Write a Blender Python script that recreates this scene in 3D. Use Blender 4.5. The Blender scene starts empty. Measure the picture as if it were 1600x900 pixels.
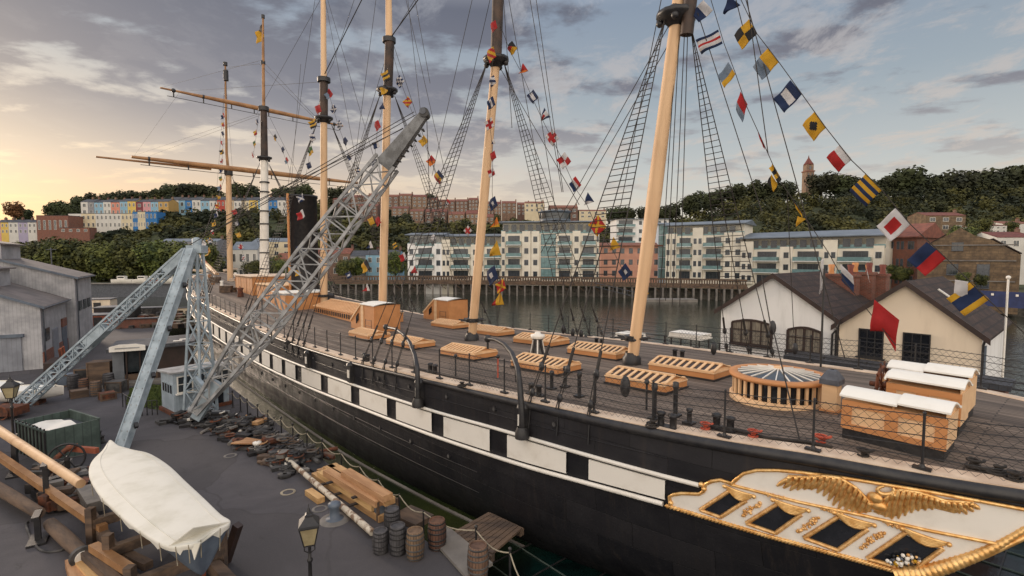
import bpy, math, random
from mathutils import Vector, Matrix
from mathutils.geometry import tessellate_polygon
random.seed(7)
R = math.radians
sc = bpy.context.scene
COL = sc.collection

# ------------------------------------------------------------------ camera
CAMZ = 9.7; FP = 800.0; PITCH = math.atan(50/800)
cd = bpy.data.cameras.new("camera"); cam = bpy.data.objects.new("camera", cd); COL.objects.link(cam)
cam.location = (0, 0, CAMZ); cam.rotation_euler = (R(90)-PITCH, 0, 0)
cd.sensor_width = 36; cd.lens = 18; cd.clip_start = .1; cd.clip_end = 6000
sc.camera = cam
sc.render.resolution_x = 1024; sc.render.resolution_y = 576
sc.render.engine = 'CYCLES'
sc.view_settings.view_transform = 'Standard'; sc.view_settings.look = 'None'
sc.view_settings.exposure = 0.0; sc.view_settings.gamma = 1.0
sc.cycles.use_denoising = True
sc.cycles.max_bounces = 6

# ------------------------------------------------------------------ sky
SUN_AZ = -52.0; SUN_EL = 11.0       # azimuth from +Y towards +X
SUN_STRENGTH = 2.6
w = bpy.data.worlds.new("World"); sc.world = w; w.use_nodes = True
nt = w.node_tree; nt.nodes.clear()
def N(t, typ, **k):
    n = t.nodes.new(typ)
    for a, b in k.items(): setattr(n, a, b)
    return n
def lk(t, a, b): t.links.new(a, b)
def mth(t, op, a, b=None, clamp=False):
    n = N(t, 'ShaderNodeMath', operation=op, use_clamp=clamp)
    for i, v in enumerate((a, b)):
        if v is None: continue
        if isinstance(v, (int, float)): n.inputs[i].default_value = v
        else: lk(t, v, n.inputs[i])
    return n.outputs[0]
def ramp(t, fac, stops):
    n = N(t, 'ShaderNodeValToRGB'); e = n.color_ramp.elements
    while len(e) < len(stops): e.new(.5)
    for i, (p, c) in enumerate(stops):
        e[i].position = p; e[i].color = tuple(c)+(1,) if not isinstance(c, (int, float)) else (c, c, c, 1)
    lk(t, fac, n.inputs[0]); return n.outputs[0]
def mixc(t, f, a, b, mode='MIX'):
    n = N(t, 'ShaderNodeMix', data_type='RGBA', blend_type=mode)
    if isinstance(f, (int, float)): n.inputs[0].default_value = f
    else: lk(t, f, n.inputs[0])
    for i, v in ((6, a), (7, b)):
        if isinstance(v, tuple): n.inputs[i].default_value = v+(1,)
        else: lk(t, v, n.inputs[i])
    return n.outputs[2]
def maprange(t, v, a, b, c, d, smooth=True):
    n = N(t, 'ShaderNodeMapRange'); n.interpolation_type = 'SMOOTHSTEP' if smooth else 'LINEAR'
    lk(t, v, n.inputs[0])
    for i, q in enumerate((a, b, c, d)): n.inputs[i+1].default_value = q
    return n.outputs[0]
tc = N(nt, 'ShaderNodeTexCoord')
sep = N(nt, 'ShaderNodeSeparateXYZ'); lk(nt, tc.outputs['Generated'], sep.inputs[0])
X, Y, Z = sep.outputs
# vertical clear-sky gradient, brightened overhead out of view to add ambient light
zz = mth(nt, 'MAXIMUM', Z, 0.0)
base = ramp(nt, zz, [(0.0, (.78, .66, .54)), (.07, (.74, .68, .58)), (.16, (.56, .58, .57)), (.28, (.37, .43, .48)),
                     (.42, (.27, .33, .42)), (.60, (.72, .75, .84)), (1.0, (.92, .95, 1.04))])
sx, sy = math.sin(R(SUN_AZ)), math.cos(R(SUN_AZ))
hl = mth(nt, 'SQRT', mth(nt, 'ADD', mth(nt, 'MULTIPLY', X, X), mth(nt, 'MULTIPLY', Y, Y)))
dt = mth(nt, 'DIVIDE', mth(nt, 'ADD', mth(nt, 'MULTIPLY', X, sx), mth(nt, 'MULTIPLY', Y, sy)), mth(nt, 'MAXIMUM', hl, .01))
az = maprange(nt, dt, .35, 1.0, 0, 1)
glowz = ramp(nt, zz, [(0.0, 1.0), (.10, .95), (.22, .6), (.40, .1), (.5, 0.0)])
gcol = ramp(nt, zz, [(0.0, (1.0, .46, .19)), (.06, (1.0, .62, .33)), (.16, (.95, .72, .50)), (.35, (.56, .52, .50))])
c1 = mixc(nt, mth(nt, 'MULTIPLY', az, glowz), base, gcol)
# clouds on a flat layer overhead
den = mth(nt, 'ADD', zz, .10)
cmb = N(nt, 'ShaderNodeCombineXYZ')
lk(nt, mth(nt, 'DIVIDE', X, den), cmb.inputs[0]); lk(nt, mth(nt, 'DIVIDE', Y, den), cmb.inputs[1])
def noise(t, vec, scale, detail=5, rough=.55, dist=0.0, w4=None):
    n = N(t, 'ShaderNodeTexNoise'); n.inputs['Scale'].default_value = scale
    n.inputs['Detail'].default_value = detail; n.inputs['Roughness'].default_value = rough
    n.inputs['Distortion'].default_value = dist
    if vec is not None: lk(t, vec, n.inputs['Vector'])
    return n.outputs['Fac']
mp = N(nt, 'ShaderNodeMapping'); lk(nt, cmb.outputs[0], mp.inputs[0]); mp.inputs['Scale'].default_value = (.8, 1.0, 1)
mp.inputs['Location'].default_value = (3.7, 1.2, 0); mp.inputs['Rotation'].default_value = (0, 0, R(14))
n1 = noise(nt, mp.outputs[0], 2.3, 10, .58, .15)
left = maprange(nt, dt, .35, .95, -.045, .12)            # thicker cloud towards the sunset side
n1b = mth(nt, 'ADD', n1, left)
dens = maprange(nt, n1b, .48, .60, 0, 1)
highz = maprange(nt, zz, .04, .30, .22, 1.0)
dens = mth(nt, 'MULTIPLY', dens, highz)
ccol = ramp(nt, zz, [(0.0, (.62, .42, .33)), (.12, (.46, .39, .37)), (.25, (.235, .225, .26)), (.42, (.145, .15, .19)), (.6, (.9, .9, .98))])  # last stop brightened out of view, like the gradient
c2 = mixc(nt, dens, c1, ccol)
mp2 = N(nt, 'ShaderNodeMapping'); lk(nt, cmb.outputs[0], mp2.inputs[0]); mp2.inputs['Scale'].default_value = (1.5, 1.1, 1)
mp2.inputs['Location'].default_value = (1.1, 4.4, 0); mp2.inputs['Rotation'].default_value = (0, 0, R(-20))
n2 = noise(nt, mp2.outputs[0], 2.2, 10, .68, .35)
wis = mth(nt, 'MULTIPLY', maprange(nt, n2, .48, .64, 0, 1), maprange(nt, dt, .45, .95, .8, .12))
lite = mth(nt, 'MULTIPLY', wis, maprange(nt, zz, .03, .2, .35, .9))
lcol = ramp(nt, zz, [(0.0, (.80, .62, .46)), (.15, (.70, .60, .52)), (.40, (.46, .46, .49)), (.6, (1.2, 1.22, 1.28))])  # last stop also lifted out of view for ambient light
c3 = mixc(nt, lite, c2, lcol)
# unseen bright sky added behind the camera to lift faces turned towards it
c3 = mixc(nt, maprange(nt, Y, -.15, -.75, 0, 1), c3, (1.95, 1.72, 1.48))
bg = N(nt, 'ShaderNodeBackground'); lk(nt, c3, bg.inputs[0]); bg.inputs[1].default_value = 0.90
sky = N(nt, 'ShaderNodeTexSky', sky_type='NISHITA'); sky.sun_disc = False
sky.sun_elevation = R(SUN_EL); sky.sun_rotation = R(SUN_AZ)
bg2 = N(nt, 'ShaderNodeBackground'); lk(nt, sky.outputs[0], bg2.inputs[0]); bg2.inputs[1].default_value = 0.012
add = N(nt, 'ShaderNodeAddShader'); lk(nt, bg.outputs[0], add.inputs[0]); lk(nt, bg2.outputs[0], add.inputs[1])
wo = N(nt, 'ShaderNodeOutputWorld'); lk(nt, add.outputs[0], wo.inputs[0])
# ------------------------------------------------------------------ sun
sd = bpy.data.lights.new("sun", 'SUN'); sd.energy = SUN_STRENGTH; sd.angle = R(12); sd.color = (1.0, .80, .62)
sun = bpy.data.objects.new("sun", sd); COL.objects.link(sun)
sdir = Vector((sx*math.cos(R(SUN_EL)), sy*math.cos(R(SUN_EL)), math.sin(R(SUN_EL))))
sun.rotation_euler = sdir.to_track_quat('Z', 'Y').to_euler()

# ------------------------------------------------------------------ materials
def mat(name, c, c2=None, scale=3.0, rough=.7, metal=0.0, bump=0.0, bscale=None, detail=4, stretch=(1, 1, 1), lo=.35, hi=.65,
        rnd=0.0, brick=None, wave=None, spec=.5, coat=0.0, alpha=None, trans=0.0):
    m = bpy.data.materials.new(name); m.use_nodes = True; t = m.node_tree
    b = t.nodes['Principled BSDF']
    b.inputs['Roughness'].default_value = rough; b.inputs['Metallic'].default_value = metal
    b.inputs['Specular IOR Level'].default_value = spec; b.inputs['Coat Weight'].default_value = coat
    if trans: b.inputs['Transmission Weight'].default_value = trans
    co = N(t, 'ShaderNodeTexCoord').outputs['Object']
    mp = N(t, 'ShaderNodeMapping'); mp.inputs['Scale'].default_value = stretch; lk(t, co, mp.inputs[0]); v = mp.outputs[0]
    c2 = c2 or tuple(x*.8 for x in c)
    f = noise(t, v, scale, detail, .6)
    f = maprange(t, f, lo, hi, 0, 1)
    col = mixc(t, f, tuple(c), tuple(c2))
    h = None
    if brick:                                     # (row height, brick width, mortar colour, mortar size, plane)
        rh, bw, mc, ms, pl = brick
        sp = N(t, 'ShaderNodeSeparateXYZ'); lk(t, co, sp.inputs[0])
        cb = N(t, 'ShaderNodeCombineXYZ')
        if pl == 'xy': a, bb = sp.outputs[0], sp.outputs[1]
        elif pl == 'wall': a, bb = mth(t, 'ADD', sp.outputs[0], sp.outputs[1]), sp.outputs[2]
        else: a, bb = sp.outputs[0], sp.outputs[2]
        lk(t, a, cb.inputs[0]); lk(t, bb, cb.inputs[1])
        br = N(t, 'ShaderNodeTexBrick'); lk(t, cb.outputs[0], br.inputs[0])
        br.inputs['Scale'].default_value = 1.0; br.inputs['Brick Width'].default_value = bw; br.inputs['Row Height'].default_value = rh
        br.inputs['Mortar Size'].default_value = ms; br.inputs['Mortar Smooth'].default_value = .2
        br.inputs['Color1'].default_value = (1, 1, 1, 1); br.inputs['Color2'].default_value = (.72, .72, .72, 1)
        br.inputs['Mortar'].default_value = (1, 1, 1, 1)
        col = mixc(t, 1.0, col, br.outputs['Color'], 'MULTIPLY')
        col = mixc(t, br.outputs['Fac'], col, tuple(mc))
        h = mth(t, 'SUBTRACT', 1.0, br.outputs['Fac'])
    if wave:                                      # (axis, spacing, strength) corrugation or boards
        ax, spc, st = wave
        sp = N(t, 'ShaderNodeSeparateXYZ'); lk(t, co, sp.inputs[0])
        a = mth(t, 'ADD', sp.outputs[0], sp.outputs[1]) if ax == 'w' else sp.outputs['XYZ'.index(ax)]
        fr = mth(t, 'FRACT', mth(t, 'DIVIDE', a, spc))
        g = mth(t, 'GREATER_THAN', fr, .86)
        col = mixc(t, mth(t, 'MULTIPLY', g, st), col, tuple(x*.35 for x in c))
        h = mth(t, 'SUBTRACT', 1.0, g)
    if rnd:
        oi = N(t, 'ShaderNodeObjectInfo')
        hs = N(t, 'ShaderNodeHueSaturation')
        lk(t, maprange(t, oi.outputs['Random'], 0, 1, 1-rnd, 1+rnd, False), hs.inputs['Value'])
        lk(t, maprange(t, oi.outputs['Random'], 0, 1, .5-rnd*.06, .5+rnd*.06, False), hs.inputs['Hue'])
        lk(t, col, hs.inputs['Color']); col = hs.outputs[0]
    lk(t, col, b.inputs['Base Color'])
    if bump:
        bn = N(t, 'ShaderNodeBump'); bn.inputs['Strength'].default_value = bump; bn.inputs['Distance'].default_value = .02
        hh = noise(t, v, bscale or scale*6, 3, .6)
        if h is not None: hh = mth(t, 'ADD', mth(t, 'MULTIPLY', hh, .3), h)
        lk(t, hh, bn.inputs['Height']); lk(t, bn.outputs[0], b.inputs['Normal'])
    return m

M = {}
M['asphalt'] = mat('asphalt', (.135, .125, .128), (.085, .08, .084), .35, .82, bump=.25, bscale=60, detail=9, lo=.3, hi=.7)
M['paving'] = mat('pale_paving', (.22, .20, .18), (.14, .13, .12), 1.5, .85, bump=.3, detail=6)
M['dockstone'] = mat('dock_stone', (.17, .155, .13), (.08, .075, .065), 1.2, .9, bump=.5, brick=(.45, 1.1, (.05, .05, .045), .02, 'wall'))
M['grass'] = mat('grass', (.10, .13, .03), (.05, .075, .02), 2.0, .95, bump=.8, bscale=30)
M['hull'] = mat('black_hull_paint', (.022, .022, .027), (.040, .037, .038), .8, .42, bump=.5, bscale=1.2, detail=8, stretch=(.5, 1, 1.6),
                brick=(.95, 2.6, (.012, .012, .014), .012, 'xz'))
M['white'] = mat('white_paint', (.82, .78, .71), (.62, .57, .49), 1.1, .55, bump=.1, detail=8, lo=.45, hi=.85)
M['canvas'] = mat('boat_canvas', (.72, .69, .61), (.60, .57, .48), .9, .85, bump=.22, bscale=2.5, detail=9, lo=.42, hi=.72)
M['whitecover'] = mat('white_canvas', (.82, .80, .74), (.70, .67, .60), .9, .8, bump=.35, bscale=4, detail=6, lo=.45, hi=.8)
M['deck'] = mat('weathered_deck', (.25, .195, .155), (.12, .094, .078), .5, .8, bump=.6, detail=9, stretch=(.25, 3.5, 1), spec=.3,
                brick=(.20, 6.0, (.055, .045, .040), .022, 'xy'))
M['margin'] = mat('pale_deck_margin', (.78, .62, .47), (.60, .45, .33), 1.4, .7, bump=.2, detail=8, stretch=(1, 1, 1))
M['tan'] = mat('varnished_pine', (.60, .27, .10), (.47, .20, .07), .9, .6, bump=.2, stretch=(.4, 2, 2), detail=5, lo=.25, hi=.8)
M['tanlight'] = mat('pale_pine', (.80, .54, .31), (.66, .41, .22), 1.2, .65, bump=.25, stretch=(.4, 3, 3), detail=6, lo=.25, hi=.85)
M['spar'] = mat('buff_mast_paint', (.72, .48, .28), (.54, .33, .18), 1.4, .6, bump=.15, detail=8, stretch=(1, 1, .12), lo=.42, hi=.72)
M['sparwood'] = mat('oiled_spar', (.40, .21, .09), (.26, .13, .055), 1.0, .6, bump=.2, detail=6)
M['darkwood'] = mat('dark_mast_wood', (.075, .042, .028), (.03, .02, .016), 1.0, .6, bump=.2)
M['oldwood'] = mat('old_timber', (.16, .105, .07), (.07, .05, .04), 1.5, .9, bump=.6, detail=7, stretch=(.4, 2, 2))
M['plank'] = mat('sawn_plank', (.60, .36, .17), (.42, .23, .10), 1.5, .75, bump=.3, stretch=(.4, 3, 3), rnd=.18)
M['black'] = mat('black_iron', (.014, .014, .017), (.03, .028, .028), 3, .45, bump=.15)
M['rope'] = mat('tarred_rope', (.035, .028, .024), (.02, .017, .015), 5, .8)
M['hemp'] = mat('pale_rope', (.38, .33, .24), (.26, .22, .16), 6, .9)
M['gold'] = mat('gilding', (.93, .60, .25), (.68, .36, .11), 5, .30, metal=.6, bump=.35, bscale=22)
M['goldmat'] = mat('gilt_carving', (.90, .56, .24), (.62, .32, .10), 6, .38, metal=.45, bump=.5, bscale=26)
M['glassdark'] = mat('dark_glass', (.012, .014, .018), (.02, .022, .028), 2, .08, spec=.7)
M['glass'] = mat('window_glass', (.03, .038, .045), (.05, .06, .07), 2, .12, spec=.7, rnd=.3)
M['lead'] = mat('lead_grey', (.10, .11, .13), (.06, .065, .08), 3, .5, bump=.2)
M['crane'] = mat('pale_blue_crane_paint', (.38, .45, .50), (.25, .305, .345), 1.6, .6, bump=.15, detail=8)
M['cranegrey'] = mat('grey_crane_steel', (.38, .385, .39), (.19, .19, .19), 1.6, .65, bump=.3, detail=8)
M['craneboard'] = mat('pale_blue_boarding', (.40, .47, .53), (.30, .36, .41), 1.2, .6, bump=.4, wave=('w', .16, .5))
M['flakywhite'] = mat('flaking_white_paint', (.62, .55, .44), (.22, .14, .09), 3.5, .85, bump=.5, detail=8, lo=.45, hi=.60)
M['corr'] = mat('corrugated_sheet', (.46, .455, .47), (.31, .31, .325), .8, .6, bump=.4, detail=7, wave=('w', .25, .35))
M['corrroof'] = mat('corrugated_roof', (.19, .16, .15), (.12, .105, .10), .7, .7, bump=.4, detail=7, wave=('w', .35, .4))
M['corrroof2'] = mat('slate_blue_roof', (.17, .185, .205), (.12, .13, .15), .7, .6, bump=.3)
M['door'] = mat('grey_door', (.26, .275, .31), (.20, .21, .24), 1, .6, wave=('w', .3, .3))
M['brick'] = mat('red_brick', (.28, .085, .05), (.19, .06, .04), 1.5, .9, bump=.4, brick=(.09, .25, (.20, .16, .13), .012, 'wall'))
M['brownbrick'] = mat('brown_brick', (.22, .135, .095), (.14, .09, .07), .6, .9, rnd=.25)
M['stone'] = mat('rubble_stone', (.25, .17, .10), (.13, .09, .06), .9, .95, bump=.6, detail=8, brick=(.5, 1.0, (.11, .085, .06), .03, 'wall'))
M['render_cream'] = mat('cream_render', (.80, .75, .64), (.70, .65, .55), .3, .85, bump=.1)
M['render_white'] = mat('white_render', (.83, .82, .80), (.60, .59, .56), .9, .85, bump=.2, detail=10, stretch=(1, 1, .22), lo=.46, hi=.80)
M['render_buff'] = mat('buff_render', (.82, .69, .53), (.62, .51, .38), .9, .85, bump=.2, detail=10, stretch=(1, 1, .22), lo=.46, hi=.82)
M['render_blue'] = mat('pale_blue_render', (.50, .58, .66), (.42, .50, .58), .4, .85)
M['render_pink'] = mat('pink_render', (.62, .33, .24), (.52, .27, .20), .4, .85)
M['tile'] = mat('brown_roof_tile', (.080, .047, .036), (.035, .023, .02), 1.1, .9, bump=.8, detail=8, brick=(.30, .28, (.025, .017, .016), .03, 'wall'))
M['slate'] = mat('slate', (.07, .075, .09), (.04, .045, .055), 1.0, .6, bump=.5, brick=(.25, .3, (.03, .03, .035), .02, 'wall'))
M['redtile'] = mat('red_roof_tile', (.22, .075, .05), (.14, .05, .038), 1.2, .85, bump=.4, rnd=.2)
M['zinc'] = mat('zinc_roof', (.15, .18, .22), (.11, .135, .165), .3, .45, wave=('w', .6, .3))
M['balc'] = mat('green_tinted_glass', (.18, .30, .31), (.12, .22, .23), 1, .15, spec=.6)
M['frame'] = mat('brown_frame', (.045, .025, .02), (.03, .018, .015), 2, .5)
M['curtain'] = mat('window_lace', (.30, .26, .20), (.12, .10, .08), 5, .8, stretch=(6, 6, .3))
M['bark'] = mat('bark', (.055, .042, .03), (.03, .024, .018), 3, .95, bump=.6)
M['leaf'] = mat('leaf_green', (.115, .125, .024), (.030, .042, .011), .35, .8, detail=5, lo=.38, hi=.62, rnd=.35)
M['leafdark'] = mat('leaf_dark', (.042, .050, .016), (.015, .020, .008), .15, .85, detail=5, lo=.38, hi=.62, rnd=.35)
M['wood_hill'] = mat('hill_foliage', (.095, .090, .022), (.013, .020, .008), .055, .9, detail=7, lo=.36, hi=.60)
M['autumn'] = mat('leaf_rust', (.18, .085, .03), (.09, .04, .015), .3, .85, detail=5)
M['hillground'] = mat('hill_ground', (.055, .065, .022), (.035, .04, .016), .03, .95, detail=8)
M['rust'] = mat('rusty_iron', (.17, .055, .025), (.06, .03, .022), 3, .9, bump=.5, detail=8)
M['scrapgrey'] = mat('scrap_grey', (.10, .095, .092), (.03, .029, .03), 2, .8, bump=.5)
M['greenpaint'] = mat('green_grey_panel', (.085, .12, .105), (.05, .072, .062), 1.2, .7, bump=.3, wave=('w', .35, .6))
M['redbeam'] = mat('red_oxide', (.35, .10, .05), (.24, .07, .04), 2, .7)
M['greyblue'] = mat('grey_blue_paint', (.12, .15, .19), (.085, .105, .14), 1.5, .5, bump=.1)
M['concrete'] = mat('concrete', (.22, .20, .18), (.14, .125, .115), .5, .9, bump=.3, detail=8, rnd=.1)
M['hoarding'] = mat('navy_hoarding', (.025, .04, .13), (.02, .03, .09), 1, .7)
M['lampglass'] = mat('lamp_glass', (.40, .34, .20), (.28, .23, .13), 2, .25)
M['lifered'] = mat('red_rope_coil', (.55, .10, .05), (.38, .06, .03), 4, .7)
FC = {'r': (.46, .02, .022), 'y': (.66, .38, .025), 'b': (.014, .032, .10), 'w': (.68, .66, .66), 'k': (.022, .022, .026), 'o': (.72, .20, .02), 'g': (.05, .13, .04), 's': (.20, .26, .34)}
FM = {}
for k, c in FC.items():
    m = mat('bunting_'+{'r': 'red', 'y': 'yellow', 'b': 'navy', 'w': 'white', 'k': 'black', 'o': 'orange', 'g': 'green', 's': 'slate'}[k], c, tuple(x*.82 for x in c), 2.5, .85, bump=.3, bscale=9)
    FM[k] = m
    t_ = m.node_tree; pb = t_.nodes['Principled BSDF']; out_ = [n_ for n_ in t_.nodes if n_.type == 'OUTPUT_MATERIAL'][0]
    tr = N(t_, 'ShaderNodeBsdfTranslucent'); mx = N(t_, 'ShaderNodeMixShader'); mx.inputs[0].default_value = .35
    lk(t_, pb.inputs['Base Color'].links[0].from_socket, tr.inputs[0]); lk(t_, pb.outputs[0], mx.inputs[1]); lk(t_, tr.outputs[0], mx.inputs[2]); lk(t_, mx.outputs[0], out_.inputs[0])
# water: still harbour with fine ripples
def water(name, col, rough, bs, bst, stretch=(1, 1, 1)):
    m = bpy.data.materials.new(name); m.use_nodes = True; t = m.node_tree; b = t.nodes['Principled BSDF']
    b.inputs['Base Color'].default_value = col+(1,); b.inputs['Roughness'].default_value = rough
    b.inputs['Specular IOR Level'].default_value = .5; b.inputs['IOR'].default_value = 1.33
    co = N(t, 'ShaderNodeTexCoord').outputs['Object']
    mp = N(t, 'ShaderNodeMapping'); mp.inputs['Scale'].default_value = stretch; lk(t, co, mp.inputs[0])
    f = noise(t, mp.outputs[0], bs, 5, .6); f2 = noise(t, mp.outputs[0], bs*.15, 3, .5)
    bn = N(t, 'ShaderNodeBump'); bn.inputs['Strength'].default_value = bst; bn.inputs['Distance'].default_value = .25
    lk(t, mth(t, 'ADD', f, f2), bn.inputs['Height']); lk(t, bn.outputs[0], b.inputs['Normal'])
    return m
M['water'] = water('harbour_water', (.028, .034, .026), .06, .9, .30)
# glass sheet over the dry dock, a film of water on greenish panes
def dockglass():
    m = bpy.data.materials.new('dock_glass_sheet'); m.use_nodes = True; t = m.node_tree; b = t.nodes['Principled BSDF']
    co = N(t, 'ShaderNodeTexCoord').outputs['Object']
    f = noise(t, co, .16, 7, .6); a = mixc(t, maprange(t, f, .35, .62, 0, 1), (.034, .042, .012), (.012, .020, .008))
    sp = N(t, 'ShaderNodeSeparateXYZ'); lk(t, co, sp.inputs[0])
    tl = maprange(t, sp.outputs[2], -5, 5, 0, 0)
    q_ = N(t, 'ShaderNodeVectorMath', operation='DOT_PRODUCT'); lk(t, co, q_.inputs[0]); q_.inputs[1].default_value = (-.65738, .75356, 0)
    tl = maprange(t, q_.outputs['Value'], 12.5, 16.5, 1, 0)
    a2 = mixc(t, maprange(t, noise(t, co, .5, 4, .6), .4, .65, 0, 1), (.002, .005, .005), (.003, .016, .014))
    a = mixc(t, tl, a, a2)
    lk(t, a, b.inputs['Base Color']); b.inputs['Roughness'].default_value = .22
    bn = N(t, 'ShaderNodeBump'); bn.inputs['Strength'].default_value = .25; bn.inputs['Distance'].default_value = .05
    lk(t, noise(t, co, 3, 4, .6), bn.inputs['Height']); lk(t, bn.outputs[0], b.inputs['Normal'])
    return m
M['dockglass'] = dockglass()

def asphalt():
    m = bpy.data.materials.new('worn_tarmac'); m.use_nodes = True; t = m.node_tree; b = t.nodes['Principled BSDF']
    co = N(t, 'ShaderNodeTexCoord').outputs['Object']
    a = mixc(t, maprange(t, noise(t, co, .22, 8, .62, .6), .34, .66, 0, 1), (.094, .087, .094), (.060, .057, .063))
    v = N(t, 'ShaderNodeTexVoronoi'); v.feature = 'DISTANCE_TO_EDGE'; v.inputs['Scale'].default_value = .13
    wv = N(t, 'ShaderNodeVectorMath', operation='ADD'); nn = N(t, 'ShaderNodeTexNoise'); nn.inputs['Scale'].default_value = .7; lk(t, co, nn.inputs['Vector'])
    lk(t, co, wv.inputs[0]); lk(t, nn.outputs['Color'], wv.inputs[1]); lk(t, wv.outputs[0], v.inputs['Vector'])
    a = mixc(t, maprange(t, v.outputs['Distance'], .003, .009, .4, 0), a, (.035, .032, .033))
    v2 = N(t, 'ShaderNodeTexVoronoi'); v2.inputs['Scale'].default_value = .13; lk(t, wv.outputs[0], v2.inputs['Vector'])
    sp = N(t, 'ShaderNodeSeparateXYZ'); lk(t, v2.outputs['Color'], sp.inputs[0])
    a = mixc(t, mth(t, 'MULTIPLY', mth(t, 'GREATER_THAN', sp.outputs[0], .62), .45), a, (.060, .055, .057))
    a = mixc(t, maprange(t, noise(t, co, 1.6, 9, .7, 1.0), .58, .72, 0, .8), a, (.045, .042, .043))
    a = mixc(t, maprange(t, noise(t, co, 45, 2, .5), .60, .75, 0, .6), a, (.20, .185, .17))
    lk(t, a, b.inputs['Base Color']); b.inputs['Roughness'].default_value = .85; b.inputs['Specular IOR Level'].default_value = .35
    bn = N(t, 'ShaderNodeBump'); bn.inputs['Strength'].default_value = .35; bn.inputs['Distance'].default_value = .02
    lk(t, noise(t, co, 40, 4, .6), bn.inputs['Height']); lk(t, bn.outputs[0], b.inputs['Normal']); return m
M['asphalt'] = asphalt()
def hullpaint():
    m = bpy.data.materials.new('black_iron_plating'); m.use_nodes = True; t = m.node_tree; b = t.nodes['Principled BSDF']
    co = N(t, 'ShaderNodeTexCoord').outputs['Object']; sp = N(t, 'ShaderNodeSeparateXYZ'); lk(t, co, sp.inputs[0])
    cb = N(t, 'ShaderNodeCombineXYZ'); lk(t, sp.outputs[0], cb.inputs[0]); lk(t, sp.outputs[2], cb.inputs[1])
    br = N(t, 'ShaderNodeTexBrick'); lk(t, cb.outputs[0], br.inputs[0]); br.inputs['Scale'].default_value = 1
    br.inputs['Brick Width'].default_value = 2.4; br.inputs['Row Height'].default_value = .8; br.inputs['Mortar Size'].default_value = .012; br.inputs['Mortar Smooth'].default_value = .4
    br.inputs['Color1'].default_value = (.011, .011, .014, 1); br.inputs['Color2'].default_value = (.021, .020, .023, 1); br.inputs['Mortar'].default_value = (.006, .006, .007, 1)
    mp = N(t, 'ShaderNodeMapping'); mp.inputs['Scale'].default_value = (2.2, 1, .16); lk(t, co, mp.inputs[0])
    st = maprange(t, noise(t, mp.outputs[0], 1.6, 8, .65), .52, .74, 0, .5)
    a = mixc(t, st, br.outputs['Color'], (.048, .038, .032))
    a = mixc(t, maprange(t, noise(t, co, .5, 8, .7), .52, .72, 0, .6), a, (.034, .033, .038))
    a = mixc(t, maprange(t, noise(t, co, 2.6, 6, .7), .68, .78, 0, .4), a, (.060, .030, .018))
    lk(t, a, b.inputs['Base Color']); lk(t, maprange(t, noise(t, co, 1.3, 6, .6), .3, .7, .38, .62), b.inputs['Roughness']); b.inputs['Specular IOR Level'].default_value = .35
    vr = N(t, 'ShaderNodeTexVoronoi'); vr.inputs['Scale'].default_value = 5.0; vr.inputs['Randomness'].default_value = 0; lk(t, cb.outputs[0], vr.inputs['Vector'])
    rv = mth(t, 'LESS_THAN', vr.outputs['Distance'], .11)
    h = mth(t, 'ADD', mth(t, 'MULTIPLY', mth(t, 'SUBTRACT', 1.0, br.outputs['Fac']), 1.0), mth(t, 'ADD', mth(t, 'MULTIPLY', rv, .25), mth(t, 'MULTIPLY', noise(t, co, 1.0, 5, .6), 1.6)))
    bn = N(t, 'ShaderNodeBump'); bn.inputs['Strength'].default_value = .6; bn.inputs['Distance'].default_value = .025; lk(t, h, bn.inputs['Height']); lk(t, bn.outputs[0], b.inputs['Normal']); return m
M['hull'] = hullpaint()

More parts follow.
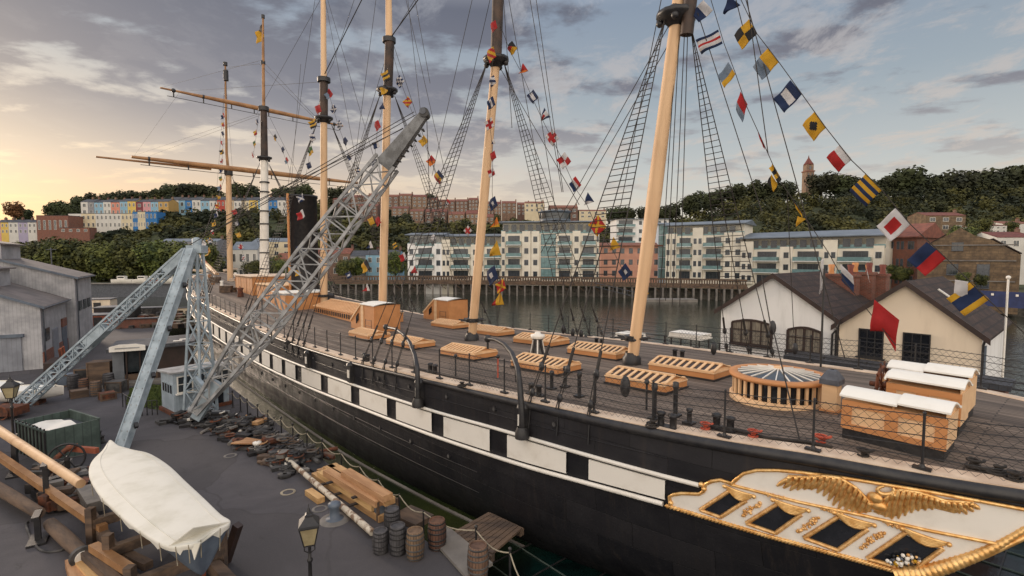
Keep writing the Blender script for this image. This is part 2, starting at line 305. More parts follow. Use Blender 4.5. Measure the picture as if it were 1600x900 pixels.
# ------------------------------------------------------------------ mesh builder
class MB:
    def __init__(s): s.v = []; s.f = []; s.m = []; s.sm = []; s.mats = []
    def mi(s, m):
        if isinstance(m, str): m = M[m]
        if m not in s.mats: s.mats.append(m)
        return s.mats.index(m)
    def poly(s, pts, m, sm=False):
        i = len(s.v); s.v += [tuple(p) for p in pts]; s.f.append(tuple(range(i, i+len(pts)))); s.m.append(s.mi(m)); s.sm.append(sm)
    def grid(s, rows, m, closed=False, sm=True, mf=None):
        i0 = len(s.v); nr = len(rows); nc = len(rows[0])
        for r in rows: s.v += [tuple(p) for p in r]
        for a in range(nr-1):
            for b in range(nc if closed else nc-1):
                b2 = (b+1) % nc
                s.f.append((i0+a*nc+b, i0+a*nc+b2, i0+(a+1)*nc+b2, i0+(a+1)*nc+b))
                s.m.append(s.mi(mf(a, b)) if mf else s.mi(m)); s.sm.append(sm)
    def obox(s, o, u, v, w, m):              # corner and three edge vectors
        o, u, v, w = Vector(o), Vector(u), Vector(v), Vector(w)
        p = [o, o+u, o+u+v, o+v, o+w, o+u+w, o+u+v+w, o+v+w]; i = len(s.v); s.v += [tuple(q) for q in p]
        for f in ((0, 3, 2, 1), (4, 5, 6, 7), (0, 1, 5, 4), (1, 2, 6, 5), (2, 3, 7, 6), (3, 0, 4, 7)):
            s.f.append(tuple(i+k for k in f)); s.m.append(s.mi(m)); s.sm.append(False)
    def box(s, c, d, m, rz=0.0):
        cx, cy, cz = c; a, b, h = d; ca, sa = math.cos(rz), math.sin(rz)
        u = Vector((ca*a, sa*a, 0)); v = Vector((-sa*b, ca*b, 0)); o = Vector((cx, cy, cz))-u/2-v/2-Vector((0, 0, h/2))
        s.obox(o, u, v, (0, 0, h), m)
    def bar(s, p, q, wd, ht, m, up=(0, 0, 1)):
        p, q = Vector(p), Vector(q); d = q-p; 
        if d.length < 1e-6: return
        a = d.cross(Vector(up))
        if a.length < 1e-6: a = d.cross(Vector((1, 0, 0)))
        a.normalize(); b = a.cross(d).normalized()
        s.obox(p-a*wd/2-b*ht/2, d, a*wd, b*ht, m)
    def tube(s, p, q, r1, m, r2=None, n=8, caps=True):
        s.path([p, q], [r1, r1 if r2 is None else r2], m, n, caps)
    def path(s, pts, r, m, n=8, caps=True):
        pts = [Vector(p) for p in pts]; k = len(pts)
        if isinstance(r, (int, float)): r = [r]*k
        rows = []; pa = None
        for i, p in enumerate(pts):
            d = (pts[min(i+1, k-1)]-pts[max(i-1, 0)])
            if d.length < 1e-9: d = Vector((0, 0, 1))
            d.normalize()
            if pa is None:
                a = d.cross(Vector((0, 0, 1)) if abs(d.z) < .9 else Vector((1, 0, 0)))
            else: a = pa-d*pa.dot(d)
            a.normalize(); pa = a; b = d.cross(a)
            rows.append([p+a*(r[i]*math.cos(2*math.pi*j/n))+b*(r[i]*math.sin(2*math.pi*j/n)) for j in range(n)])
        s.grid(rows, m, True)
        if caps:
            s.poly(rows[0][::-1], m); s.poly(rows[-1], m)
    def lathe(s, c, prof, m, n=16, sq=1.0):
        c = Vector(c); rows = []
        for r, z in prof: rows.append([c+Vector((r*math.cos(2*math.pi*j/n), r*sq*math.sin(2*math.pi*j/n), z)) for j in range(n)])
        s.grid(rows, m, True)
    def ball(s, c, r, m, n=8, k=5, sc=(1, 1, 1)):
        rows = []
        for i in range(k+1):
            a = math.pi*i/k-math.pi/2; rr = max(math.cos(a), .01)
            rows.append([(c[0]+r*sc[0]*rr*math.cos(2*math.pi*j/n), c[1]+r*sc[1]*rr*math.sin(2*math.pi*j/n), c[2]+r*sc[2]*math.sin(a)) for j in range(n)])
        s.grid(rows, m, True)
    def prism(s, pts, vec, m, m2=None):      # polygon pts (3D) extruded by vec
        pts = [Vector(p) for p in pts]; vec = Vector(vec); k = len(pts); i = len(s.v)
        s.v += [tuple(p) for p in pts]+[tuple(p+vec) for p in pts]
        tris = tessellate_polygon([pts])
        for t in tris:
            s.f.append((i+t[0], i+t[1], i+t[2])); s.m.append(s.mi(m)); s.sm.append(False)
            s.f.append((i+k+t[2], i+k+t[1], i+k+t[0])); s.m.append(s.mi(m2 or m)); s.sm.append(False)
        for a in range(k):
            b = (a+1) % k; s.f.append((i+a, i+b, i+k+b, i+k+a)); s.m.append(s.mi(m2 or m)); s.sm.append(False)
    def build(s, name, parent=None, fix=True):
        me = bpy.data.meshes.new(name); me.from_pydata(s.v, [], s.f)
        for m in s.mats: me.materials.append(m)
        me.polygons.foreach_set('material_index', s.m); me.polygons.foreach_set('use_smooth', s.sm)
        me.update()
        if fix and len(s.f) < 60000:
            import bmesh
            bm = bmesh.new(); bm.from_mesh(me); bmesh.ops.recalc_face_normals(bm, faces=bm.faces); bm.to_mesh(me); bm.free()
        o = bpy.data.objects.new(name, me); COL.objects.link(o)
        if parent: o.parent = parent
        return o
def empty(name, loc=(0, 0, 0), rz=0.0):
    o = bpy.data.objects.new(name, None); COL.objects.link(o); o.location = loc; o.rotation_euler = (0, 0, rz); o.empty_display_size = .1
    return o
def tag(o, label=None, cat=None, group=None, kind=None):
    if label: o['label'] = label
    if cat: o['category'] = cat
    if group: o['group'] = group
    if kind: o['kind'] = kind
    return o
def thing(name, label, cat, loc=(0, 0, 0), rz=0.0, group=None): return tag(empty(name, loc, rz), label, cat, group)
def dup(root, loc, rz=0.0, label=None, group=None, scale=None):
    r = root.copy(); COL.objects.link(r); r.location = loc; r.rotation_euler = (0, 0, rz)
    if label: r['label'] = label
    if group: r['group'] = group
    if scale: r.scale = scale if not isinstance(scale, (int, float)) else (scale,)*3
    for ch in list(root.children):
        c = ch.copy(); COL.objects.link(c); c.parent = r
        for g in list(ch.children):
            d = g.copy(); COL.objects.link(d); d.parent = c
    return r

# ------------------------------------------------------------------ projection helpers (pixel of the 1600x900 photo -> a place in the world)
cP, sP = math.cos(PITCH), math.sin(PITCH)
def ray(px, py):
    x = (px-800)/FP; v = (py-450)/FP
    return Vector((x, cP-v*sP, -sP-v*cP))
def G(px, py, z=0.0):                        # on the level z
    r = ray(px, py); return r*((z-CAMZ)/r.z)+Vector((0, 0, CAMZ))
def W(px, py, yd):                           # at distance yd in front
    r = ray(px, py); return r*(yd/r.y)+Vector((0, 0, CAMZ))
# ship frame: x forward along keel from the aftmost mast, y to port, z up
P0 = Vector((5.4467, 23.0364)); D = Vector((-.65738, .75356)); PN = Vector((-.75356, -.65738))
SHIPROT = math.atan2(D.y, D.x)
def S2W(s, y, z): return Vector((P0.x+D.x*s+PN.x*y, P0.y+D.y*s+PN.y*y, z))
def W2S(p): q = Vector((p.x, p.y))-P0; return Vector((q.dot(D), q.dot(PN), p.z))
def AX(px, py, off=0.0):                     # ray met with the upright plane y=off of the ship frame
    r = ray(px, py); t = (off+P0.dot(PN))/(Vector((r.x, r.y)).dot(PN)); p = r*t+Vector((0, 0, CAMZ)); return W2S(p)
def curve(xs, ys):
    def f(x):
        if x <= xs[0]: return ys[0]
        if x >= xs[-1]: return ys[-1]
        i = max(k for k in range(len(xs)-1) if xs[k] <= x)
        h = xs[i+1]-xs[i]; t = (x-xs[i])/h
        def sl(k):
            if k <= 0 or k >= len(xs)-1:
                a, b = (0, 1) if k <= 0 else (len(xs)-2, len(xs)-1); return (ys[b]-ys[a])/(xs[b]-xs[a])
            a = (ys[k]-ys[k-1])/(xs[k]-xs[k-1]); b = (ys[k+1]-ys[k])/(xs[k+1]-xs[k])
            return 0 if a*b <= 0 else 2*a*b/(a+b)
        m0, m1 = sl(i)*h, sl(i+1)*h
        return (2*t**3-3*t*t+1)*ys[i]+(t**3-2*t*t+t)*m0+(-2*t**3+3*t*t)*ys[i+1]+(t**3-t*t)*m1
    return f
HB = curve([-17.2, -16.6, -15, -13, -10, -6, 0, 6, 14, 45, 55, 63, 71, 79, 85, 90], [0.02, 1.9, 3.5, 4.6, 5.7, 6.55, 7.2, 7.55, 7.7, 7.7, 7.5, 7.1, 6.3, 5.0, 3.3, .05])
ZG = curve([-17, -13, -10, -7.75, -5, -1.7, 1.5, 6.2, 14, 25, 35, 49, 65, 78, 90], [5.0, 4.9, 4.92, 4.82, 4.70, 4.6, 4.5, 4.32, 3.98, 3.78, 3.92, 4.32, 5.0, 5.8, 7.0])
ZST = curve([-7, -5, 0, 5, 12, 25, 31, 50, 70, 90], [3.55, 3.49, 3.36, 3.12, 2.85, 2.46, 2.42, 2.85, 3.75, 5.2])
ZSB = curve([-6, -3.8, -.65, 7, 11, 21, 31, 50, 70, 90], [2.56, 2.42, 2.18, 1.79, 1.62, 1.15, .95, 1.35, 2.3, 3.7])
CAMB = curve([-17, -8, 0, 12, 24, 37, 57, 75, 90], [.15, .2, .25, .32, .5, .55, .7, .3, .1])
def deckz(s, y): 
    b = max(HB(s), .1); return ZG(s)+CAMB(s)*(1-min(1, (y/b))**2) if abs(y) < b else ZG(s)
def DK(px, py):                              # ray met with the deck
    r = ray(px, py); lo, hi = 3.0, 160.0
    def g(t):
        p = W2S(r*t+Vector((0, 0, CAMZ))); return p.z-deckz(p.x, p.y), p
    for k in range(50):
        mid = (lo+hi)/2
        if g(mid)[0] > 0: lo = mid
        else: hi = mid
    return g(lo)[1]
def HP(px, py, add=0.0):                     # ray met with the port side of the hull
    r = ray(px, py); best = None; prev = None; t = 6.0
    def f(t):
        p = W2S(r*t+Vector((0, 0, CAMZ))); return p.y-(HB(p.x)+add), p
    while t < 140:
        v, p = f(t)
        if prev is not None and prev > 0 and v <= 0:
            a, b = t-.25, t
            for k in range(30):
                mm = (a+b)/2
                if f(mm)[0] > 0: a = mm
                else: b = mm
            return f(b)[1]
        prev = v; t += .25
    return p
# ------------------------------------------------------------------ ground, water and far land
def bankY(ratio):                            # distance of the far bank for a viewing ratio X/Y
    f = curve([-1.8, -.9, -.35, -.23, .37, .95, 1.6], [150, 150, 151, 152, 132, 97, 70]); return f(ratio)
mb = MB(); mb.poly([(-900, -60, -1.5), (900, -60, -1.5), (900, 400, -1.5), (-900, 400, -1.5)], 'water')
tag(mb.build('harbour_water'), 'still dark green harbour water between the ship and the far bank', kind='structure')
# ratio -> skyline row of the hill (pixels of the photo)
SKY = curve([-1.2, -1.0, -.87, -.80, -.68, -.60, -.46, -.375, -.25, -.12, 0, .12, .19, .31, .40, .5, .6, .75, .87, 1.0, 1.3],
            [352, 345, 340, 322, 305, 300, 304, 312, 322, 322, 330, 345, 350, 342, 318, 303, 300, 296, 290, 282, 270])
RIDGE = 330.0
def hillz(x, y):
    r = x/max(y, 1); yb = bankY(r)
    zr = CAMZ+(400-SKY(r))/800*RIDGE-7
    t = (y-188)/(RIDGE-188)
    if t <= 0: return 1.3
    if t >= 1: return zr-(t-1)*4
    s = t**.62 if r < .2 else t**.9
    return 1.3+(zr-1.3)*s
rows = []
ds = [0, .01, .05, .1]
for k in range(0, 90):
    r = -1.9+k*3.7/89
    yb = bankY(r); col = []
    for y in [yb, yb+6, 188, 195, 205, 215, 225, 240, 255, 270, 290, 310, 330, 380, 500, 900, 3000]:
        y = max(y, yb)
        z = 1.2 if y <= 188 else hillz(r*y, y)
        if y > 500: z = 20
        col.append((r*y, y, z))
    rows.append(col)
mb = MB(); mb.grid(rows, 'hillground'); tag(mb.build('far_hillside', fix=False), 'green hillside rising behind the far bank', kind='structure')
mb = MB()
bk = [(r*bankY(r), bankY(r)) for r in [-1.9+k*3.7/40 for k in range(41)]]
mb.grid([[(x, y, -3) for x, y in bk], [(x, y, 1.25) for x, y in bk]], 'dockstone', sm=False)
tag(mb.build('far_quay_wall', fix=False), 'dark stone quay wall along the far bank', 'quay wall')
# near quay: a sheet with the dock cut out of it
def sh(s, y, z=0.0): return S2W(s, y, z)
EDGE = 10.35
mb = MB()
mb.poly([sh(-60, EDGE), Vector((-46, -100, 0)), Vector((-190, -40, 0)), Vector((-170, 94, 0)), Vector((-84, 94, 0)), sh(99, EDGE)], 'asphalt')
tag(mb.build('quay_ground'), 'grey tarmac quay beside the dry dock', kind='structure')
mb = MB()
mb.poly([sh(-60, -EDGE), sh(96, -EDGE), sh(96, -15.5), sh(12, -15.5), sh(8, -26), sh(-60, -26)], 'paving')
tag(mb.build('far_side_quay'), 'pale quay on the far side of the ship', kind='structure')
mb = MB()
mb.grid([[sh(s, EDGE, z) for s in range(-60, 100, 4)] for z in (-3, -.004)], 'dockstone', sm=False)
mb.grid([[sh(s, -EDGE, z) for s in range(-60, 97, 4)] for z in (-3, -.004)], 'dockstone', sm=False)
mb.grid([[sh(s, y, z) for (s, y) in ((96, -EDGE), (96, -15.5), (12, -15.5), (8, -26), (-60, -26))] for z in (-3, -.004)], 'dockstone', sm=False)
mb.grid([[Vector((x, y, z)) for (x, y) in ((sh(99, EDGE).x, sh(99, EDGE).y), (-84, 94), (-170, 94))] for z in (-3, -.004)], 'dockstone', sm=False)
# ledge just above the glass on the camera side
for s in range(-6, 96, 4):
    mb.obox(sh(s, EDGE-.02, -.75), sh(s+3.98, EDGE-.02, -.75)-sh(s, EDGE-.02, -.75), sh(s, EDGE-.42, -.75)-sh(s, EDGE-.02, -.75), (0, 0, .14), 'concrete')
tag(mb.build('dock_wall', fix=False), 'stone walls lining the dry dock and quay edges', 'dock wall')
mb = MB()
for k in range(0, 30):
    s0 = -30+k*4.6
    mb.poly([sh(s0, -EDGE, -1.3), sh(s0+4.6, -EDGE, -1.3), sh(s0+4.6, EDGE, -1.3), sh(s0, EDGE, -1.3)], 'dockglass')
tag(mb.build('dock_glass_water', fix=True), 'dark green water film on the glass sheet round the hull', kind='structure')
mb = MB()
for k in range(0, 30): 
    s0 = -30+k*1.5
    if s0 > 1: break
    mb.bar(sh(s0, -EDGE+.1, -1.27), sh(s0, EDGE-.5, -1.27), .04, .04, 'black')
for y in [EDGE-.6-1.5*j for j in range(13)]: mb.bar(sh(-30, y, -1.268), sh(1, y, -1.268), .03, .04, 'greenpaint')
t = tag(mb.build('glazing_bars'), 'thin grey green bars holding the dock glass panes beneath the stern', 'glazing bars')
# pale joint line of the glass against the hull
mb = MB()
HW = curve([-5, 0, 3, 5.3, 14.5, 31, 50, 66, 80, 88], [4.9, 6.2, 6.6, 6.9, 7.6, 7.75, 7.6, 5.5, 2.4, .1])
pts = [sh(s, HW(s)+.42, -1.27) for s in [0+k*1.5 for k in range(58)]]
for a, b in zip(pts, pts[1:]): mb.bar(a, b, .13, .06, 'concrete')
tag(mb.build('glass_edge_kerb'), 'thin pale kerb where the glass meets the black hull', 'kerb')

# ------------------------------------------------------------------ the ship
ship = thing('sailing_steamship', 'long black iron steamship with masts, black funnel and white gunport stripe in dry dock', 'ship', (P0.x, P0.y, 0), SHIPROT)
# hull shell
STA = [-17.2, -17, -16.6, -16, -15, -14, -13, -12, -11, -10, -9, -8, -7, -6, -4, -2, 0, 2, 4, 6, 9, 12, 16, 20, 25, 30, 36, 42, 48, 54, 60, 65, 70, 74, 78, 81, 84, 86, 88, 89.2, 90]
ZC = curve([-17.2, -15, -13, -11.6, -10, -7, -4, 2], [4.9, 4.6, 4.05, 2.4, .8, -1.3, -2.4, -3.2])  # underside of the counter
HM = curve([-17, -13, -10, -6, -2, 2, 8, 14, 45, 60, 70, 80, 90], [.01, 3.0, 5.0, 6.2, 6.9, 7.25, 7.6, 7.75, 7.75, 7.1, 5.5, 2.7, .02])
HS = curve([-17.2, -15, -13, -11, -7, 0, 90], [.02, 3.3, 4.5, 5.4, 6.4, 7.25, 7.25])
def prof(s):
    b = max(HB(s), .02); zg = ZG(s); zc = ZC(s)
    zs = max(ZSB(s), zc); m = .05
    P = [(b, zg), (b+m, zg-.35), (b+m, zg*.5+zs*.5), (b+m if s < 60 else b*.985, zs)]
    q = max(.4, zc+.02) if zc < 2 else zs-.3
    bm = min(HM(s), b+m); P.append((bm*.55+b*.45 if s < 8 else bm*.6+(b)*.4, max(zs*.5+q*.5, zc+.01)))
    P.append((bm, max(q, zc)))
    wl = min(HW(s) if s > -5 else 4.9*max(0, (s+13)/8), bm); P.append((wl, max(-1.4, zc)))
    P.append((wl*.6, max(-2.8, zc-.02)))
    P.append((0, max(-3.0, zc-.03)))
    return P
def hullgrid(sgn):
    return [[(s, sgn*y, z) for y, z in prof(s)] for s in STA]
mb = MB(); mb.grid(hullgrid(1), 'hull'); mb.grid([r[::-1] for r in hullgrid(-1)], 'hull')
# plate laps and rows of small ports on the near side
hull = mb.build('hull', ship)
def ysurf(s, z):
    P = prof(s)
    for (y0, z0), (y1, z1) in zip(P, P[1:]):
        if z1 <= z <= z0: return y0+(y1-y0)*((z0-z)/max(z0-z1, 1e-6))
    return P[0][0]
mb = MB()
for z_ in (.35, -.5):
    pl = [(s, ysurf(s, z_+ZSB(s)*.4)+.012, z_+ZSB(s)*.4) for s in [2+k*2 for k in range(38)]]
    mb.path(pl, .022, 'hull', 6)
mb.path([(s, ysurf(s, ZG(s)-.75)+.01, ZG(s)-.75) for s in [-6+k*2 for k in range(44)]], .02, 'hull', 6)
for s in [-2+2.9*k for k in range(24)]:
    for zz_ in (ZG(s)-.55, ZSB(s)-.62):
        y = ysurf(s, zz_)
        if s < 3 and zz_ < 2: continue
        mb.tube((s, y-.05, zz_), (s, y+.035, zz_), .115, 'black', n=10)
        mb.tube((s, y, zz_), (s, y+.045, zz_), .075, 'scrapgrey', n=10)
mb.build('portholes', hull)
# moulding under the deck edge (dark roll), pale deck margin
SL = [s/2 for s in range(-33, 180)]
for sg, nm in ((1, 'gunwale_roll'), (-1, 'gunwale_roll')):
    mb = MB(); mb.path([(s, sg*(HB(s)+.05), ZG(s)-.12) for s in SL], [.15 if s < -3 else .09+.06*max(0, min(1, (6-s)/9)) for s in SL], 'black', 10); mb.build(nm, ship)
for sg in (1, -1):
    mb = MB()
    rr = [[(s, sg*max(HB(s)-o, .0), ZG(s)+h) for s in SL] for o, h in ((-.02, -.03), (-.02, .05), (.26, .065), (.50, .07), (.53, .07))]
    mb.grid(rr, 'margin', sm=False)
    g = [[(s, sg*max(HB(s)-.53, .0), ZG(s)+.07) for s in SL], [(s, sg*max(HB(s)-.56, .0), ZG(s)-.02) for s in SL]]
    mb.grid(g, 'margin', sm=False)
    mb.build('deck_margin', ship)
mb = MB()
mb.grid([[(s, HB(s)*k/8*.985, deckz(s, HB(s)*k/8*.985)) for k in range(-8, 9)] for s in SL], 'deck')
mb.build('deck', ship, fix=False)
# white stripe: two long rails and gunport panels between
def strip_on(mb, s0, s1, zf0, zf1, m, out=.065, step=1.0, th=.035):
    n = max(2, int(abs(s1-s0)/step)+1); A = []; B = []
    for i in range(n+1):
        s = s0+(s1-s0)*i/n; za, zb = zf0(s), zf1(s)
        A.append((s, ysurf(s, za)+out, za)); B.append((s, ysurf(s, zb)+out, zb))
    A0 = [(x, y-th-.03, z) for x, y, z in A]; B0 = [(x, y-th-.03, z) for x, y, z in B]
    mb.grid([A0, A, B, B0], m, sm=False)
mb = MB(); mb.path([(s, ysurf(s, ZST(s)-.07)+.045, ZST(s)-.07) for s in [-6.9+k for k in range(95)]], .068, 'white', 8)
mb.build('upper_white_rail', ship)
mb = MB(); mb.path([(s, ysurf(s, ZSB(s)+.08)+.045, ZSB(s)+.08) for s in [-5.9+k for k in range(94)]], .075, 'white', 8)
mb.build('lower_white_rail', ship)
# panel edges given in the photo's columns along the stripe
bars = [(920, 888), (793, 768), (694, 677), (620, 607), (563, 551), (514, 504), (473, 464)]
sb = []
for xr, xl in bars:
    q = HP(xr, 0.243*xr+500, .05); q2 = HP(xl, .243*xl+500, .05); sb.append((q.x, q2.x))
sb = sorted(sb)
d = 2.75; gap = .72
last = sb[-1][1]
while last < 84:
    sb.append((last+d*.78, last+d*.78+gap)); last = sb[-1][1]
edges = [-6.0]
for a, b in sb: edges += [a, b]
for i in range(0, len(edges)-1, 2):
    a, b = edges[i], edges[i+1]
    if b-a < .3: continue
    mb = MB(); strip_on(mb, a+.04, b-.04, lambda s: ZST(s)-.19, lambda s: ZSB(s)+.22, 'white', out=.06)
    mb.build('gunport_panel', ship)
print('panel edges', [(round(a, 1), round(b, 1)) for a, b in sb[:10]])

# ---- masts
def S3(p): return (p.x, p.y, p.z)
masts = {}
def mast(key, base, pts, rads, ms, name='mast', zb=None):
    b = AX(*base); P = [AX(*q) for q in pts]
    b.z = (zb if zb else deckz(b.x, 0)-.05); allp = [b]+P
    mb = MB()
    for i in range(len(allp)-1):
        ra, rb = rads[i] if isinstance(rads[i], tuple) else (rads[i], rads[i+1] if not isinstance(rads[i+1], tuple) else rads[i+1][0])
        mb.tube(allp[i], allp[i+1], ra, ms[i], rb, n=14)
    o = mb.build(name, ship); masts[key] = (o, allp); return o, allp
def ringon(o, p, r, h, m='black', n=14):
    mb = MB(); mb.tube((p[0], p[1], p[2]-h/2), (p[0], p[1], p[2]+h/2), r, m, n=n); mb.build('mast_band', o)
def platform(o, p, r):
    mb = MB(); mb.lathe(p, [(r*.35, -.5), (r*.6, -.28), (r, -.12), (r, .05), (r*.6, .08), (r*.3, .35)], 'black', 12)
    for k in range(4):
        a = k*math.pi/2+.5; mb.ball((p[0]+r*.8*math.cos(a), p[1]+r*.8*math.sin(a), p[2]-.3), .16, 'black')
    mb.build('mast_top', o)
m6, p6 = mast(6, (987, 572), [(1023, 300), (1057, 28), (1066, -60)], [.245, .315, .245, .22], ['spar', 'spar', 'spar'])
mb = MB(); q = AX(1058, 60); q2 = AX(1072, -60); mb.tube((q.x-.42, q.y, q.z), (q2.x-.4, q2.y, q2.z), .26, 'darkwood', n=12); mb.build('doubled_mast_head', m6)
platform(m6, AX(1056, 22), .78)
m5, p5 = mast(5, (737, 535), [(757, 300), (775, 92), (778, -8)], [.27, .285, .26, .32], ['spar', 'spar', 'darkwood'])
mb = MB(); mb.tube(AX(775, 92), AX(779, -30), .33, 'darkwood', n=12); mb.build('doubled_mast_head', m5); platform(m5, AX(775, 92), .75)
m4, p4 = mast(4, (597, 500), [(602, 300), (605, 142), (608, 62), (607, -20)], [.32, .31, .29, .26, .22], ['spar', 'spar', 'darkwood', 'spar'])
mb = MB(); mb.tube(AX(606, 142), AX(609, 62), .35, 'darkwood', n=12); mb.build('doubled_mast_head', m4); platform(m4, AX(605, 140), .8); ringon(m4, AX(608, 63), .5, .35)
m3, p3 = mast(3, (506, 474), [(506, 300), (506, 185), (506, 124), (505, -20)], [.34, .33, .31, .27, .22], ['spar', 'spar', 'darkwood', 'spar'])
mb = MB(); mb.tube(AX(506, 185), AX(506, 124), .38, 'darkwood', n=12); mb.build('doubled_mast_head', m3); platform(m3, AX(506, 184), .85); ringon(m3, AX(506, 125), .6, .4)
m2, p2 = mast(2, (413, 446), [(413, 250), (412, 170), (411, 60), (411, 24)], [.58, (.44, .38), (.19, .15), (.14, .10)], ['white', 'darkwood', 'sparwood', 'sparwood'])
for y in (300, 285, 330, 350, 375, 395, 420): 
    q = AX(413, y); ringon(m2, q, .615, .16)
platform(m2, AX(413, 246), .9); ringon(m2, AX(412, 170), .6, .5); ringon(m2, AX(411, 98), .26, .4); ringon(m2, AX(411, 26), .2, .4)
m1, p1 = mast(1, (360, 443), [(357, 270), (354, 240), (352, 99)], [(.42, .40), (.22, .20), (.19, .12)], ['spar', 'sparwood', 'sparwood'])
ringon(m1, AX(357, 270), .6, .8); ringon(m1, AX(353, 118), .35, 1.5); ringon(m1, AX(352, 100), .3, .5)
for o, (x, y), r in ((m6, (988, 528), .36), (m5, (738, 500), .42), (m4, (598, 478), .44), (m3, (506, 462), .5)):
    q = AX(x, y); mb = MB(); mb.tube((q.x, 0, q.z-.12), (q.x, 0, q.z+.12), r, 'black', n=12)
    for k in range(8):
        a = k*math.pi/4; c, s_ = math.cos(a), math.sin(a)
        mb.tube((q.x+c*r*.9, s_*r*.9, q.z), (q.x+c*(r+.45), s_*(r+.45), q.z+.02), .045, 'black', n=6)
    mb.build('belaying_ring', o)
for o, x, r in ((m6, p6[0], .42), (m5, p5[0], .46)):
    mb = MB(); mb.lathe((x.x, x.y, deckz(x.x, 0)), [(r, 0), (r, .3), (r*.75, .42), (r*.72, .55)], 'black', 14); mb.build('mast_step', o)
# ---- yards on the second mast
def beam(px0, px1, py0, py1, k0, k1): pass
def yard(P, Q, r0, rm, r1, name, m='sparwood'):
    P, Q = Vector(P), Vector(Q); mb = MB(); pts = [P.lerp(Q, t) for t in (0, .08, .3, .5, .7, .92, 1)]
    mb.path(pts, [r0, r0*1.3, rm, rm*1.1, rm, r1*1.3, r1], m, 8)
    o = mb.build(name, ship)
    mb = MB()
    for t in (.06, .2, .34, .46, .54, .68, .82, .94):
        c = P.lerp(Q, t); mb.tube(c, c+Vector((0, 0, -.75)), .07, 'black', n=6); mb.ball(c, .26, 'black', 6, 4)
    foot = [P.lerp(Q, t)+Vector((0, 0, -.75 if 0 < t < 1 else 0)) for t in (.03, .06, .2, .34, .46, .54, .68, .82, .94, .97)]
    mb.path(foot, .035, 'rope', 5)
    mb.build('foot_rope', o)
    return o
def yardpt(px, py, s0):                      # ray met with the athwartships plane at s0
    r = ray(px, py); t = (s0+P0.dot(D))/(Vector((r.x, r.y)).dot(D)); p = r*t+Vector((0, 0, CAMZ)); return W2S(p)
sm2 = p2[0].x+.6
yard(yardpt(205, 245, sm2), yardpt(566, 287, sm2), .16, .30, .14, 'lower_yard')
mb = MB(); mb.tube(yardpt(150, 245, sm2+.5), yardpt(330, 264, sm2+.3), .10, 'sparwood', .16); mb.build('studding_boom', ship)
yard(yardpt(250, 137, sm2), yardpt(536, 197, sm2), .10, .26, .10, 'upper_yard')
# ---- funnel
q = AX(476, 430); ft = AX(477, 305)
zf = deckz(q.x, 0); mb = MB()
mb.lathe((q.x, 0, 0), [(1.42, zf), (1.42, ft.z), (1.50, ft.z+.02), (1.50, ft.z-.25), (1.25, ft.z), (1.25, ft.z-2)], 'black', 28)
fun = mb.build('funnel', ship)
mb = MB(); mb.tube((q.x-.3, 1.62, zf), (q.x-.3, 1.62, ft.z+.1), .13, 'tan', n=10); mb.tube((q.x-.8, -1.6, zf), (q.x-.8, -1.6, ft.z-2), .10, 'tan', n=10); mb.build('steam_pipe', fun)
mb = MB(); mb.box((q.x, 0, zf+.5), (5.5, 4.2, 1.0), 'black'); mb.build('funnel_casing', fun)

# ---- rigging
def stay(x0, y0, x1, y1, r=.022, o0=0, o1=0, m='rope'):
    a, b = AX(x0, y0, o0), AX(x1, y1, o1); mb = MB(); mb.tube(a, b, r, m, n=5); mb.build('stay', ship)
LNS = [(1160, -20, 1320, 560, .0), (720, 200, 770, -20, 0), (790, -30, 847, 300, 0), (835, -20, 880, 300, 0), (825, -20, 878, 300, 0),
       (740, -10, 675, 275, 0), (1045, 40, 845, 395, 0), (1050, 60, 855, 395, 0), (1035, -10, 968, 330, 0), (775, 95, 905, 320, 0),
       (506, -10, 400, 180, 0), (497, 190, 405, 100, 0), (405, 95, 250, 137, 0), (500, 128, 280, 143, 0), (412, 175, 210, 243, 0), (412, 178, 235, 243, 0),
       (415, 100, 500, 190, 0), (508, 0, 560, 270, 0), (512, 0, 600, 300, 0), (560, -20, 520, 100, 0), (520, 100, 507, 125, 0), (660, -20, 610, 62, 0),
       (615, 70, 690, 300, 0), (635, -20, 660, 200, 0), (590, -20, 552, 270, 0), (600, 100, 540, 300, 0), (630, -20, 700, 290, 0), (645, -20, 672, 130, 0),
       (280, 145, 210, 243, 0), (495, -20, 450, 290, 0), (470, 100, 455, 290, 0), (420, 180, 480, 300, 0), (415, 250, 540, 480, 0), (357, 105, 405, 100, 0), (353, 110, 330, 410, 0),
       (1090, 20, 1190, 330, 0), (1165, -20, 1200, 240, 0), (1145, -20, 1165, 60, 0), (787, 0, 800, 200, 0), (840, 150, 868, 330, 0), (1062, 40, 1040, 470, -3), (1070, 40, 1050, 480, -3), (1058, 40, 1030, 480, -3), (1075, 30, 1062, 480, -4)]
for l in LNS: stay(*l[:4], r=.018)
# heavier fore-and-aft stays between the mastheads
for x0, y0, x1, y1 in ((505, 120, 570, -10), (608, 62, 660, -10)): stay(x0, y0, x1, y1, r=.04)
# tackles with blocks
def tackle(x0, y0, x1, y1, o0, o1):
    a, b = AX(x0, y0, o0), AX(x1, y1, o1); mb = MB()
    mb.tube(a, b, .025, 'rope', n=5); mb.tube(a+Vector((.08, 0, 0)), b+Vector((.08, 0, 0)), .018, 'rope', n=5)
    for t in (.08, .92): mb.ball(a.lerp(b, t), .14, 'black', 8, 5, (.8, .6, 1.5))
    mb.build('tackle', ship)
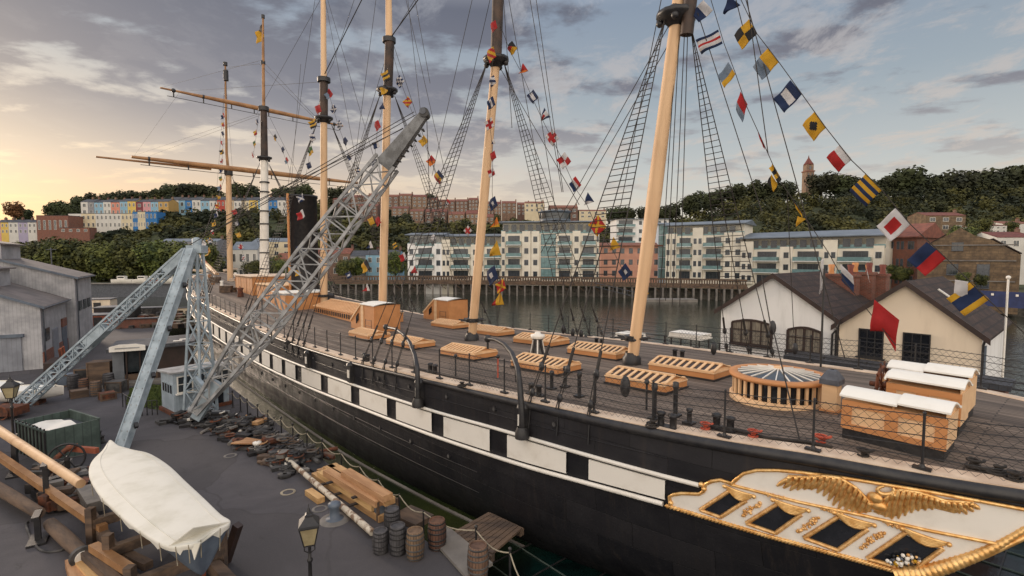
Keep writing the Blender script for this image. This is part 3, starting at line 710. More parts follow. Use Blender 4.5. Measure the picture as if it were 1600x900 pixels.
# shrouds with dead-eyes and ratlines
def shrouds(key, top, sbase, n, spread, sgn, rt0, rt1, deadr=.12, mm=None, ztop=.1):
    mo = masts[key][0]; T = AX(*top); T.z += ztop; T.y = sgn*.35
    bases = []
    for i in range(n):
        s = sbase-i*spread; y = sgn*(HB(s)+.12); zb = ZG(s)
        bases.append(Vector((s, y, zb)))
    for b in bases:
        mb = MB(); d1 = (T-b).normalized()
        e = b+d1*1.35
        mb.tube(e, T, .021, 'rope', n=5)
        for yy in (-.05, .05): mb.tube(b+Vector((yy, 0, 0)), e+Vector((yy, 0, 0)), .018, 'rope', n=5)
        mb.ball(b+d1*.38, deadr, 'black', 8, 5, (1, .7, 1.3)); mb.ball(e, deadr, 'black', 8, 5, (1, .7, 1.5))
        mb.tube(e, e+d1*.8, .055, 'rope', n=6)
        mb.tube(b+d1*.3, (b.x, b.y, b.z-.9), .03, 'black', n=6)      # chain plate on the hull side
        mb.build('shroud', ship)
    mb = MB(); a0, a1 = bases[0], bases[-1]
    for k in range(int(rt0*60), int(rt1*60)):
        t = k/60.0*1.0; p = [b.lerp(T, t) for b in bases]
        for u, v in zip(p, p[1:]): mb.tube(u, v, .016 if key > 3 else .024, 'rope', n=4, caps=False)
    mb.build('ratlines', ship)
shrouds(6, (1047, 36), -.9, 3, 1.25, 1, .30, .97)
shrouds(6, (1072, 40), -.9, 3, 1.25, -1, .28, .97)
shrouds(5, (770, 98), 11.3, 4, 1.15, 1, .32, .97)
shrouds(5, (780, 98), 11.3, 4, 1.15, -1, .25, .97)
shrouds(4, (601, 150), 23.4, 4, 1.15, 1, .30, .97)
shrouds(4, (610, 150), 23.4, 4, 1.15, -1, .30, .97)
shrouds(3, (502, 192), 35.8, 4, 1.2, 1, .2, .97)
shrouds(3, (511, 192), 35.8, 4, 1.2, -1, .3, .97)
shrouds(2, (411, 256), 55.6, 5, 1.2, 1, .05, .95)
shrouds(2, (415, 256), 55.6, 5, 1.2, -1, .05, .95)
shrouds(1, (356, 276), 73.8, 4, 1.2, 1, .05, .95)
shrouds(1, (358, 276), 73.8, 4, 1.2, -1, .05, .95)
# loose tackle blocks hanging in the aftmost rigging
for a in ((1262, 470, 1250, 560, -3, -3), (1207, 500, 1245, 650, -2, 2), (1200, 440, 1212, 540, -3, -3), (1000, 350, 1003, 545, 0, 0)):
    pass
stay(1207, 510, 1250, 690, .02, 2, 5.6); stay(1190, 430, 1208, 530, .02, 0, 1); stay(1230, 300, 1240, 520, .015, -3, -4)
def block(px, py, off, r=.15):
    q = AX(px, py, off); mb = MB(); mb.ball(q, r, 'black', 8, 6, (.8, .7, 1.6)); mb.build('pulley_block', ship)
for b in ((1207, 512, 2), (1242, 545, -3), (977, 604, 6, .22), (1240, 585, 0), (1115, 545, -5, .2)): block(*b)

# ---- bowsprit and catheads
mb = MB(); mb.path([(84, 0, 6.6), (92, 0, 8.2), (104, 0, 11.0)], [.34, .32, .16], 'spar', 10); mb.build('bowsprit', ship)
mb = MB(); mb.bar((86, 1.5, 7.2), (89, 4.2, 7.4), .35, .35, 'margin'); mb.bar((86, -1.5, 7.2), (89, -4.2, 7.4), .35, .35, 'margin')
mb.ball((91.2, 0, 7.2), .5, 'white', 10, 7, (1.2, .7, 1.5)); mb.ball((91.6, 0, 8.0), .27, 'goldmat', 8, 6); mb.build('figurehead', ship)

# ---- railing
def rails(sgn, s0, s1, step, net):
    zs = [.28, .52, .76, 1.0, 1.22]
    s = s0
    while s <= s1:
        y = sgn*(HB(s)-.16); z = ZG(s)+.06; mb = MB()
        mb.tube((s, y, z), (s, y, z+1.27), .028, 'black', n=8); mb.ball((s, y, z+1.27), .04, 'black', 6, 4)
        mb.box((s, y, z+.03), (.34, .15, .05), 'black'); mb.lathe((s, y, z+.05), [(.07, 0), (.04, .08)], 'black', 8)
        mb.build('rail_stanchion', ship); s += step
    mb = MB(); n = int((s1-s0)/step*2)
    for h in zs:
        pts = []
        for i in range(n+1):
            ss = s0+(s1-s0)*i/n; pts.append((ss, sgn*(HB(ss)-.16), ZG(ss)+.06+h-(.025 if i % 2 else 0)))
        mb.path(pts, .011, 'black', 4, False)
    mb.build('rail_wires', ship)
    if net:
        mb = MB(); c = .105
        n = int((net-s0)/c)
        def pt(i, j):
            ss = s0+i*c; return Vector((ss, sgn*(HB(ss)-.15), ZG(ss)+.09+j*c*1.05))
        for i in range(n):
            for j in range(11):
                if (i+j) % 2 == 0: mb.tube(pt(i, j), pt(i+1, j+1), .0045, 'black', n=3, caps=False)
                else: mb.tube(pt(i, j+1), pt(i+1, j), .0045, 'black', n=3, caps=False)
        mb.build('rail_netting', ship, fix=False)
rails(1, -15.4, 50, 2.0, 4); rails(-1, -15.2, 50, 2.0, 2)
for a in range(3):
    pass
# foremost rail in longer spans
mb = MB()
for sg in (1, -1):
    for h in (.4, .8, 1.2): mb.path([(s, sg*max(HB(s)-.16, .05), ZG(s)+h) for s in range(50, 90, 2)], .02, 'black', 4, False)
    for s in range(50, 90, 2): mb.tube((s, sg*max(HB(s)-.16, .05), ZG(s)), (s, sg*max(HB(s)-.16, .05), ZG(s)+1.25), .03, 'black', n=5)
mb.build('bow_railing', ship)

# ---- davits
def davit(pts, sockets):
    mb = MB(); P = [AX(x, y, o) for x, y, o in pts]
    # smooth the bend
    Q = []
    for i in range(len(P)-1):
        for t in (0, .5): Q.append(P[i].lerp(P[i+1], t))
    Q.append(P[-1]); mb.path(Q, [.12-.05*i/(len(Q)-1) for i in range(len(Q))], 'black', 10)
    mb.ball(P[-1], .17, 'black'); 
    mb.tube(P[-1], P[-1]+Vector((0, 0, -.45)), .05, 'black')
    mb.lathe((P[0].x, P[0].y, P[0].z), [(.26, -.1), (.26, .1), (.18, .3)], 'black', 12)
    o = mb.build('davit', ship)
davit([(816, 680, 7.45), (816, 650, 7.5), (812, 600, 7.4), (809, 575, 7.2), (800, 552, 6.8), (788, 538, 6.3), (775, 531, 5.8), (762, 529, 5.4)], 0)
davit([(653, 632, 7.85), (653, 605, 7.85), (652, 575, 7.8), (648, 555, 7.5), (640, 535, 7.1), (630, 522, 6.7), (618, 514, 6.2), (603, 511, 5.7)], 0)
mb = MB()
for px, py in ((822, 655), (660, 612), (552, 583), (485, 562)):
    q = HP(px, py); mb.box((q.x, q.y+.12, q.z), (.42, .30, .95), 'black'); mb.box((q.x, q.y+.285, q.z), (.22, .04, .42), 'white')
    mb.lathe((q.x, q.y+.14, q.z+.45), [(.24, 0), (.2, .12), (.05, .18)], 'black', 10)
    mb.build('davit_socket', ship); mb = MB()

# ---- deck fittings
def at_deck(px, py): q = DK(px, py); return q
def deck_hatch(px, py, L, Wd, ridge=.5):
    q = DK(px, py); s, y = q.x, q.y; z = deckz(s, y); sl = (ZG(s+1)-ZG(s-1))/2
    o = empty('deck_hatch', (s, y, z)); o.parent = ship; o.rotation_euler = (0, -math.atan(sl), 0)
    mb = MB(); mb.box((0, 0, .03), (L+.1, Wd+.1, .07), 'black'); mb.box((0, 0, .17), (L, Wd, .22), 'tan'); mb.box((0, 0, .295), (L+.05, Wd+.05, .04), 'tanlight'); mb.build('coaming', o)
    mb = MB(); h = .20; a, b = L/2-.05, Wd/2-.04
    mb.box((-a+.05, 0, .36), (.12, 2*b, .10), 'tanlight'); mb.box((a-.05, 0, .36), (.12, 2*b, .10), 'tanlight')
    # the lid: two slopes with spaced battens over dark glass
    for sg in (1, -1):
        mb.poly([(-a, sg*b, .325), (a, sg*b, .325), (a, sg*.05, .325+h), (-a, sg*.05, .325+h)], 'sparwood' if (px < 900 and px != 852) else 'frame')
        n = int(L/.30)
        for i in range(n+1):
            x = -a+2*a*i/n; mb.bar((x, sg*b, .35), (x, sg*.04, .35+h), .115, .035, 'tanlight')
        mb.bar((-a, sg*b, .345), (a, sg*b, .345), .09, .05, 'tanlight')
    mb.bar((-a, 0, .36+h), (a, 0, .36+h), .16, .06, 'tanlight')
    for x in (-a, a): mb.poly([(x, b, .32), (x, -b, .32), (x, 0, .33+h)], 'tan')
    mb.build('slatted_lid', o)
    return o
for px, py, L, Wd in ((1008, 602, 2.6, 1.5), (852, 576, 2.9, 1.5), (732, 556, 3.0, 1.5), (641, 540, 3.1, 1.6), (577, 527, 3.0, 1.6),
                      (1077, 583, 2.9, 1.5), (938, 555, 3.1, 1.5), (845, 537, 3.2, 1.5), (769, 522, 3.0, 1.5), (703, 511, 3.0, 1.5)): deck_hatch(px, py, L, Wd)
# round saloon skylight
def round_skylight(px, py):
    q = DK(px, py); z = deckz(q.x, q.y); o = empty('round_skylight', (q.x, q.y, z)); o.parent = ship
    r = 1.42
    mb = MB(); mb.lathe((0, 0, 0), [(r+.06, -.05), (r+.06, .14), (r-.02, .17), (r-.06, .14)], 'tanlight', 40); mb.build('plinth', o)
    mb = MB(); mb.lathe((0, 0, 0), [(r-.14, .1), (r-.14, .74)], 'glassdark', 40); mb.build('side_glazing', o)
    mb = MB()
    for k in range(32):
        a = k*2*math.pi/32; mb.box(((r-.06)*math.cos(a), (r-.06)*math.sin(a), .43), (.07, .085, .62), 'tanlight', a)
    mb.build('balusters', o)
    mb = MB(); mb.lathe((0, 0, 0), [(r-.16, .72), (r+.07, .72), (r+.10, .78), (r+.07, .85), (r-.16, .86), (r-.2, .80)], 'tan', 40); mb.build('rim', o)
    mb = MB(); mb.lathe((0, 0, 0), [(r-.18, .84), (.12, 1.00)], 'glass', 40); mb.build('glass_roof', o)
    mb = MB()
    for k in range(20):
        a = k*2*math.pi/20; mb.bar(((r-.18)*math.cos(a), (r-.18)*math.sin(a), .855), (.1*math.cos(a), .1*math.sin(a), 1.02), .03, .03, 'white')
    mb.lathe((0, 0, 0), [(.0, 1.09), (.14, 1.06), (.18, .99)], 'tanlight', 16); mb.build('glazing_ribs', o)
round_skylight(1215, 622)
# vent post with grey pyramid hood
q = DK(1298, 643); z = deckz(q.x, q.y); o = empty('vent_post', (q.x, q.y, z)); o.parent = ship
mb = MB(); mb.box((0, 0, .42), (.40, .40, .86), 'tanlight'); mb.box((0, 0, .04), (.48, .48, .08), 'tan'); mb.build('post', o)
mb = MB(); hh = [(-.26, -.26, .85), (.26, -.26, .85), (.26, .26, .85), (-.26, .26, .85)]; 
mb.grid([hh, [(x, y, 1.0) for x, y, z in hh], [(x*.45, y*.45, 1.25) for x, y, z in hh], [(x*.2, y*.2, 1.28) for x, y, z in hh]], 'lead', True, sm=False); mb.build('hood', o)
# long companion skylights with curved white tops
def wedge_box(p0, p1, wdt, h, name='saloon_skylight', split=.45, black=.28, roofside=1, inner=True):
    # p0 forward bottom corner, p1 aft bottom corner of the port face (ship frame)
    L = p0.x-p1.x; zf = min(deckz(p0.x, p0.y), deckz(p1.x, p1.y)); o = empty(name, (p1.x, p1.y, zf)); o.parent = ship
    sl = (deckz(p0.x, p0.y)-deckz(p1.x, p1.y))/L; o.location.z = deckz(p1.x, p1.y); o.rotation_euler = (0, -math.atan(sl), 0)
    mb = MB(); mb.box((L/2, -wdt/2, black/2), (L-.06, wdt-.06, black), 'black'); mb.build('base', o)
    mb = MB(); mb.box((L/2, -wdt/2, black+(h-black)/2), (L, wdt, h-black), 'tanlight')
    # framing on the port side
    for x0, x1 in ((0, .22), (L*.5-.13, L*.5+.13), (L-.22, L)): mb.box(((x0+x1)/2, .012, black+(h-black)/2), (x1-x0, .03, h-black), 'tan')
    for z0, z1 in ((black, black+.14), (h-.16, h)): mb.box((L/2, .018, (z0+z1)/2), (L, .03, z1-z0), 'tan')
    mb.build('panelled_body', o)
    for a, b, dz in ((split*L, L+.05, 0.0), (-.05, split*L-.01, .055)):
        mb = MB(); rows = []
        for x in (a, b):
            rows.append([(x, .09-(wdt+.14)*k/8, h+dz+.02+.25*math.sin(math.pi*min(1, k/8+.1)**.85)) for k in range(9)])
        mb.grid(rows, 'whitecover'); 
        low = [[(x, y, z-.045) for x, y, z in r] for r in rows]; mb.grid(low, 'whitecover')
        for r1, r2 in ((rows[0], low[0]), (rows[1], low[1])): mb.grid([r1, r2], 'whitecover', sm=False)
        mb.grid([[rows[0][0], rows[1][0]], [low[0][0], low[1][0]]], 'whitecover', sm=False); mb.build('curved_top', o)
        mb = MB(); x = a+.08 if a > 0 else .03
        mb.poly([(x, y, z-.04) for _, y, z in rows[0]]+[(x, .09-(wdt+.14), h), (x, .09, h)], 'tanlight'); mb.build('end_board', o)
f0 = DK(1305, 690); a0 = DK(1482, 716); a0.y = f0.y = (f0.y+a0.y)/2
wedge_box(f0, a0, 1.3, 1.02)
f1 = DK(1380, 660); a1 = DK(1500, 682); f1.y = a1.y = (f1.y+a1.y)/2; wedge_box(f1, a1, 1.2, 1.12, split=1.0)
f2 = DK(1382, 640); a2 = DK(1514, 658); f2.y = a2.y = (f2.y+a2.y)/2; wedge_box(f2, a2, 1.25, 1.15, split=.55)
print('boxes', f0, a0, f1, a1, f2, a2)
# steering wheel and binnacle beside the boxes
q = DK(1376, 640); z = deckz(q.x, q.y); mb = MB()
for k in range(10):
    a = k*math.pi/5; mb.tube((q.x, q.y, z+.75), (q.x, q.y+.72*math.cos(a), z+.75+.72*math.sin(a)), .025, 'rust', n=6)
mb.path([(q.x, q.y+.55*math.cos(k*math.pi/12), z+.75+.55*math.sin(k*math.pi/12)) for k in range(25)], .045, 'rust', 6, False)
mb.tube((q.x-.3, q.y, z+.75), (q.x+.3, q.y, z+.75), .08, 'rust'); mb.box((q.x-.25, q.y, z+.38), (.12, .35, .76), 'rust'); mb.build('steering_wheel', ship)
# companion houses amidships
def companion(px, py, L, Wd, h, name='companion_house'):
    q = DK(px, py); z = deckz(q.x, q.y); o = empty(name, (q.x, q.y, z)); o.parent = ship     # aft port bottom corner
    mb = MB(); mb.box((L*.30, -Wd/2, h/2), (L*.6, Wd, h), 'tan'); mb.box((L*.56, .014, h/2), (.42, .035, h-.02), 'tanlight')
    mb.box((.1, .012, h/2), (.12, .03, h), 'tan'); mb.build('cabin', o)
    mb = MB(); mb.prism([(L*.6, 0, 0), (L*1.12, 0, 0), (L*1.12, 0, h*.28), (L*.6, 0, h*.98)], (0, -Wd, 0), 'tan')
    for k in range(4): mb.box((L*.74+k*.12, .02, h*.5-k*.09), (.07, .04, h*.28), 'glassdark')
    mb.bar((L*.62, .02, h*.99), (L*1.13, .02, h*.30), .07, .12, 'tanlight'); mb.build('stair_cowl', o)
    mb = MB(); rows = [[(x, .08-(Wd+.16)*k/6, h+.02+.14*math.sin(math.pi*k/6)) for k in range(7)] for x in (-.08, L*.63)]
    mb.grid(rows, 'whitecover'); mb.grid([[(x, y, z_-.06) for x, y, z_ in r] for r in rows], 'whitecover')
    mb.grid([[rows[0][0], rows[1][0]], [(x, y, z_-.06) for x, y, z_ in (rows[0][0], rows[1][0])]], 'whitecover'); mb.build('curved_roof', o)
    mb = MB(); mb.box((L*.3, .1, .12), (.6, .12, .2), 'black'); mb.build('step', o)
    mb = MB()
    for zz in (.9, .5): mb.path([(.05, .25, zz), (.05+.9, .25, zz)], .015, 'black', 5)
    for xx in (.05, .95): mb.tube((xx, .25, 0), (xx, .25, .95), .018, 'black', n=5)
    mb.build('handrail', o)
companion(586, 521, 3.6, 2.0, 1.95); companion(701, 504, 3.6, 2.0, 1.85)
mb = MB()
for k in range(2):
    pass
# big slatted engine skylight behind
def engine_skylight(px, py, L, Wd):
    q = DK(px, py); z = deckz(q.x, q.y); o = empty('engine_skylight', (q.x, q.y, z)); o.parent = ship
    mb = MB(); mb.box((L/2, -Wd/2, .35), (L, Wd, .7), 'tan'); mb.build('coaming', o)
    mb = MB()
    for k in range(int(L/.45)): mb.box((.25+k*.45, .012, .38), (.22, .04, .36), 'glassdark')
    mb.build('port_panes', o)
    mb = MB()
    for sg in (0, 1):
        y0 = 0.05 if sg == 0 else -Wd-.05
        for k in range(int(L/.5)+1):
            x = k*L/int(L/.5); mb.bar((x, y0, .72), (x, -Wd/2, 1.25), .13, .05, 'tanlight')
        mb.poly([(0, y0, .69), (L, y0, .69), (L, -Wd/2, 1.21), (0, -Wd/2, 1.21)], 'tan')
    mb.bar((0, -Wd/2, 1.28), (L, -Wd/2, 1.28), .25, .08, 'tanlight'); mb.build('sloping_lights', o)
engine_skylight(570, 508, 11, 3.4)
# low white roofed galley forward of the funnel, fore deckhouses
def deckhouse(px, py, L, Wd, h, roof, name='deckhouse'):
    q = DK(px, py); z = deckz(q.x, q.y); o = empty(name, (q.x, q.y, z)); o.parent = ship
    mb = MB(); mb.box((L/2, -Wd/2, h/2), (L, Wd, h), 'tan')
    for k in range(int(L/1.2)+1): mb.box((.1+k*(L-.2)/int(L/1.2), .012, h/2), (.16, .03, h), 'tanlight' if k % 2 else 'sparwood')
    mb.box((L/2, .014, h-.1), (L, .04, .2), 'sparwood'); mb.build('panelled_wall', o)
    mb = MB(); mb.box((L/2, -Wd/2, h+.05), (L+.3, Wd+.4, .1), roof); mb.build('flat_roof', o)
deckhouse(447, 487, 3.5, 4, 1.7, 'whitecover'); deckhouse(432, 476, 7, 4.4, 1.9, 'tanlight'); deckhouse(395, 462, 8, 7, 2.2, 'margin')
q = AX(413, 440); mb = MB(); mb.box((q.x-1, 0, deckz(q.x, 0)+.9), (3.0, 3.4, 1.8), 'white'); mb.build('mast_house', ship)
mb = MB(); rgd = random.Random(2)
for k in range(46):
    s = rgd.uniform(44, 82); y = rgd.uniform(-4.5, 4.8); sz = rgd.uniform(.25, .9); mb = MB(); z = deckz(s, y)
    if k % 3: mb.box((s, y, z+sz*.5), (sz*1.6, sz*.9, sz), rgd.choice(['black', 'sparwood', 'margin', 'oldwood', 'tan', 'black']), rgd.random())
    else: mb.lathe((s, y, z), [(sz*.4, 0), (sz*.3, sz*.8), (sz*.42, sz*1.2), (0, sz*1.25)], rgd.choice(['black', 'white', 'rust']), 10)
    mb.build('deck_locker' if k % 3 else 'deck_ventilator', ship)
# capstan
q = DK(840, 556); z = deckz(q.x, q.y); o = empty('capstan', (q.x, q.y, z)); o.parent = ship
mb = MB(); mb.lathe((0, 0, 0), [(.58, 0), (.58, .12), (.5, .16)], 'black', 20); mb.build('base', o)
mb = MB(); mb.lathe((0, 0, 0), [(.36, .14), (.30, .3), (.20, .55), (.22, .8), (.30, .9)], 'scrapgrey', 16)
for k in range(8):
    a = k*math.pi/4; mb.bar((.36*math.cos(a), .36*math.sin(a), .16), (.23*math.cos(a), .23*math.sin(a), .85), .07, .05, 'white' if k % 2 else 'black')
mb.build('drum', o)
mb = MB(); mb.lathe((0, 0, 0), [(.32, .9), (.36, .98), (.36, 1.08), (.15, 1.14), (.14, 1.22), (0, 1.24)], 'white', 16); mb.build('drumhead', o)
# bollards, cleats, pipes and rope coils on the margin and the deck
def bollard(px, py, h=.42, r=.10, double=True):
    q = DK(px, py); z = deckz(q.x, q.y); mb = MB()
    for dx in ((-.2, .2) if double else (0,)): mb.lathe((q.x+dx, q.y, z), [(r*1.2, 0), (r, .06), (r, h*.8), (r*1.35, h*.85), (r*1.3, h), (0, h+.03)], 'black', 12)
    mb.box((q.x, q.y, z+.03), (.7 if double else .3, .3, .06), 'black'); mb.build('bollard', ship)
for px, py in ((836, 618), (676, 583), (572, 565), (1042, 668), (1130, 672), (1060, 560), (936, 540)): bollard(px, py)
for px, py, h in ((1022, 655, 1.1), (1055, 650, 1.05), (883, 605, .8), (862, 608, .7), (1077, 662, .45), (905, 620, .9)): bollard(px, py, h, .07, False)
def coil(px, py, m, r=.2):
    q = DK(px, py); z = deckz(q.x, q.y); mb = MB()
    mb.path([(q.x+(r-.006*k)*math.cos(k*.5), q.y+(r-.006*k)*math.sin(k*.5), z+.04+.0035*k) for k in range(52)], .032, m, 6); mb.build('rope_coil', ship)
for a in ((1103, 672, 'lifered', .13), (1178, 684, 'lifered', .13), (1284, 693, 'lifered', .11), (1522, 732, 'rope', .14), (1020, 668, 'rope'), (1350, 715, 'rope', .12), (722, 605, 'rope'), (450, 537, 'rope', .3), (1560, 742, 'rope', .2), (1585, 752, 'rope', .16)): coil(*a)
def chainrun(pts, r=.045):
    P = [DK(*p) for p in pts]; mb = MB(); mb.path([(p.x, p.y, deckz(p.x, p.y)+.06) for p in P], r, 'rope', 6); mb.build('deck_hose', ship)
chainrun([(1110, 670), (1150, 676), (1200, 688), (1260, 694), (1300, 703)]); chainrun([(1512, 733), (1540, 738), (1562, 745), (1600, 752), (1660, 757)]); chainrun([(640, 575), (700, 590), (760, 602)], .03)
for px, py in ((712, 588), (778, 590), (806, 597), (1010, 640), (930, 630)):
    q = DK(px, py); mb = MB(); mb.tube((q.x, q.y, q.z), (q.x, q.y, q.z+.9), .035, 'lifered' if px == 778 else 'black'); mb.ball((q.x, q.y, q.z+.9), .09, 'black'); mb.build('deck_post', ship)
# starboard fore-and-aft rail with clutter at the chains
for px, py in ((880, 515), (895, 520), (908, 522), (915, 530), (1150, 560), (1170, 565)):
    q = AX(px, py, -7); mb = MB(); mb.ball(q, .2, 'black', 8, 5, (.8, .6, 1.6)); mb.build('tackle_block', ship)
# blank jackstaff posts aft on the starboard rail
q = AX(1284, 560, -6); mb = MB(); mb.tube((q.x, -5.9, ZG(q.x)), (q.x, -5.9, CAMZ-.55), .045, 'black', n=8); mb.build('flag_post', ship)

# ---- gilded stern quarter
def PX(pts, add): return [HP(x, y, add) for x, y in pts]
carv = empty('stern_decoration', (0, 0, 0)); carv.parent = ship
def interp(x, P):
    if x <= P[0][0]: return P[0][1]
    for (a, b), (c, d_) in zip(P, P[1:]):
        if x <= c: return b+(d_-b)*(x-a)/max(c-a, 1e-6)
    return P[-1][1]
TOP = [(1046, 776), (1052, 773), (1065, 771), (1092, 772), (1099, 768), (1102, 757), (1112, 752), (1126, 750), (1143, 756), (1150, 749), (1162, 740), (1182, 735), (1215, 735), (1250, 738), (1320, 747), (1450, 768), (1600, 796), (1700, 813)]
BOT = [(1046, 791), (1100, 808), (1200, 838), (1320, 870), (1400, 893), (1436, 904), (1480, 893), (1545, 866), (1600, 840), (1650, 822), (1700, 815)]
mb = MB(); xs = [1046, 1052, 1060, 1075, 1092, 1099, 1102, 1112, 1126, 1143, 1150, 1162, 1175, 1190, 1215]+list(range(1235, 1700, 20))+[1700]
rows = [[HP(x, interp(x, TOP)+(interp(x, BOT)-interp(x, TOP))*k/6, .085) for k in range(7)] for x in xs]
mb.grid(rows, 'white'); rim = [r[0] for r in rows]+[r[-1] for r in rows[::-1]]
mb.grid([rim+[rim[0]], [p-Vector((0, .09, 0)) for p in rim+[rim[0]]]], 'white', sm=False); mb.build('white_backboard', carv, fix=False)
def gpath(pts, r, add=.11, m='gold', name='gilt_moulding', n=8, dens=1, parent=None):
    P = []
    for (a, b), (c, d_) in zip(pts, pts[1:]):
        k = max(1, int(math.hypot(c-a, d_-b)/18)*dens)
        for i in range(k): P.append(HP(a+(c-a)*i/k, b+(d_-b)*i/k, add))
    P.append(HP(*pts[-1], add)); mb = MB(); mb.path(P, r, m, n); mb.build(name, parent or carv); return P
gpath([t for t in TOP if t[0] >= 1143], .045)
gpath([(1047, 790)]+[t for t in TOP if t[0] <= 1143]+[(1143, 756)], .05)
gpath([(1140, 757), (1250, 785), (1355, 807), (1450, 829), (1558, 850)], .04)
gpath([(1130, 752), (1144, 757), (1155, 747)], .03)
for x, y in ((1100, 764), (1096, 757), (1048, 786)): 
    q = HP(x, y, .12); mb = MB(); mb.ball(q, .075, 'gold'); mb.build('scroll_boss', carv)
# rope moulding along the bottom: twisted strands
P = []
for x in range(1040, 1402, 3): P.append(HP(x, interp(x, [(1040, 790), (1046, 792), (1100, 808), (1200, 838), (1320, 870), (1405, 894)]), .10))
mb = MB(); mb.path(P, .04, 'gold', 8)
for k in range(3):
    rows = []; T = []
    for i, p in enumerate(P):
        a = i*1.15+k*2.094; T.append(p+Vector((0, math.cos(a)*.035, math.sin(a)*.042)))
    mb.path(T, .026, 'gold', 5)
mb.build('rope_moulding', carv)
# windows
WIN = [[(1138, 770), (1162, 783), (1126, 806), (1098, 796)], [(1213, 791), (1247, 805), (1211, 831), (1171, 817)], [(1309, 811), (1350, 828), (1309, 857), (1262, 840)], [(1415, 836), (1467, 858), (1424, 889), (1362, 872)]]
for wq in WIN:
    c = (sum(p[0] for p in wq)/4, sum(p[1] for p in wq)/4)
    P = PX(wq, .10); mb = MB(); n = 6
    rows = []
    for i in range(n+1):
        a = (wq[0][0]+(wq[3][0]-wq[0][0])*i/n, wq[0][1]+(wq[3][1]-wq[0][1])*i/n); b = (wq[1][0]+(wq[2][0]-wq[1][0])*i/n, wq[1][1]+(wq[2][1]-wq[1][1])*i/n)
        rows.append([HP(a[0]+(b[0]-a[0])*j/n, a[1]+(b[1]-a[1])*j/n, .095) for j in range(n+1)])
    mb.grid(rows, 'glassdark'); win = mb.build('dark_window', carv, fix=False)
    ex = [(c[0]+(x-c[0])*1.13, c[1]+(y-c[1])*1.13) for x, y in wq]
    mb = MB()
    for i in range(4):
        a, b = ex[i], ex[(i+1) % 4]; Q = [HP(a[0]+(b[0]-a[0])*k/4, a[1]+(b[1]-a[1])*k/4, .115) for k in range(5)]
        mb.path(Q, .052 if i != 0 else .035, 'goldmat', 4)
    mb.build('gilt_frame', win)
    # swags hung across the top of the opening
    a, b = (wq[0][0]-6, wq[0][1]-7), (wq[1][0]+16, wq[1][1]-4); mb = MB()
    for k in range(6):
        sag = 3+k*2.6; Q = []
        for i in range(9):
            t = i/8; Q.append(HP(a[0]+(b[0]-a[0])*t, a[1]+(b[1]-a[1])*t-5+math.sin(math.pi*t)*sag*.9, .13))
        mb.path(Q, [.018+.022*math.sin(math.pi*i/8) for i in range(9)], 'gold', 6)
    for e in (a, b):
        q = HP(e[0], e[1]-3, .14); mb.ball(q, .055, 'gold')
    mb.build('gilt_swag', win)
# flower drops between the windows
random.seed(3)
for (x0, y0), (x1, y1) in (((1187, 786), (1160, 806)), ((1278, 810), (1245, 832)), ((1381, 832), (1343, 858))):
    mb = MB()
    for k in range(46):
        t = random.random(); wd = 8*math.sin(math.pi*min(1, t*.85+.12))
        x = x0+(x1-x0)*t+random.uniform(-1, 1)*wd*.8; y = y0+(y1-y0)*t+random.uniform(-1, 1)*wd*.5
        q = HP(x, y, random.uniform(.09, .13)); mb.ball(q, random.uniform(.022, .042), 'goldmat', 6, 4)
    mb.build('gilt_flower_drop', carv)
for (x, y) in ((1215, 783), (1305, 806), (1402, 829)):
    mb = MB()
    for k in range(24):
        u = random.uniform(-1, 1); q = HP(x-6+u*17, y-8+u*4+random.uniform(-2.5, 2.5), .12); mb.ball(q, random.uniform(.02, .038), 'goldmat', 6, 4)
    mb.build('gilt_garland', carv)
# the great spread-winged bird
def wing(name, top, low, n, tipout):
    mb = MB()
    # body of the wing under the feathers
    rows = []
    for i in range(n+1):
        t = i/n; a = polyat(top, t); b = polyat(low, t)
        rows.append([HP(a[0]+(b[0]-a[0])*k/4, a[1]+(b[1]-a[1])*k/4, .10+.05*math.sin(math.pi*k/4)) for k in range(5)])
    mb.grid(rows, 'gold')
    for i in range(n):
        t = (i+.5)/n; a = polyat(top, t); b = polyat(low, t)
        for (f0, f1, add, r) in ((.0, 1.06, .120, .050), (.0, .70, .165, .050), (.0, .38, .21, .050)):
            outer = (1-t) if tipout < 0 else t; dx = tipout*(4+(22 if tipout < 0 else 12)*outer)*(1 if f1 > 1 else .6)
            Q = [HP(a[0]+(b[0]+dx-a[0])*(f0+(f1-f0)*k/4), a[1]+(b[1]-a[1])*(f0+(f1-f0)*k/4), add-.02*k/4) for k in range(5)]
            mb.path(Q, [r*.6, r*.9, r, r*1.05, r*.45], 'gold', 8)
    P = [HP(*polyat(top, i/16), .17) for i in range(17)]; mb.path(P, [.05-.025*abs(i/16-.5) for i in range(17)], 'gold', 6)
    return mb.build(name, carv)
def polyat(P, t):
    L = [math.hypot(c-a, d_-b) for (a, b), (c, d_) in zip(P, P[1:])]; T = t*sum(L)
    for i, l in enumerate(L):
        if T <= l or i == len(L)-1:
            u = max(0, min(1, T/l)); return (P[i][0]+(P[i+1][0]-P[i][0])*u, P[i][1]+(P[i+1][1]-P[i][1])*u)
        T -= l
wing('gilt_wing', [(1231, 744), (1258, 746), (1286, 744), (1312, 747), (1338, 763), (1362, 788)], [(1236, 757), (1258, 765), (1284, 763), (1304, 774), (1318, 792), (1343, 802), (1362, 800)], 15, -1)
wing('gilt_wing', [(1385, 776), (1402, 765), (1436, 770), (1477, 783), (1521, 786)], [(1364, 800), (1392, 810), (1421, 797), (1458, 794), (1494, 803), (1519, 793)], 16, 1)
mb = MB(); P = [HP(1384+13*math.cos(a), 766+6.5*math.sin(a), .19) for a in [k*math.pi/8-.6 for k in range(14)]]
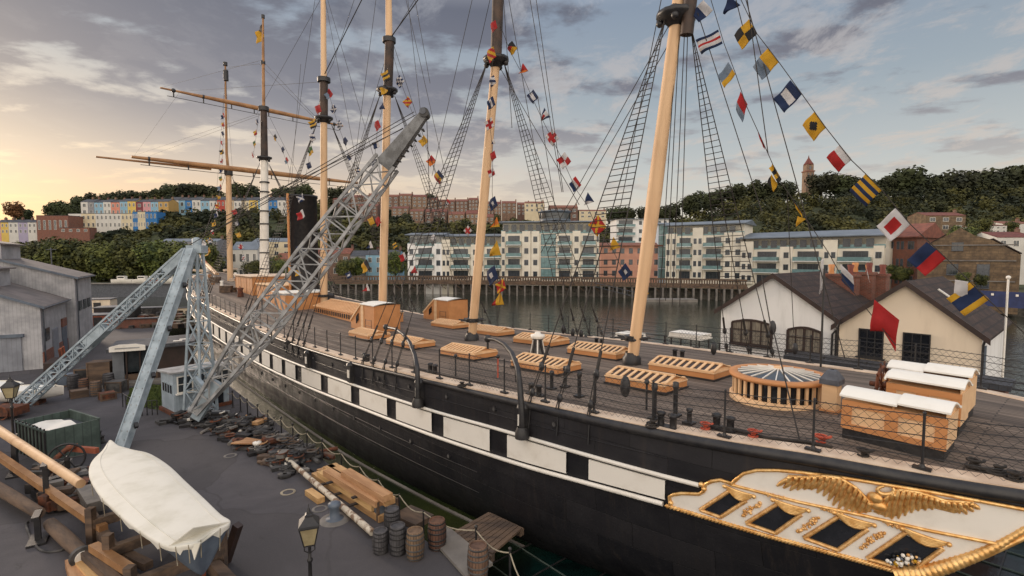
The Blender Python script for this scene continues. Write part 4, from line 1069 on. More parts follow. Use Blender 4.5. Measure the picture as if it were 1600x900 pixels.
mb.path(P, [.03+.02*math.sin(math.pi*k/13) for k in range(14)], 'gold', 8); q = HP(1367, 778, .17); mb.ball(q, .11, 'gold', 8, 6, (1.5, .8, 1.2)); q = HP(1371, 790, .16); mb.ball(q, .13, 'gold', 8, 6, (1.5, .7, 1.0))
q = HP(1397, 774, .2); mb.ball(q, .05, 'gold'); mb.tube(q, HP(1404, 779, .2), .025, 'gold', .006)
mb.build('gilt_bird_neck', carv)
# ribbed cornucopia sweeping up to the taffrail
cp = [(1398, 889), (1412, 888), (1440, 888), (1480, 876), (1520, 862), (1560, 844), (1600, 820), (1650, 806), (1700, 808)]
P = []; n = 110
for i in range(n+1): P.append(HP(*polyat([(x, y+8) for x, y in cp], i/n), .10))
mb = MB(); mb.path(P, [(.19-.13*min(1, i/n*1.6))*(1+.17*(i % 3 == 0)) for i in range(n+1)], 'gold', 10); mb.build('gilt_cornucopia', carv)
P = [HP(x, y, .10) for x, y in [(1436, 905), (1480, 893), (1545, 866), (1600, 840), (1650, 822), (1700, 815)]]
mb = MB(); mb.path(P, .055, 'gold', 8); mb.build('gilt_moulding', carv)
mb = MB()
for k in range(60):
    a = random.random()*6.28; r_ = random.random()**.6
    q = HP(1412+r_*26*math.cos(a), 876+r_*9*math.sin(a), random.uniform(.14, .25)); mb.ball(q, random.uniform(.028, .05), random.choice(['white', 'white', 'goldmat', 'lead', 'black', FM['y']]), 6, 4)
mb.build('carved_flowers', carv)
# ------------------------------------------------------------------ buildings
def frame_at(p0, p1):                        # root at p0, x towards p1, y away from the camera
    d = (p1-p0); rz = math.atan2(d.y, d.x); return p0, rz, math.hypot(d.x, d.y)
def win_on(parent, x, z, wd, h, glass='glass', fr='white', bars=(1, 1), y=0.0, name='window', sill=True, depth=.09):
    mb = MB(); mb.box((x, y-.004, z+h/2), (wd, .03, h), glass); t = .06 if wd < 1.6 else .08
    for sx_ in (-1, 1): mb.box((x+sx_*(wd/2), y-.03, z+h/2), (t, .09, h+t), fr)
    for zz_ in (z, z+h): mb.box((x, y-.032, zz_), (wd, .085, t), fr)
    for k in range(1, bars[0]+1): mb.box((x-wd/2+wd*k/(bars[0]+1), y-.025, z+h/2), (.045, .06, h), fr)
    for k in range(1, bars[1]+1): mb.box((x, y-.028, z+h*k/(bars[1]+1)), (wd, .055, .045), fr)
    if sill: mb.box((x, y-.09, z-.07), (wd+.25, .2, .07), fr)
    return mb.build(name, parent)
def gable_body(L, Dp, h, rise, m, ridge='x'):
    mb = MB()
    if ridge == 'x':
        mb.prism([(0, 0, -6), (0, Dp, -6), (0, Dp, h), (0, Dp/2, h+rise), (0, 0, h)], (L, 0, 0), m)
    else:
        mb.prism([(0, 0, -6), (L, 0, -6), (L, 0, h), (L/2, 0, h+rise), (0, 0, h)], (0, Dp, 0), m)
    return mb
def gable_roof(L, Dp, h, rise, m, ridge='x', ov=.25, th=.12):
    mb = MB()
    if ridge == 'x':
        k = rise/(Dp/2)
        for y0, y1 in ((-ov, Dp/2), (Dp+ov, Dp/2)):
            z0 = h-ov*k+.05; z1 = h+rise+.05
            mb.prism([(-ov*.4, y0, z0), (-ov*.4, y1, z1), (-ov*.4, y1, z1+th), (-ov*.4, y0, z0+th)], (L+ov*.8, 0, 0), m)
    else:
        k = rise/(L/2)
        for x0, x1 in ((-ov, L/2), (L+ov, L/2)):
            z0 = h-ov*k+.05; z1 = h+rise+.05
            mb.prism([(x0, -ov, z0), (x1, -ov, z1), (x1, -ov, z1+th), (x0, -ov, z0+th)], (0, Dp+2*ov, 0), m)
    return mb
cols = {}
def cmat(name, c):
    if name not in cols: cols[name] = mat('painted_wall_'+name, c, tuple(x*.85 for x in c), .25, .85)
    return cols[name]
PAL = {'white': (.62, .60, .56), 'grey': (.25, .25, .27), 'blue': (.035, .17, .42), 'pale blue': (.24, .42, .55), 'yellow': (.66, .47, .12), 'pink': (.60, .30, .32), 'red': (.42, .07, .05),
       'maroon': (.20, .05, .06), 'cream': (.64, .55, .38), 'salmon': (.62, .25, .18), 'lilac': (.38, .34, .47), 'ochre': (.48, .30, .10), 'teal': (.12, .30, .30), 'buff': (.48, .38, .26)}
def terrace_house(px0, px1, pyt, pyb, yd, colr, label, rise=.28, group='coloured terrace houses on the hill', wins=(2, 2), roofm='slate', depth=8, flat=False, brick=None):
    a = W(px0, pyb, yd); b = W(px1, pyb, yd); top = W(px0, pyt, yd).z; z0 = min(a.z, b.z)
    a.z = b.z = z0; h = top-z0; L = (b-a).length
    t = thing('terrace_house', label, 'house', tuple(a), math.atan2((b-a).y, (b-a).x), group)
    m = brick or cmat(colr, PAL[colr]); eh = h if flat else h*.80
    gable_body(L-.05, depth, eh, .05 if flat else h-eh, m).build('wall', t)
    rf = gable_roof(L-.05, depth, eh, .05 if flat else h-eh, roofm, ov=.1); rfo = rf.build('roof', t)
    if not flat:
        mb = MB(); mb.box((L-.4, depth/2, h+.35), (.7, .9, 1.3), 'brownbrick')
        for k in (-.2, .2): mb.tube((L-.4+k, depth/2, h+.9), (L-.4+k, depth/2, h+1.35), .12, 'redtile', n=6)
        mb.build('chimney', rfo)
    nx, nz = wins
    for j in range(nz):
        for i in range(nx):
            ww = L/nx*.42; wh = eh/nz*.5; win_on(t, L*(i+.5)/nx, eh*(j+.25)/nz, ww, wh, sill=False, bars=(1, 0))
    return t
seqc = ['white', 'grey', 'pale blue', 'white', 'salmon', 'pale blue', 'yellow', 'maroon', 'pink', 'pale blue', 'ochre', 'white', 'pale blue', 'blue', 'white', 'pale blue', 'white', 'red', 'buff', 'white', 'cream', 'yellow', 'pale blue', 'blue', 'white', 'pale blue']
xs = [127, 138, 148, 162, 174, 188, 200, 213, 224, 236, 248, 264, 280, 290, 301, 314, 328, 340, 352, 366, 378, 390, 404, 420, 434, 448, 462]
ords = ['first', 'second', 'third', 'fourth', 'fifth', 'sixth', 'seventh', 'eighth', 'ninth', 'tenth', 'eleventh', 'twelfth', 'thirteenth', 'fourteenth', 'fifteenth', 'sixteenth', 'seventeenth', 'eighteenth', 'nineteenth', 'twentieth', 'twenty-first', 'twenty-second', 'twenty-third', 'twenty-fourth', 'twenty-fifth', 'twenty-sixth']
for i, c in enumerate(seqc):
    yt = 312-(i > 3)*1.5-(xs[i] > 250)*2-(xs[i] > 380)*1 + random.uniform(-2.0, 1.5)
    terrace_house(xs[i], xs[i+1], yt, 336, 262 if xs[i] < 260 else 270, c, f'{c} terrace house, {ords[i]} from the left in the upper hillside row', wins=(1 if xs[i+1]-xs[i] < 12 else 2, 2))
lo = [(108, 128, 'white'), (128, 150, 'cream'), (150, 170, 'white'), (170, 190, 'white'), (190, 208, 'cream'), (208, 216, 'blue'), (216, 228, 'cream'), (228, 246, 'blue')]
for i, (a, b, c) in enumerate(lo):
    terrace_house(a, b, 334 if a < 200 else 331, 357, 238, c, f'{c} flat-roofed house, {ords[i]} from the left in the lower hillside row', flat=True, wins=(3, 2), group='flat-roofed houses below the terrace', depth=6)
for i, (a, b, c) in enumerate([(-6, 2, 'pink'), (2, 14, 'yellow'), (14, 29, 'white'), (29, 44, 'lilac'), (44, 58, 'white')]):
    terrace_house(a, b, 343, 366, 232, c, f'{c} house with lit tall windows, {ords[i]} from the frame edge in the far left row', wins=(2, 2), group='small houses far left beside the red block', depth=6)
t = terrace_house(58, 108, 337, 366, 230, 'red', 'long red brick block between the pastel houses on the left hill', flat=True, brick=M['brick'], wins=(6, 1), group=None, depth=8)
if 'group' in t: del t['group']
t = terrace_house(93, 140, 356, 364, 222, 'red', 'low red brick annex below the white flat-roofed houses', flat=True, brick=M['brick'], wins=(4, 1), group=None, depth=4)
# brown brick terraces on the middle hill
random.seed(11)
x = 520; i = 0
while x < 846:
    wd = random.choice([16, 20, 24, 28]); top = interp(x, [(520, 305), (600, 302), (640, 305), (700, 309), (760, 312), (850, 318)])+random.uniform(-3, 3)
    terrace_house(x, x+wd-1, top, top+21, 318, 'buff', f'brown brick tenement, {ords[i]} from the left along the middle skyline', brick=M['brownbrick'], wins=(3, 3), roofm='redtile', group='brick tenements on the skyline', depth=10)
    x += wd; i += 1
x = 612; i = 0
for x, wd, top, hh in ((560, 30, 318, 20), (612, 26, 322, 18), (640, 22, 326, 20), (664, 34, 326, 24), (700, 26, 330, 26), (728, 20, 328, 30), (750, 22, 334, 26)):
    terrace_house(x, x+wd, top, top+hh, 285, 'buff', f'brown brick house with gabled roof, {ords[i]} from the left below the tenements', brick=M['brownbrick'], wins=(3, 3), roofm='redtile', group='brick houses halfway up the middle hill', depth=9); i += 1
for x, wd, top, hh, c, lb in ((858, 45, 320, 22, 'maroon', 'wide dark brick block right of the tenements on the skyline'), (905, 42, 327, 14, 'cream', 'pale low block on the skyline beside the wooded ridge'), (820, 30, 314, 18, 'cream', 'pale tall block at the end of the tenements')):
    t = terrace_house(x, x+wd, top, top+hh, 300, c, lb, wins=(4, 2), roofm='redtile', group=None, depth=9, brick=M['brownbrick'] if c == 'maroon' else None)
for x, wd, top, hh, c, lb, br in ((1446, 62, 331, 30, 'buff', 'long house with red tiled roof among the trees on the right hill', 'stone'), (1545, 28, 350, 14, 'white', 'small white house far up the right hill', None), (1566, 45, 345, 24, 'white', 'large white gabled house right of the stone warehouse', None),
                          (1556, 60, 362, 46, 'white', 'tall white rendered house beside the stone warehouse', None)):
    terrace_house(x, x+wd, top, top+hh, 190 if x < 1540 else (150 if x < 1550 else (170 if x > 1560 else 131)), c, lb, wins=(3, 2), roofm='redtile', group=None, depth=9, brick=M[br] if br else None)
# low mid-ground buildings behind the fore masts
for x, wd, top, hh, yd, c, lb, rf, br in ((362, 42, 378, 62, 175, 'white', 'pale warehouse between the two foremost masts', 'zinc', None), (486, 62, 388, 44, 172, 'red', 'brown brick shed with red roof behind the black funnel', 'redtile', 'brownbrick'),
        (548, 40, 392, 42, 170, 'grey', 'grey flat building left of the pale flats', 'slate', None), (430, 40, 396, 44, 178, 'maroon', 'dark brick shed behind the white second mast', 'redtile', 'brownbrick'), (572, 52, 391, 38, 168, 'pale blue', 'small pale blue house beside the left block of flats', 'slate', None),
        (250, 90, 373, 24, 186, 'grey', 'long low roofed shed behind the quayside trees', 'zinc', None), (395, 60, 372, 30, 190, 'cream', 'cream building with grey roof on the slope behind the second mast', 'zinc', None)):
    terrace_house(x, x+wd, top, top+hh, yd, c, lb, wins=(4, 2), roofm=rf, group=None, depth=8, brick=M[br] if br else None)

# waterside flats: local x along the front, y back
def flats(name, label, px0, px1, y0, y1, ztop, zbase, floors, plan, wallm, depth=12, roof='zinc', roofpitch=.8, pent=True, group=None):
    a = W(px0, 400, y0); b = W(px1, 400, y1); a.z = b.z = zbase
    L = (b-a).length; t = thing(name, label, 'flats', tuple(a), math.atan2(b.y-a.y, b.x-a.x), group)
    H = ztop-zbase; fh = H/floors
    mb = MB(); x = 0; wallH = H-(fh if pent else 0)
    mb.prism([(0, 0, -5), (L, 0, -5), (L, depth, -5), (0, depth, -5)], (0, 0, wallH+5), wallm); mb.build('wall', t)
    if pent:
        mb = MB(); mb.box((L/2, depth/2+.8, wallH+fh*.46), (L-.6, depth-1.6, fh*.92), wallm); mb.build('penthouse', t)
        n = int(L/2.4); mb = MB()
        for i in range(n):
            mb.box((1.4+i*(L-2)/n, -.0+.01+.0, wallH+fh*.45), (1.5, .06, fh*.62), 'glass')
        for v in range(len(mb.v)): mb.v[v] = (mb.v[v][0], mb.v[v][1]+.0, mb.v[v][2])
        mb.build('penthouse_glazing', t).location.y = 0.0
        mb = MB(); mb.box((L/2, .08, wallH+.5), (L, .04, .9), 'balc'); mb.build('terrace_glass', t)
    mb = MB(); mb.prism([(-.6, -1.0, ztop-zbase), (-.6, depth*.55, ztop-zbase+roofpitch), (-.6, depth+.5, ztop-zbase), (-.6, depth+.5, ztop-zbase-.25), (-.6, -1.0, ztop-zbase-.22)], (L+1.2, 0, 0), roof); mb.build('roof', t)
    tot = sum(p[0] for p in plan); x = 0; nf = floors-(1 if pent else 0)
    for wd, kind in plan:
        w_ = wd/tot*L; pj = .5 if (kind in 'wW' and pent) else 0.0
        if pj: mb = MB(); mb.box((x+w_/2, -.25, wallH/2+(.35 if kind == 'W' else .1)*fh), (w_-.25, .5, wallH+(.7 if kind == 'W' else .2)*fh), wallm); mb.build('bay_wall', t)
        for f in range(nf):
            z = f*fh
            if kind == 'w': win_on(t, x+w_/2, z+fh*.28, min(1.1, w_*.5), fh*.45, fr='greyblue', bars=(1, 0), sill=False, y=-pj)
            elif kind == 'W':
                for q_ in (.28, .72): win_on(t, x+w_*q_, z+fh*.28, min(1.0, w_*.25), fh*.45, fr='greyblue', bars=(1, 0), sill=False, y=-pj)
            elif kind == 'b':
                win_on(t, x+w_/2, z+fh*.06, w_*.72, fh*.74, fr='lead', bars=(3, 0), sill=False)
                if f > 0:
                    mb = MB(); mb.box((x+w_/2, -.75, z+.02), (w_*.94, 1.5, .16), 'render_white'); bo = mb.build('balcony', t)
                    mb = MB(); mb.box((x+w_/2, -1.46, z+.58), (w_*.92, .04, .95), 'balc')
                    for e in (-1, 1): mb.box((x+w_/2+e*w_*.46, -.75, z+.58), (.04, 1.42, .95), 'balc')
                    mb.box((x+w_/2, -1.46, z+1.08), (w_*.94, .06, .05), 'lead'); mb.build('balcony_glass', bo)
            elif kind == 'g':
                win_on(t, x+w_/2, z+fh*.04, w_*.85, fh*.9, glass='balc', fr='lead', bars=(3, 1), sill=False)
        x += w_
    return t
flats('apartment_block', 'small white flats at the left end of the waterside row', 637, 692, 152, 151, 16.0, 2.6, 4, [(1, 'w'), (2.2, 'b'), (1, 'w')], 'render_white')
flats('apartment_block', 'low cream flats with two windows columns between white flats and curved block', 690, 784, 151, 149.5, 15.6, 2.8, 4, [(1.2, 'W'), (2.6, 'b'), (1.2, 'w'), (.6, 'w'), (2.2, 'b')], 'render_cream')
flats('apartment_block', 'tall cream flats with penthouses left of the buff aftmost mast', 783, 936, 149, 146, 19.5, 2.8, 5, [(.8, 'w'), (2.6, 'b'), (1.5, 'w'), (1.4, 'w'), (2.8, 'g'), (2.4, 'b'), (1.4, 'w'), (2.4, 'b'), (.5, 'w')], 'render_cream', depth=16)
a = W(868, 345, 152); mb = MB(); mb.lathe((0, 0, 0), [(4.6, 0), (4.6, 2.6), (5.2, 2.7), (5.1, 2.9), (0, 3.5)], 'zinc', 20)
t = tag(mb.build('roof_lantern'), 'round glazed lantern room on top of the tall cream flats', 'roof lantern'); t.location = (a.x, a.y+1.5, 20.0)
mb = MB(); mb.lathe((0, 0, 0), [(4.66, .6), (4.66, 2.2)], 'glass', 20); mb.build('lantern_glazing', t)
flats('apartment_block', 'cream waterside flats behind the aftmost mast with green glass balconies', 1040, 1162, 150, 138, 18.6, 2.8, 5, [(.9, 'w'), (.9, 'w'), (2.2, 'b'), (1.6, 'W'), (2.8, 'b'), (1.2, 'w'), (1.5, 'w')], 'render_cream', depth=14, roofpitch=1.2)
flats('apartment_block', 'long cream flats under a blue grey roof behind the cottages', 1158, 1383, 137, 113, 14.4, 2.4, 4, [(1.7, 'W'), (3.2, 'b'), (1.6, 'w'), (3.2, 'b'), (1.6, 'W'), (3.4, 'b'), (1.1, 'w')], 'render_cream', depth=12, roofpitch=1.6)
flats('apartment_block', 'pale blue grey glazed flats between pink building and cream flats', 1028, 1056, 158, 157, 19.5, 2.5, 5, [(1.2, 'g'), (1, 'b')], 'render_blue', pent=False)
flats('office_block', 'pink rendered building with dark red ground floor by the boardwalk', 940, 1032, 160, 158, 13.0, 2.6, 3, [(1, 'w')]*7, 'render_pink', pent=False, roofpitch=1.0, roof='redtile')
flats('tower_block', 'white tower with stepped balconies behind the pink building', 962, 1044, 205, 205, 24.5, 8, 5, [(3, 'b'), (1.6, 'w'), (1.6, 'w'), (2, 'W')], 'render_white', pent=False, roofpitch=.2)
flats('office_block', 'red brick house with white gable trim between long flats and warehouse', 1386, 1432, 118, 113, 14.0, 2.4, 3, [(1, 'w'), (1.2, 'W'), (1.4, 'w')], 'brick', pent=False, roofpitch=3.2, roof='redtile')
flats('side_house', 'narrow white block at the right end of the long cream flats', 1374, 1390, 121, 119, 11.5, 2.4, 3, [(1, 'w')], 'render_white', pent=False)
# stone warehouse, many sided gable
t = thing('stone_warehouse', 'derelict brown stone warehouse with a wide gable right of the red brick house', 'warehouse', tuple(W(1432, 452, 101)), 0)
a = W(1432, 452, 101); b = W(1592, 452, 92); t.rotation_euler.z = math.atan2(b.y-a.y, b.x-a.x); L = (b-a).length; pz = lambda py: (452-py)/800*97
mb = MB(); mb.prism([(0, 0, -4), (L, 0, -4), (L, 0, pz(396)), (L*.74, 0, pz(374)), (L*.56, 0, pz(366)), (L*.42, 0, pz(354)), (L*.28, 0, pz(366)), (L*.12, 0, pz(377)), (0, 0, pz(390))], (0, 14, 0), 'stone'); mb.build('wall', t)
for x, z, ww, h in ((L*.36, 3.0, 1.6, 2.0), (L*.66, 3.0, 1.7, 2.0), (L*.40, 7.6, 1.6, 1.5), (L*.66, .6, 1.8, 1.2)): win_on(t, x, z, ww, h, fr='lead', bars=(1, 1))
for z in (1.9, 5.7, 8.6):
    mb = MB(); mb.box((L*.52, -.08, z), (L*.88, .16, .22), 'concrete'); mb.build('string_course', t)
mb = MB(); mb.prism([(L*.74, -.1, pz(373)), (L+.1, -.1, pz(395)), (L+.1, -.1, pz(395)+.2), (L*.74, -.1, pz(373)+.25)], (0, 14.3, 0), 'tile'); mb.prism([(-.1, -.1, pz(389)), (L*.28, -.1, pz(365)), (L*.28, -.1, pz(365)+.25), (-.1, -.1, pz(389)+.2)], (0, 14.3, 0), 'tile'); mb.build('roof', t)
# navy hoarding in front of it
a = W(1470, 470, 92); b = W(1660, 474, 78); t = thing('hoarding', 'long navy blue hoarding on the far bank below the stone warehouse', 'hoarding', (a.x, a.y, 1.2), math.atan2(b.y-a.y, b.x-a.x)); L = (b-a).length
mb = MB(); mb.box((L/2, 0, 1.35), (L, .12, 2.6), 'hoarding'); mb.build('panels', t)
for k in range(5): mb = MB(); mb.box((1+k*L/5, -.1, 2.1), (.35, .05, .35), 'white'); mb.build('white_disc_plate', t)
# Italianate tower on the wooded hill
q = W(1262, 292, 350); t = thing('hilltop_tower', 'slender red stone tower with a pointed cap on the wooded hill', 'tower', (q.x, q.y, q.z-4)); s_ = 1.0
mb = MB(); mb.box((0, 0, 6), (5.2, 5.2, 16), 'brownbrick'); mb.box((0, 0, 14.2), (6.0, 6.0, .8), 'brick'); mb.box((0, 0, 16.6), (4.6, 4.6, 4.2), 'brownbrick'); mb.build('shaft', t)
mb = MB(); mb.lathe((0, 0, 18.6), [(3.0, 0), (3.2, .4), (2.2, 1.8), (1.5, 3.0), (.5, 4.6), (.1, 6.4)], 'redtile', 8); mb.build('cap', t)
for x in (-1.2, 1.2): win_on(t, x, 10.2, .8, 2.6, y=-2.62, fr='brick', bars=(0, 0), sill=False); 
win_on(t, 0, 15.4, 1.4, 2.2, y=-2.32, fr='brick', bars=(0, 0), sill=False)

# boardwalk on piles along the far bank
def bank_pt(px, off=-3.0):
    r = (px-800)/800; y = bankY(r)+off; return Vector((r*y, y, 0))
pts = [bank_pt(x) for x in range(520, 1176, 12)]
t = thing('timber_boardwalk', 'dark timber boardwalk on pale piles along the far waterside', 'boardwalk')
mb = MB()
for a, b in zip(pts, pts[1:]):
    d = (b-a).normalized(); nrm = Vector((-d.y, d.x, 0))
    mb.obox(a+Vector((0, 0, 1.55)), b-a, nrm*3.2, (0, 0, .45), 'oldwood')
mb.build('deck', t)
mb = MB()
for a, b in zip(pts, pts[1:]):
    L = (b-a).length; d = (b-a)/L
    for z0, z1 in ((2.0, 2.75), (3.55, 4.0)): mb.obox(a+Vector((0, 0, z0)), b-a, Vector((-d.y, d.x, 0))*.15, (0, 0, z1-z0), 'oldwood')
    for k in range(3): mb.obox(a+d*(k*L/3)+Vector((0, 0, 2.75)), d*L/3*.62, Vector((-d.y, d.x, 0))*.15, (0, 0, .8), 'oldwood')
mb.build('parapet', t)
for k, p in enumerate(pts[::1]):
    mb = MB(); mb.box((p.x, p.y-.1, .0), (.45, .45, 3.1), 'concrete'); mb.build('pile', t)
    if k % 2 == 0: mb = MB(); mb.bar((p.x, p.y-.05, 1.4), (p.x+1.6, p.y+.4, .1), .15, .15, 'oldwood'); mb.build('brace', t)
# sloping gangway and pontoon beside it
a = W(925, 447, 139); b = W(1010, 468, 126); t = thing('sloping_gangway', 'pale sloping gangway leading down to the water beside the boardwalk', 'gangway')
mb = MB()
for dz in (0, 1.1): mb.bar(a+Vector((0, 0, dz)), b+Vector((0, 0, dz)), .15, .12, 'lead')
for k in range(13): p = a.lerp(b, k/12); mb.bar(p, p+Vector((0, 0, 1.1)), .1, .1, 'lead')
mb.build('lattice_side', t); mb = MB(); mb.box((b.x+5, b.y, -1.2), (14, 4, .7), 'concrete'); mb.build('pontoon', t)
# moored boats and cars on the far left quay
for i, (x, y, c) in enumerate(((190, 462, 'white'), (222, 461, 'white'), (240, 458, 'redbeam'), (262, 461, 'white'), (292, 460, 'white'))):
    q = W(x, 440, 153); t = thing('parked_boat', f'small {"red" if c != "white" else "white"} boat laid up on the far quay, {ords[i]} of five from the left', 'boat', (q.x, q.y, 1.25), random.uniform(-.2, .2), 'boats laid up on the far left quay')
    mb = MB(); mb.grid([[(-3+x_*.75, (-1 if k < 4 else 1)*abs(math.sin(math.pi*(x_+.4)/9.5))*1.1*(1, .95, .7, .1, .1, .7, .95, 1)[k], (1.5, 1.0, .4, 0, 0, .4, 1.0, 1.5)[k]) for k in range(8)] for x_ in range(9)], c); mb.poly([(-2.6, -.5, 1.45), (2.4, -.7, 1.45), (2.4, .7, 1.45), (-2.6, .5, 1.45)], 'white'); mb.build('boat_hull', t)
    mb = MB(); mb.box((.2, 0, 2.0), (2.2, 1.3, 1.0), 'white'); mb.box((.2, -.66, 2.1), (1.8, .03, .4), 'glassdark'); mb.build('cabin', t)
# dark footbridge wall across the left arm of the harbour
a = W(120, 456, 140); b = W(430, 456, 140)
t = thing('lock_wall', 'long dark wall across the harbour arm behind the crane', 'wall', (a.x, a.y, 0), 0)
mb = MB(); mb.box(((b-a).length/2, 0, .2), ((b-a).length, 1.2, 3.9), 'lead'); mb.build('face', t); mb = MB(); mb.box(((b-a).length/2, -.2, 2.2), ((b-a).length, 2.0, .25), 'concrete'); mb.build('coping', t)

# ------------------------------------------------------------------ cottages on the far side of the ship
def cottage(sa, sb, perp, eave, apex, wallm, sidem, label, L, wins, left_black=False):
    p0 = S2W(sa, perp, 0); p1 = S2W(sb, perp, 0); rz = math.atan2(p1.y-p0.y, p1.x-p0.x); wd = (p1-p0).length
    t = thing('cottage', label, 'cottage', tuple(p0), rz, None)
    mb = MB(); mb.prism([(0, 0, -2), (wd, 0, -2), (wd, 0, eave), (wd/2, 0, apex), (0, 0, eave)], (0, .3, 0), wallm)
    mb.box((wd/2, .3+L/2, eave/2-1), (wd-.02, L-.02, eave+2), sidem); mb.build('wall', t)
    mb = MB(); k = (apex-eave)/(wd/2); ov = .32
    for x0, x1 in ((-ov, wd/2), (wd+ov, wd/2)):
        z0 = eave-ov*k+.04; mb.prism([(x0, -.25, z0), (x1, -.25, apex+.04), (x1, -.25, apex+.16), (x0, -.25, z0+.12)], (0, L+.5, 0), 'tile')
    rf = mb.build('roof', t)
    mb = MB()
    for x0, x1 in ((-ov-.03, wd/2), (wd+ov+.03, wd/2)):
        z0 = eave-ov*k-.06; mb.prism([(x0, -.30, z0-.10), (x1, -.30, apex-.10), (x1, -.30, apex+.20), (x0, -.30, z0+.20)], (0, .06, 0), 'frame')
    mb.build('bargeboard', rf)
    return t, wd, rf
t1, w1, rf1 = cottage(2.85, -3.9, -14, 6.15, 8.45, 'render_white', 'render_white', 'white gabled cottage with two wide arched brown windows beyond the ship', 9, None)
def arched(t, x, z, wd, h):
    mb = MB(); n = 8
    pts = [(x-wd/2, -.05, z), (x+wd/2, -.05, z)]+[(x+wd/2-wd*k/n, -.05, z+h+.22*math.sin(math.pi*k/n)) for k in range(n+1)]
    mb.prism(pts, (0, .03, 0), 'curtain'); 
    P = pts+[pts[0]]; 
    for a, b in zip(P, P[1:]): mb.bar(a, b, .09, .14, 'frame')
    for k in (1, 2, 3): mb.bar((x-wd/2+wd*k/4, -.06, z), (x-wd/2+wd*k/4, -.06, z+h+.15), .07 if k != 2 else .14, .06, 'frame', up=(0, 1, 0))
    mb.bar((x-wd/2, -.06, z+h*.68), (x+wd/2, -.06, z+h*.68), .06, .05, 'frame'); mb.box((x, -.1, z-.06), (wd+.2, .25, .12), 'frame')
    mb.build('arched_window', t)
arched(t1, 2.05, 4.0, 2.5, 1.35); arched(t1, 5.2, 3.95, 1.85, 1.25)
mb = MB()
for z in (0.9, 1.3, 1.7, 2.1, 2.5, 2.9): mb.box((w1/2, -.03, z), (w1-.1, .05, .33), 'render_white')
mb.build('boarding', t1)
t2, w2, rf2 = cottage(-4.15, -10.2, -14.05, 5.85, 8.25, 'render_buff', 'render_white', 'cream gabled cottage with two square dark windows beside the white cottage', 9, None)
for x in (1.55, 3.55): win_on(t2, x, 4.15, 1.1, 1.5, glass='glassdark', fr='black', bars=(2, 2))
mb = MB(); mb.box((w2+.03, 1.3, 4.0), (.05, .35, 2.4), 'greyblue'); mb.build('slit_window', t2)
for x in (-.1, w2+.08): mb = MB(); mb.path([(x, -.12, eave_) for eave_ in (0, 3, 5.4)]+[(x+.1, -.2, 5.75)], .06, 'black', 6); mb.build('downpipe', t2)
mb = MB(); mb.path([(w1-.05, -.12, 0), (w1-.05, -.12, 5.2), (w1+.25, -.25, 5.6), (w1+.35, -.25, 6.0)], .06, 'black', 6); mb.build('downpipe', t1)
mb = MB(); k = (8.25-5.85)/(w2/2); x = w2*.74; z = 8.25-(x-w2/2)*k+.2; mb.bar((x-.7, 3.4, z+.7*k), (x+.5, 3.4, z-.5*k), .28, .06, 'white', up=(0, 0, 1)); mb.build('rooflight', rf2)
# slate valley roof and brick stacks behind and between
p = S2W(-2.6, -19.5, 0); t = thing('slate_outbuilding', 'low slate roofed block tucked between the two cottages', 'outbuilding', tuple(p), SHIPROT)
mb = MB(); mb.prism([(-3.3, -2.6, 0), (3.3, -2.6, 0), (3.3, -2.6, 5.4), (0, -2.6, 6.5), (-3.3, -2.6, 5.4)], (0, 5, 0), 'slate'); mb.build('roofed_block', t)
for i, (px, wd, h) in enumerate(((1312, 2.1, 1.75), (1345, 1.5, 1.9), (1366, 1.5, 1.75))):
    q = W(px, 470, 36+i*.2); top = 3.4; mb = MB(); mb.box((0, 0, 0), (wd, .95, 6.8), 'brick'); mb.box((0, 0, 3.3), (wd+.14, 1.09, .16), 'brick')
    t = tag(mb.build('chimney_stack'), ['wide red brick chimney stack nearest the white cottage', 'middle red brick chimney stack with dark rounded pot', 'right hand red brick chimney stack behind the cream cottage'][i], 'chimney', 'brick chimney stacks between the cottages'); t.location = (q.x, q.y, 8.45-3.4+(h-1.75)*.8); t.rotation_euler.z = SHIPROT+math.pi
    for e in (-.4, .4): mb = MB(); mb.lathe((e*wd*.7, 0, top), [(.20, 0), (.16, .3), (.22, .62), (.15, .66)], 'redtile' if e > 0 else 'tan', 10); mb.build('chimney_pot', t)
# white flagpole right of the cottages, dark quay fence
q = S2W(-12.2, -13.2, 0); mb = MB(); mb.tube((0, 0, 0), (0, 0, 8.6), .06, 'white', .045); mb.ball((0, 0, 8.65), .10, 'white'); t = tag(mb.build('flagpole'), 'bare white flagpole at the right corner of the cream cottage', 'flagpole'); t.location = W(1568, 560, 25.0); t.location.z = 0
t = thing('quay_fence', 'dark railing fence on the quay between ship and cottages', 'fence', tuple(S2W(0, -12.2, 0)), SHIPROT)
mb = MB()
for s in range(-26, 13, 2): mb.tube((s, 0, 0), (s, 0, 4.15), .05, 'black', n=6)
mb.build('posts', t); mb = MB()
for z in (3.4, 3.8, 4.1): mb.tube((-26, 0, z), (12, 0, z), .03, 'black', n=5)
mb.build('rails', t)
mb = MB(); mb.box((0, 0, 1.9), (9, 1.6, 3.8), 'brick'); mb.box((0, 0, 3.9), (9.4, 2.0, .25), 'slate'); t = tag(mb.build('brick_shed'), 'low dark brick shed below the cream cottage windows', 'shed'); t.location = S2W(-6.8, -12.6, 0); t.rotation_euler.z = SHIPROT
mb = MB(); mb.box((0, 0, 1.9), (6.5, .3, 4.2), 'black'); t = tag(mb.build('dark_gate'), 'dark screen panel on the quay right of the flagpole', 'screen'); t.location = S2W(-17.3, -12.4, 0); t.rotation_euler.z = SHIPROT
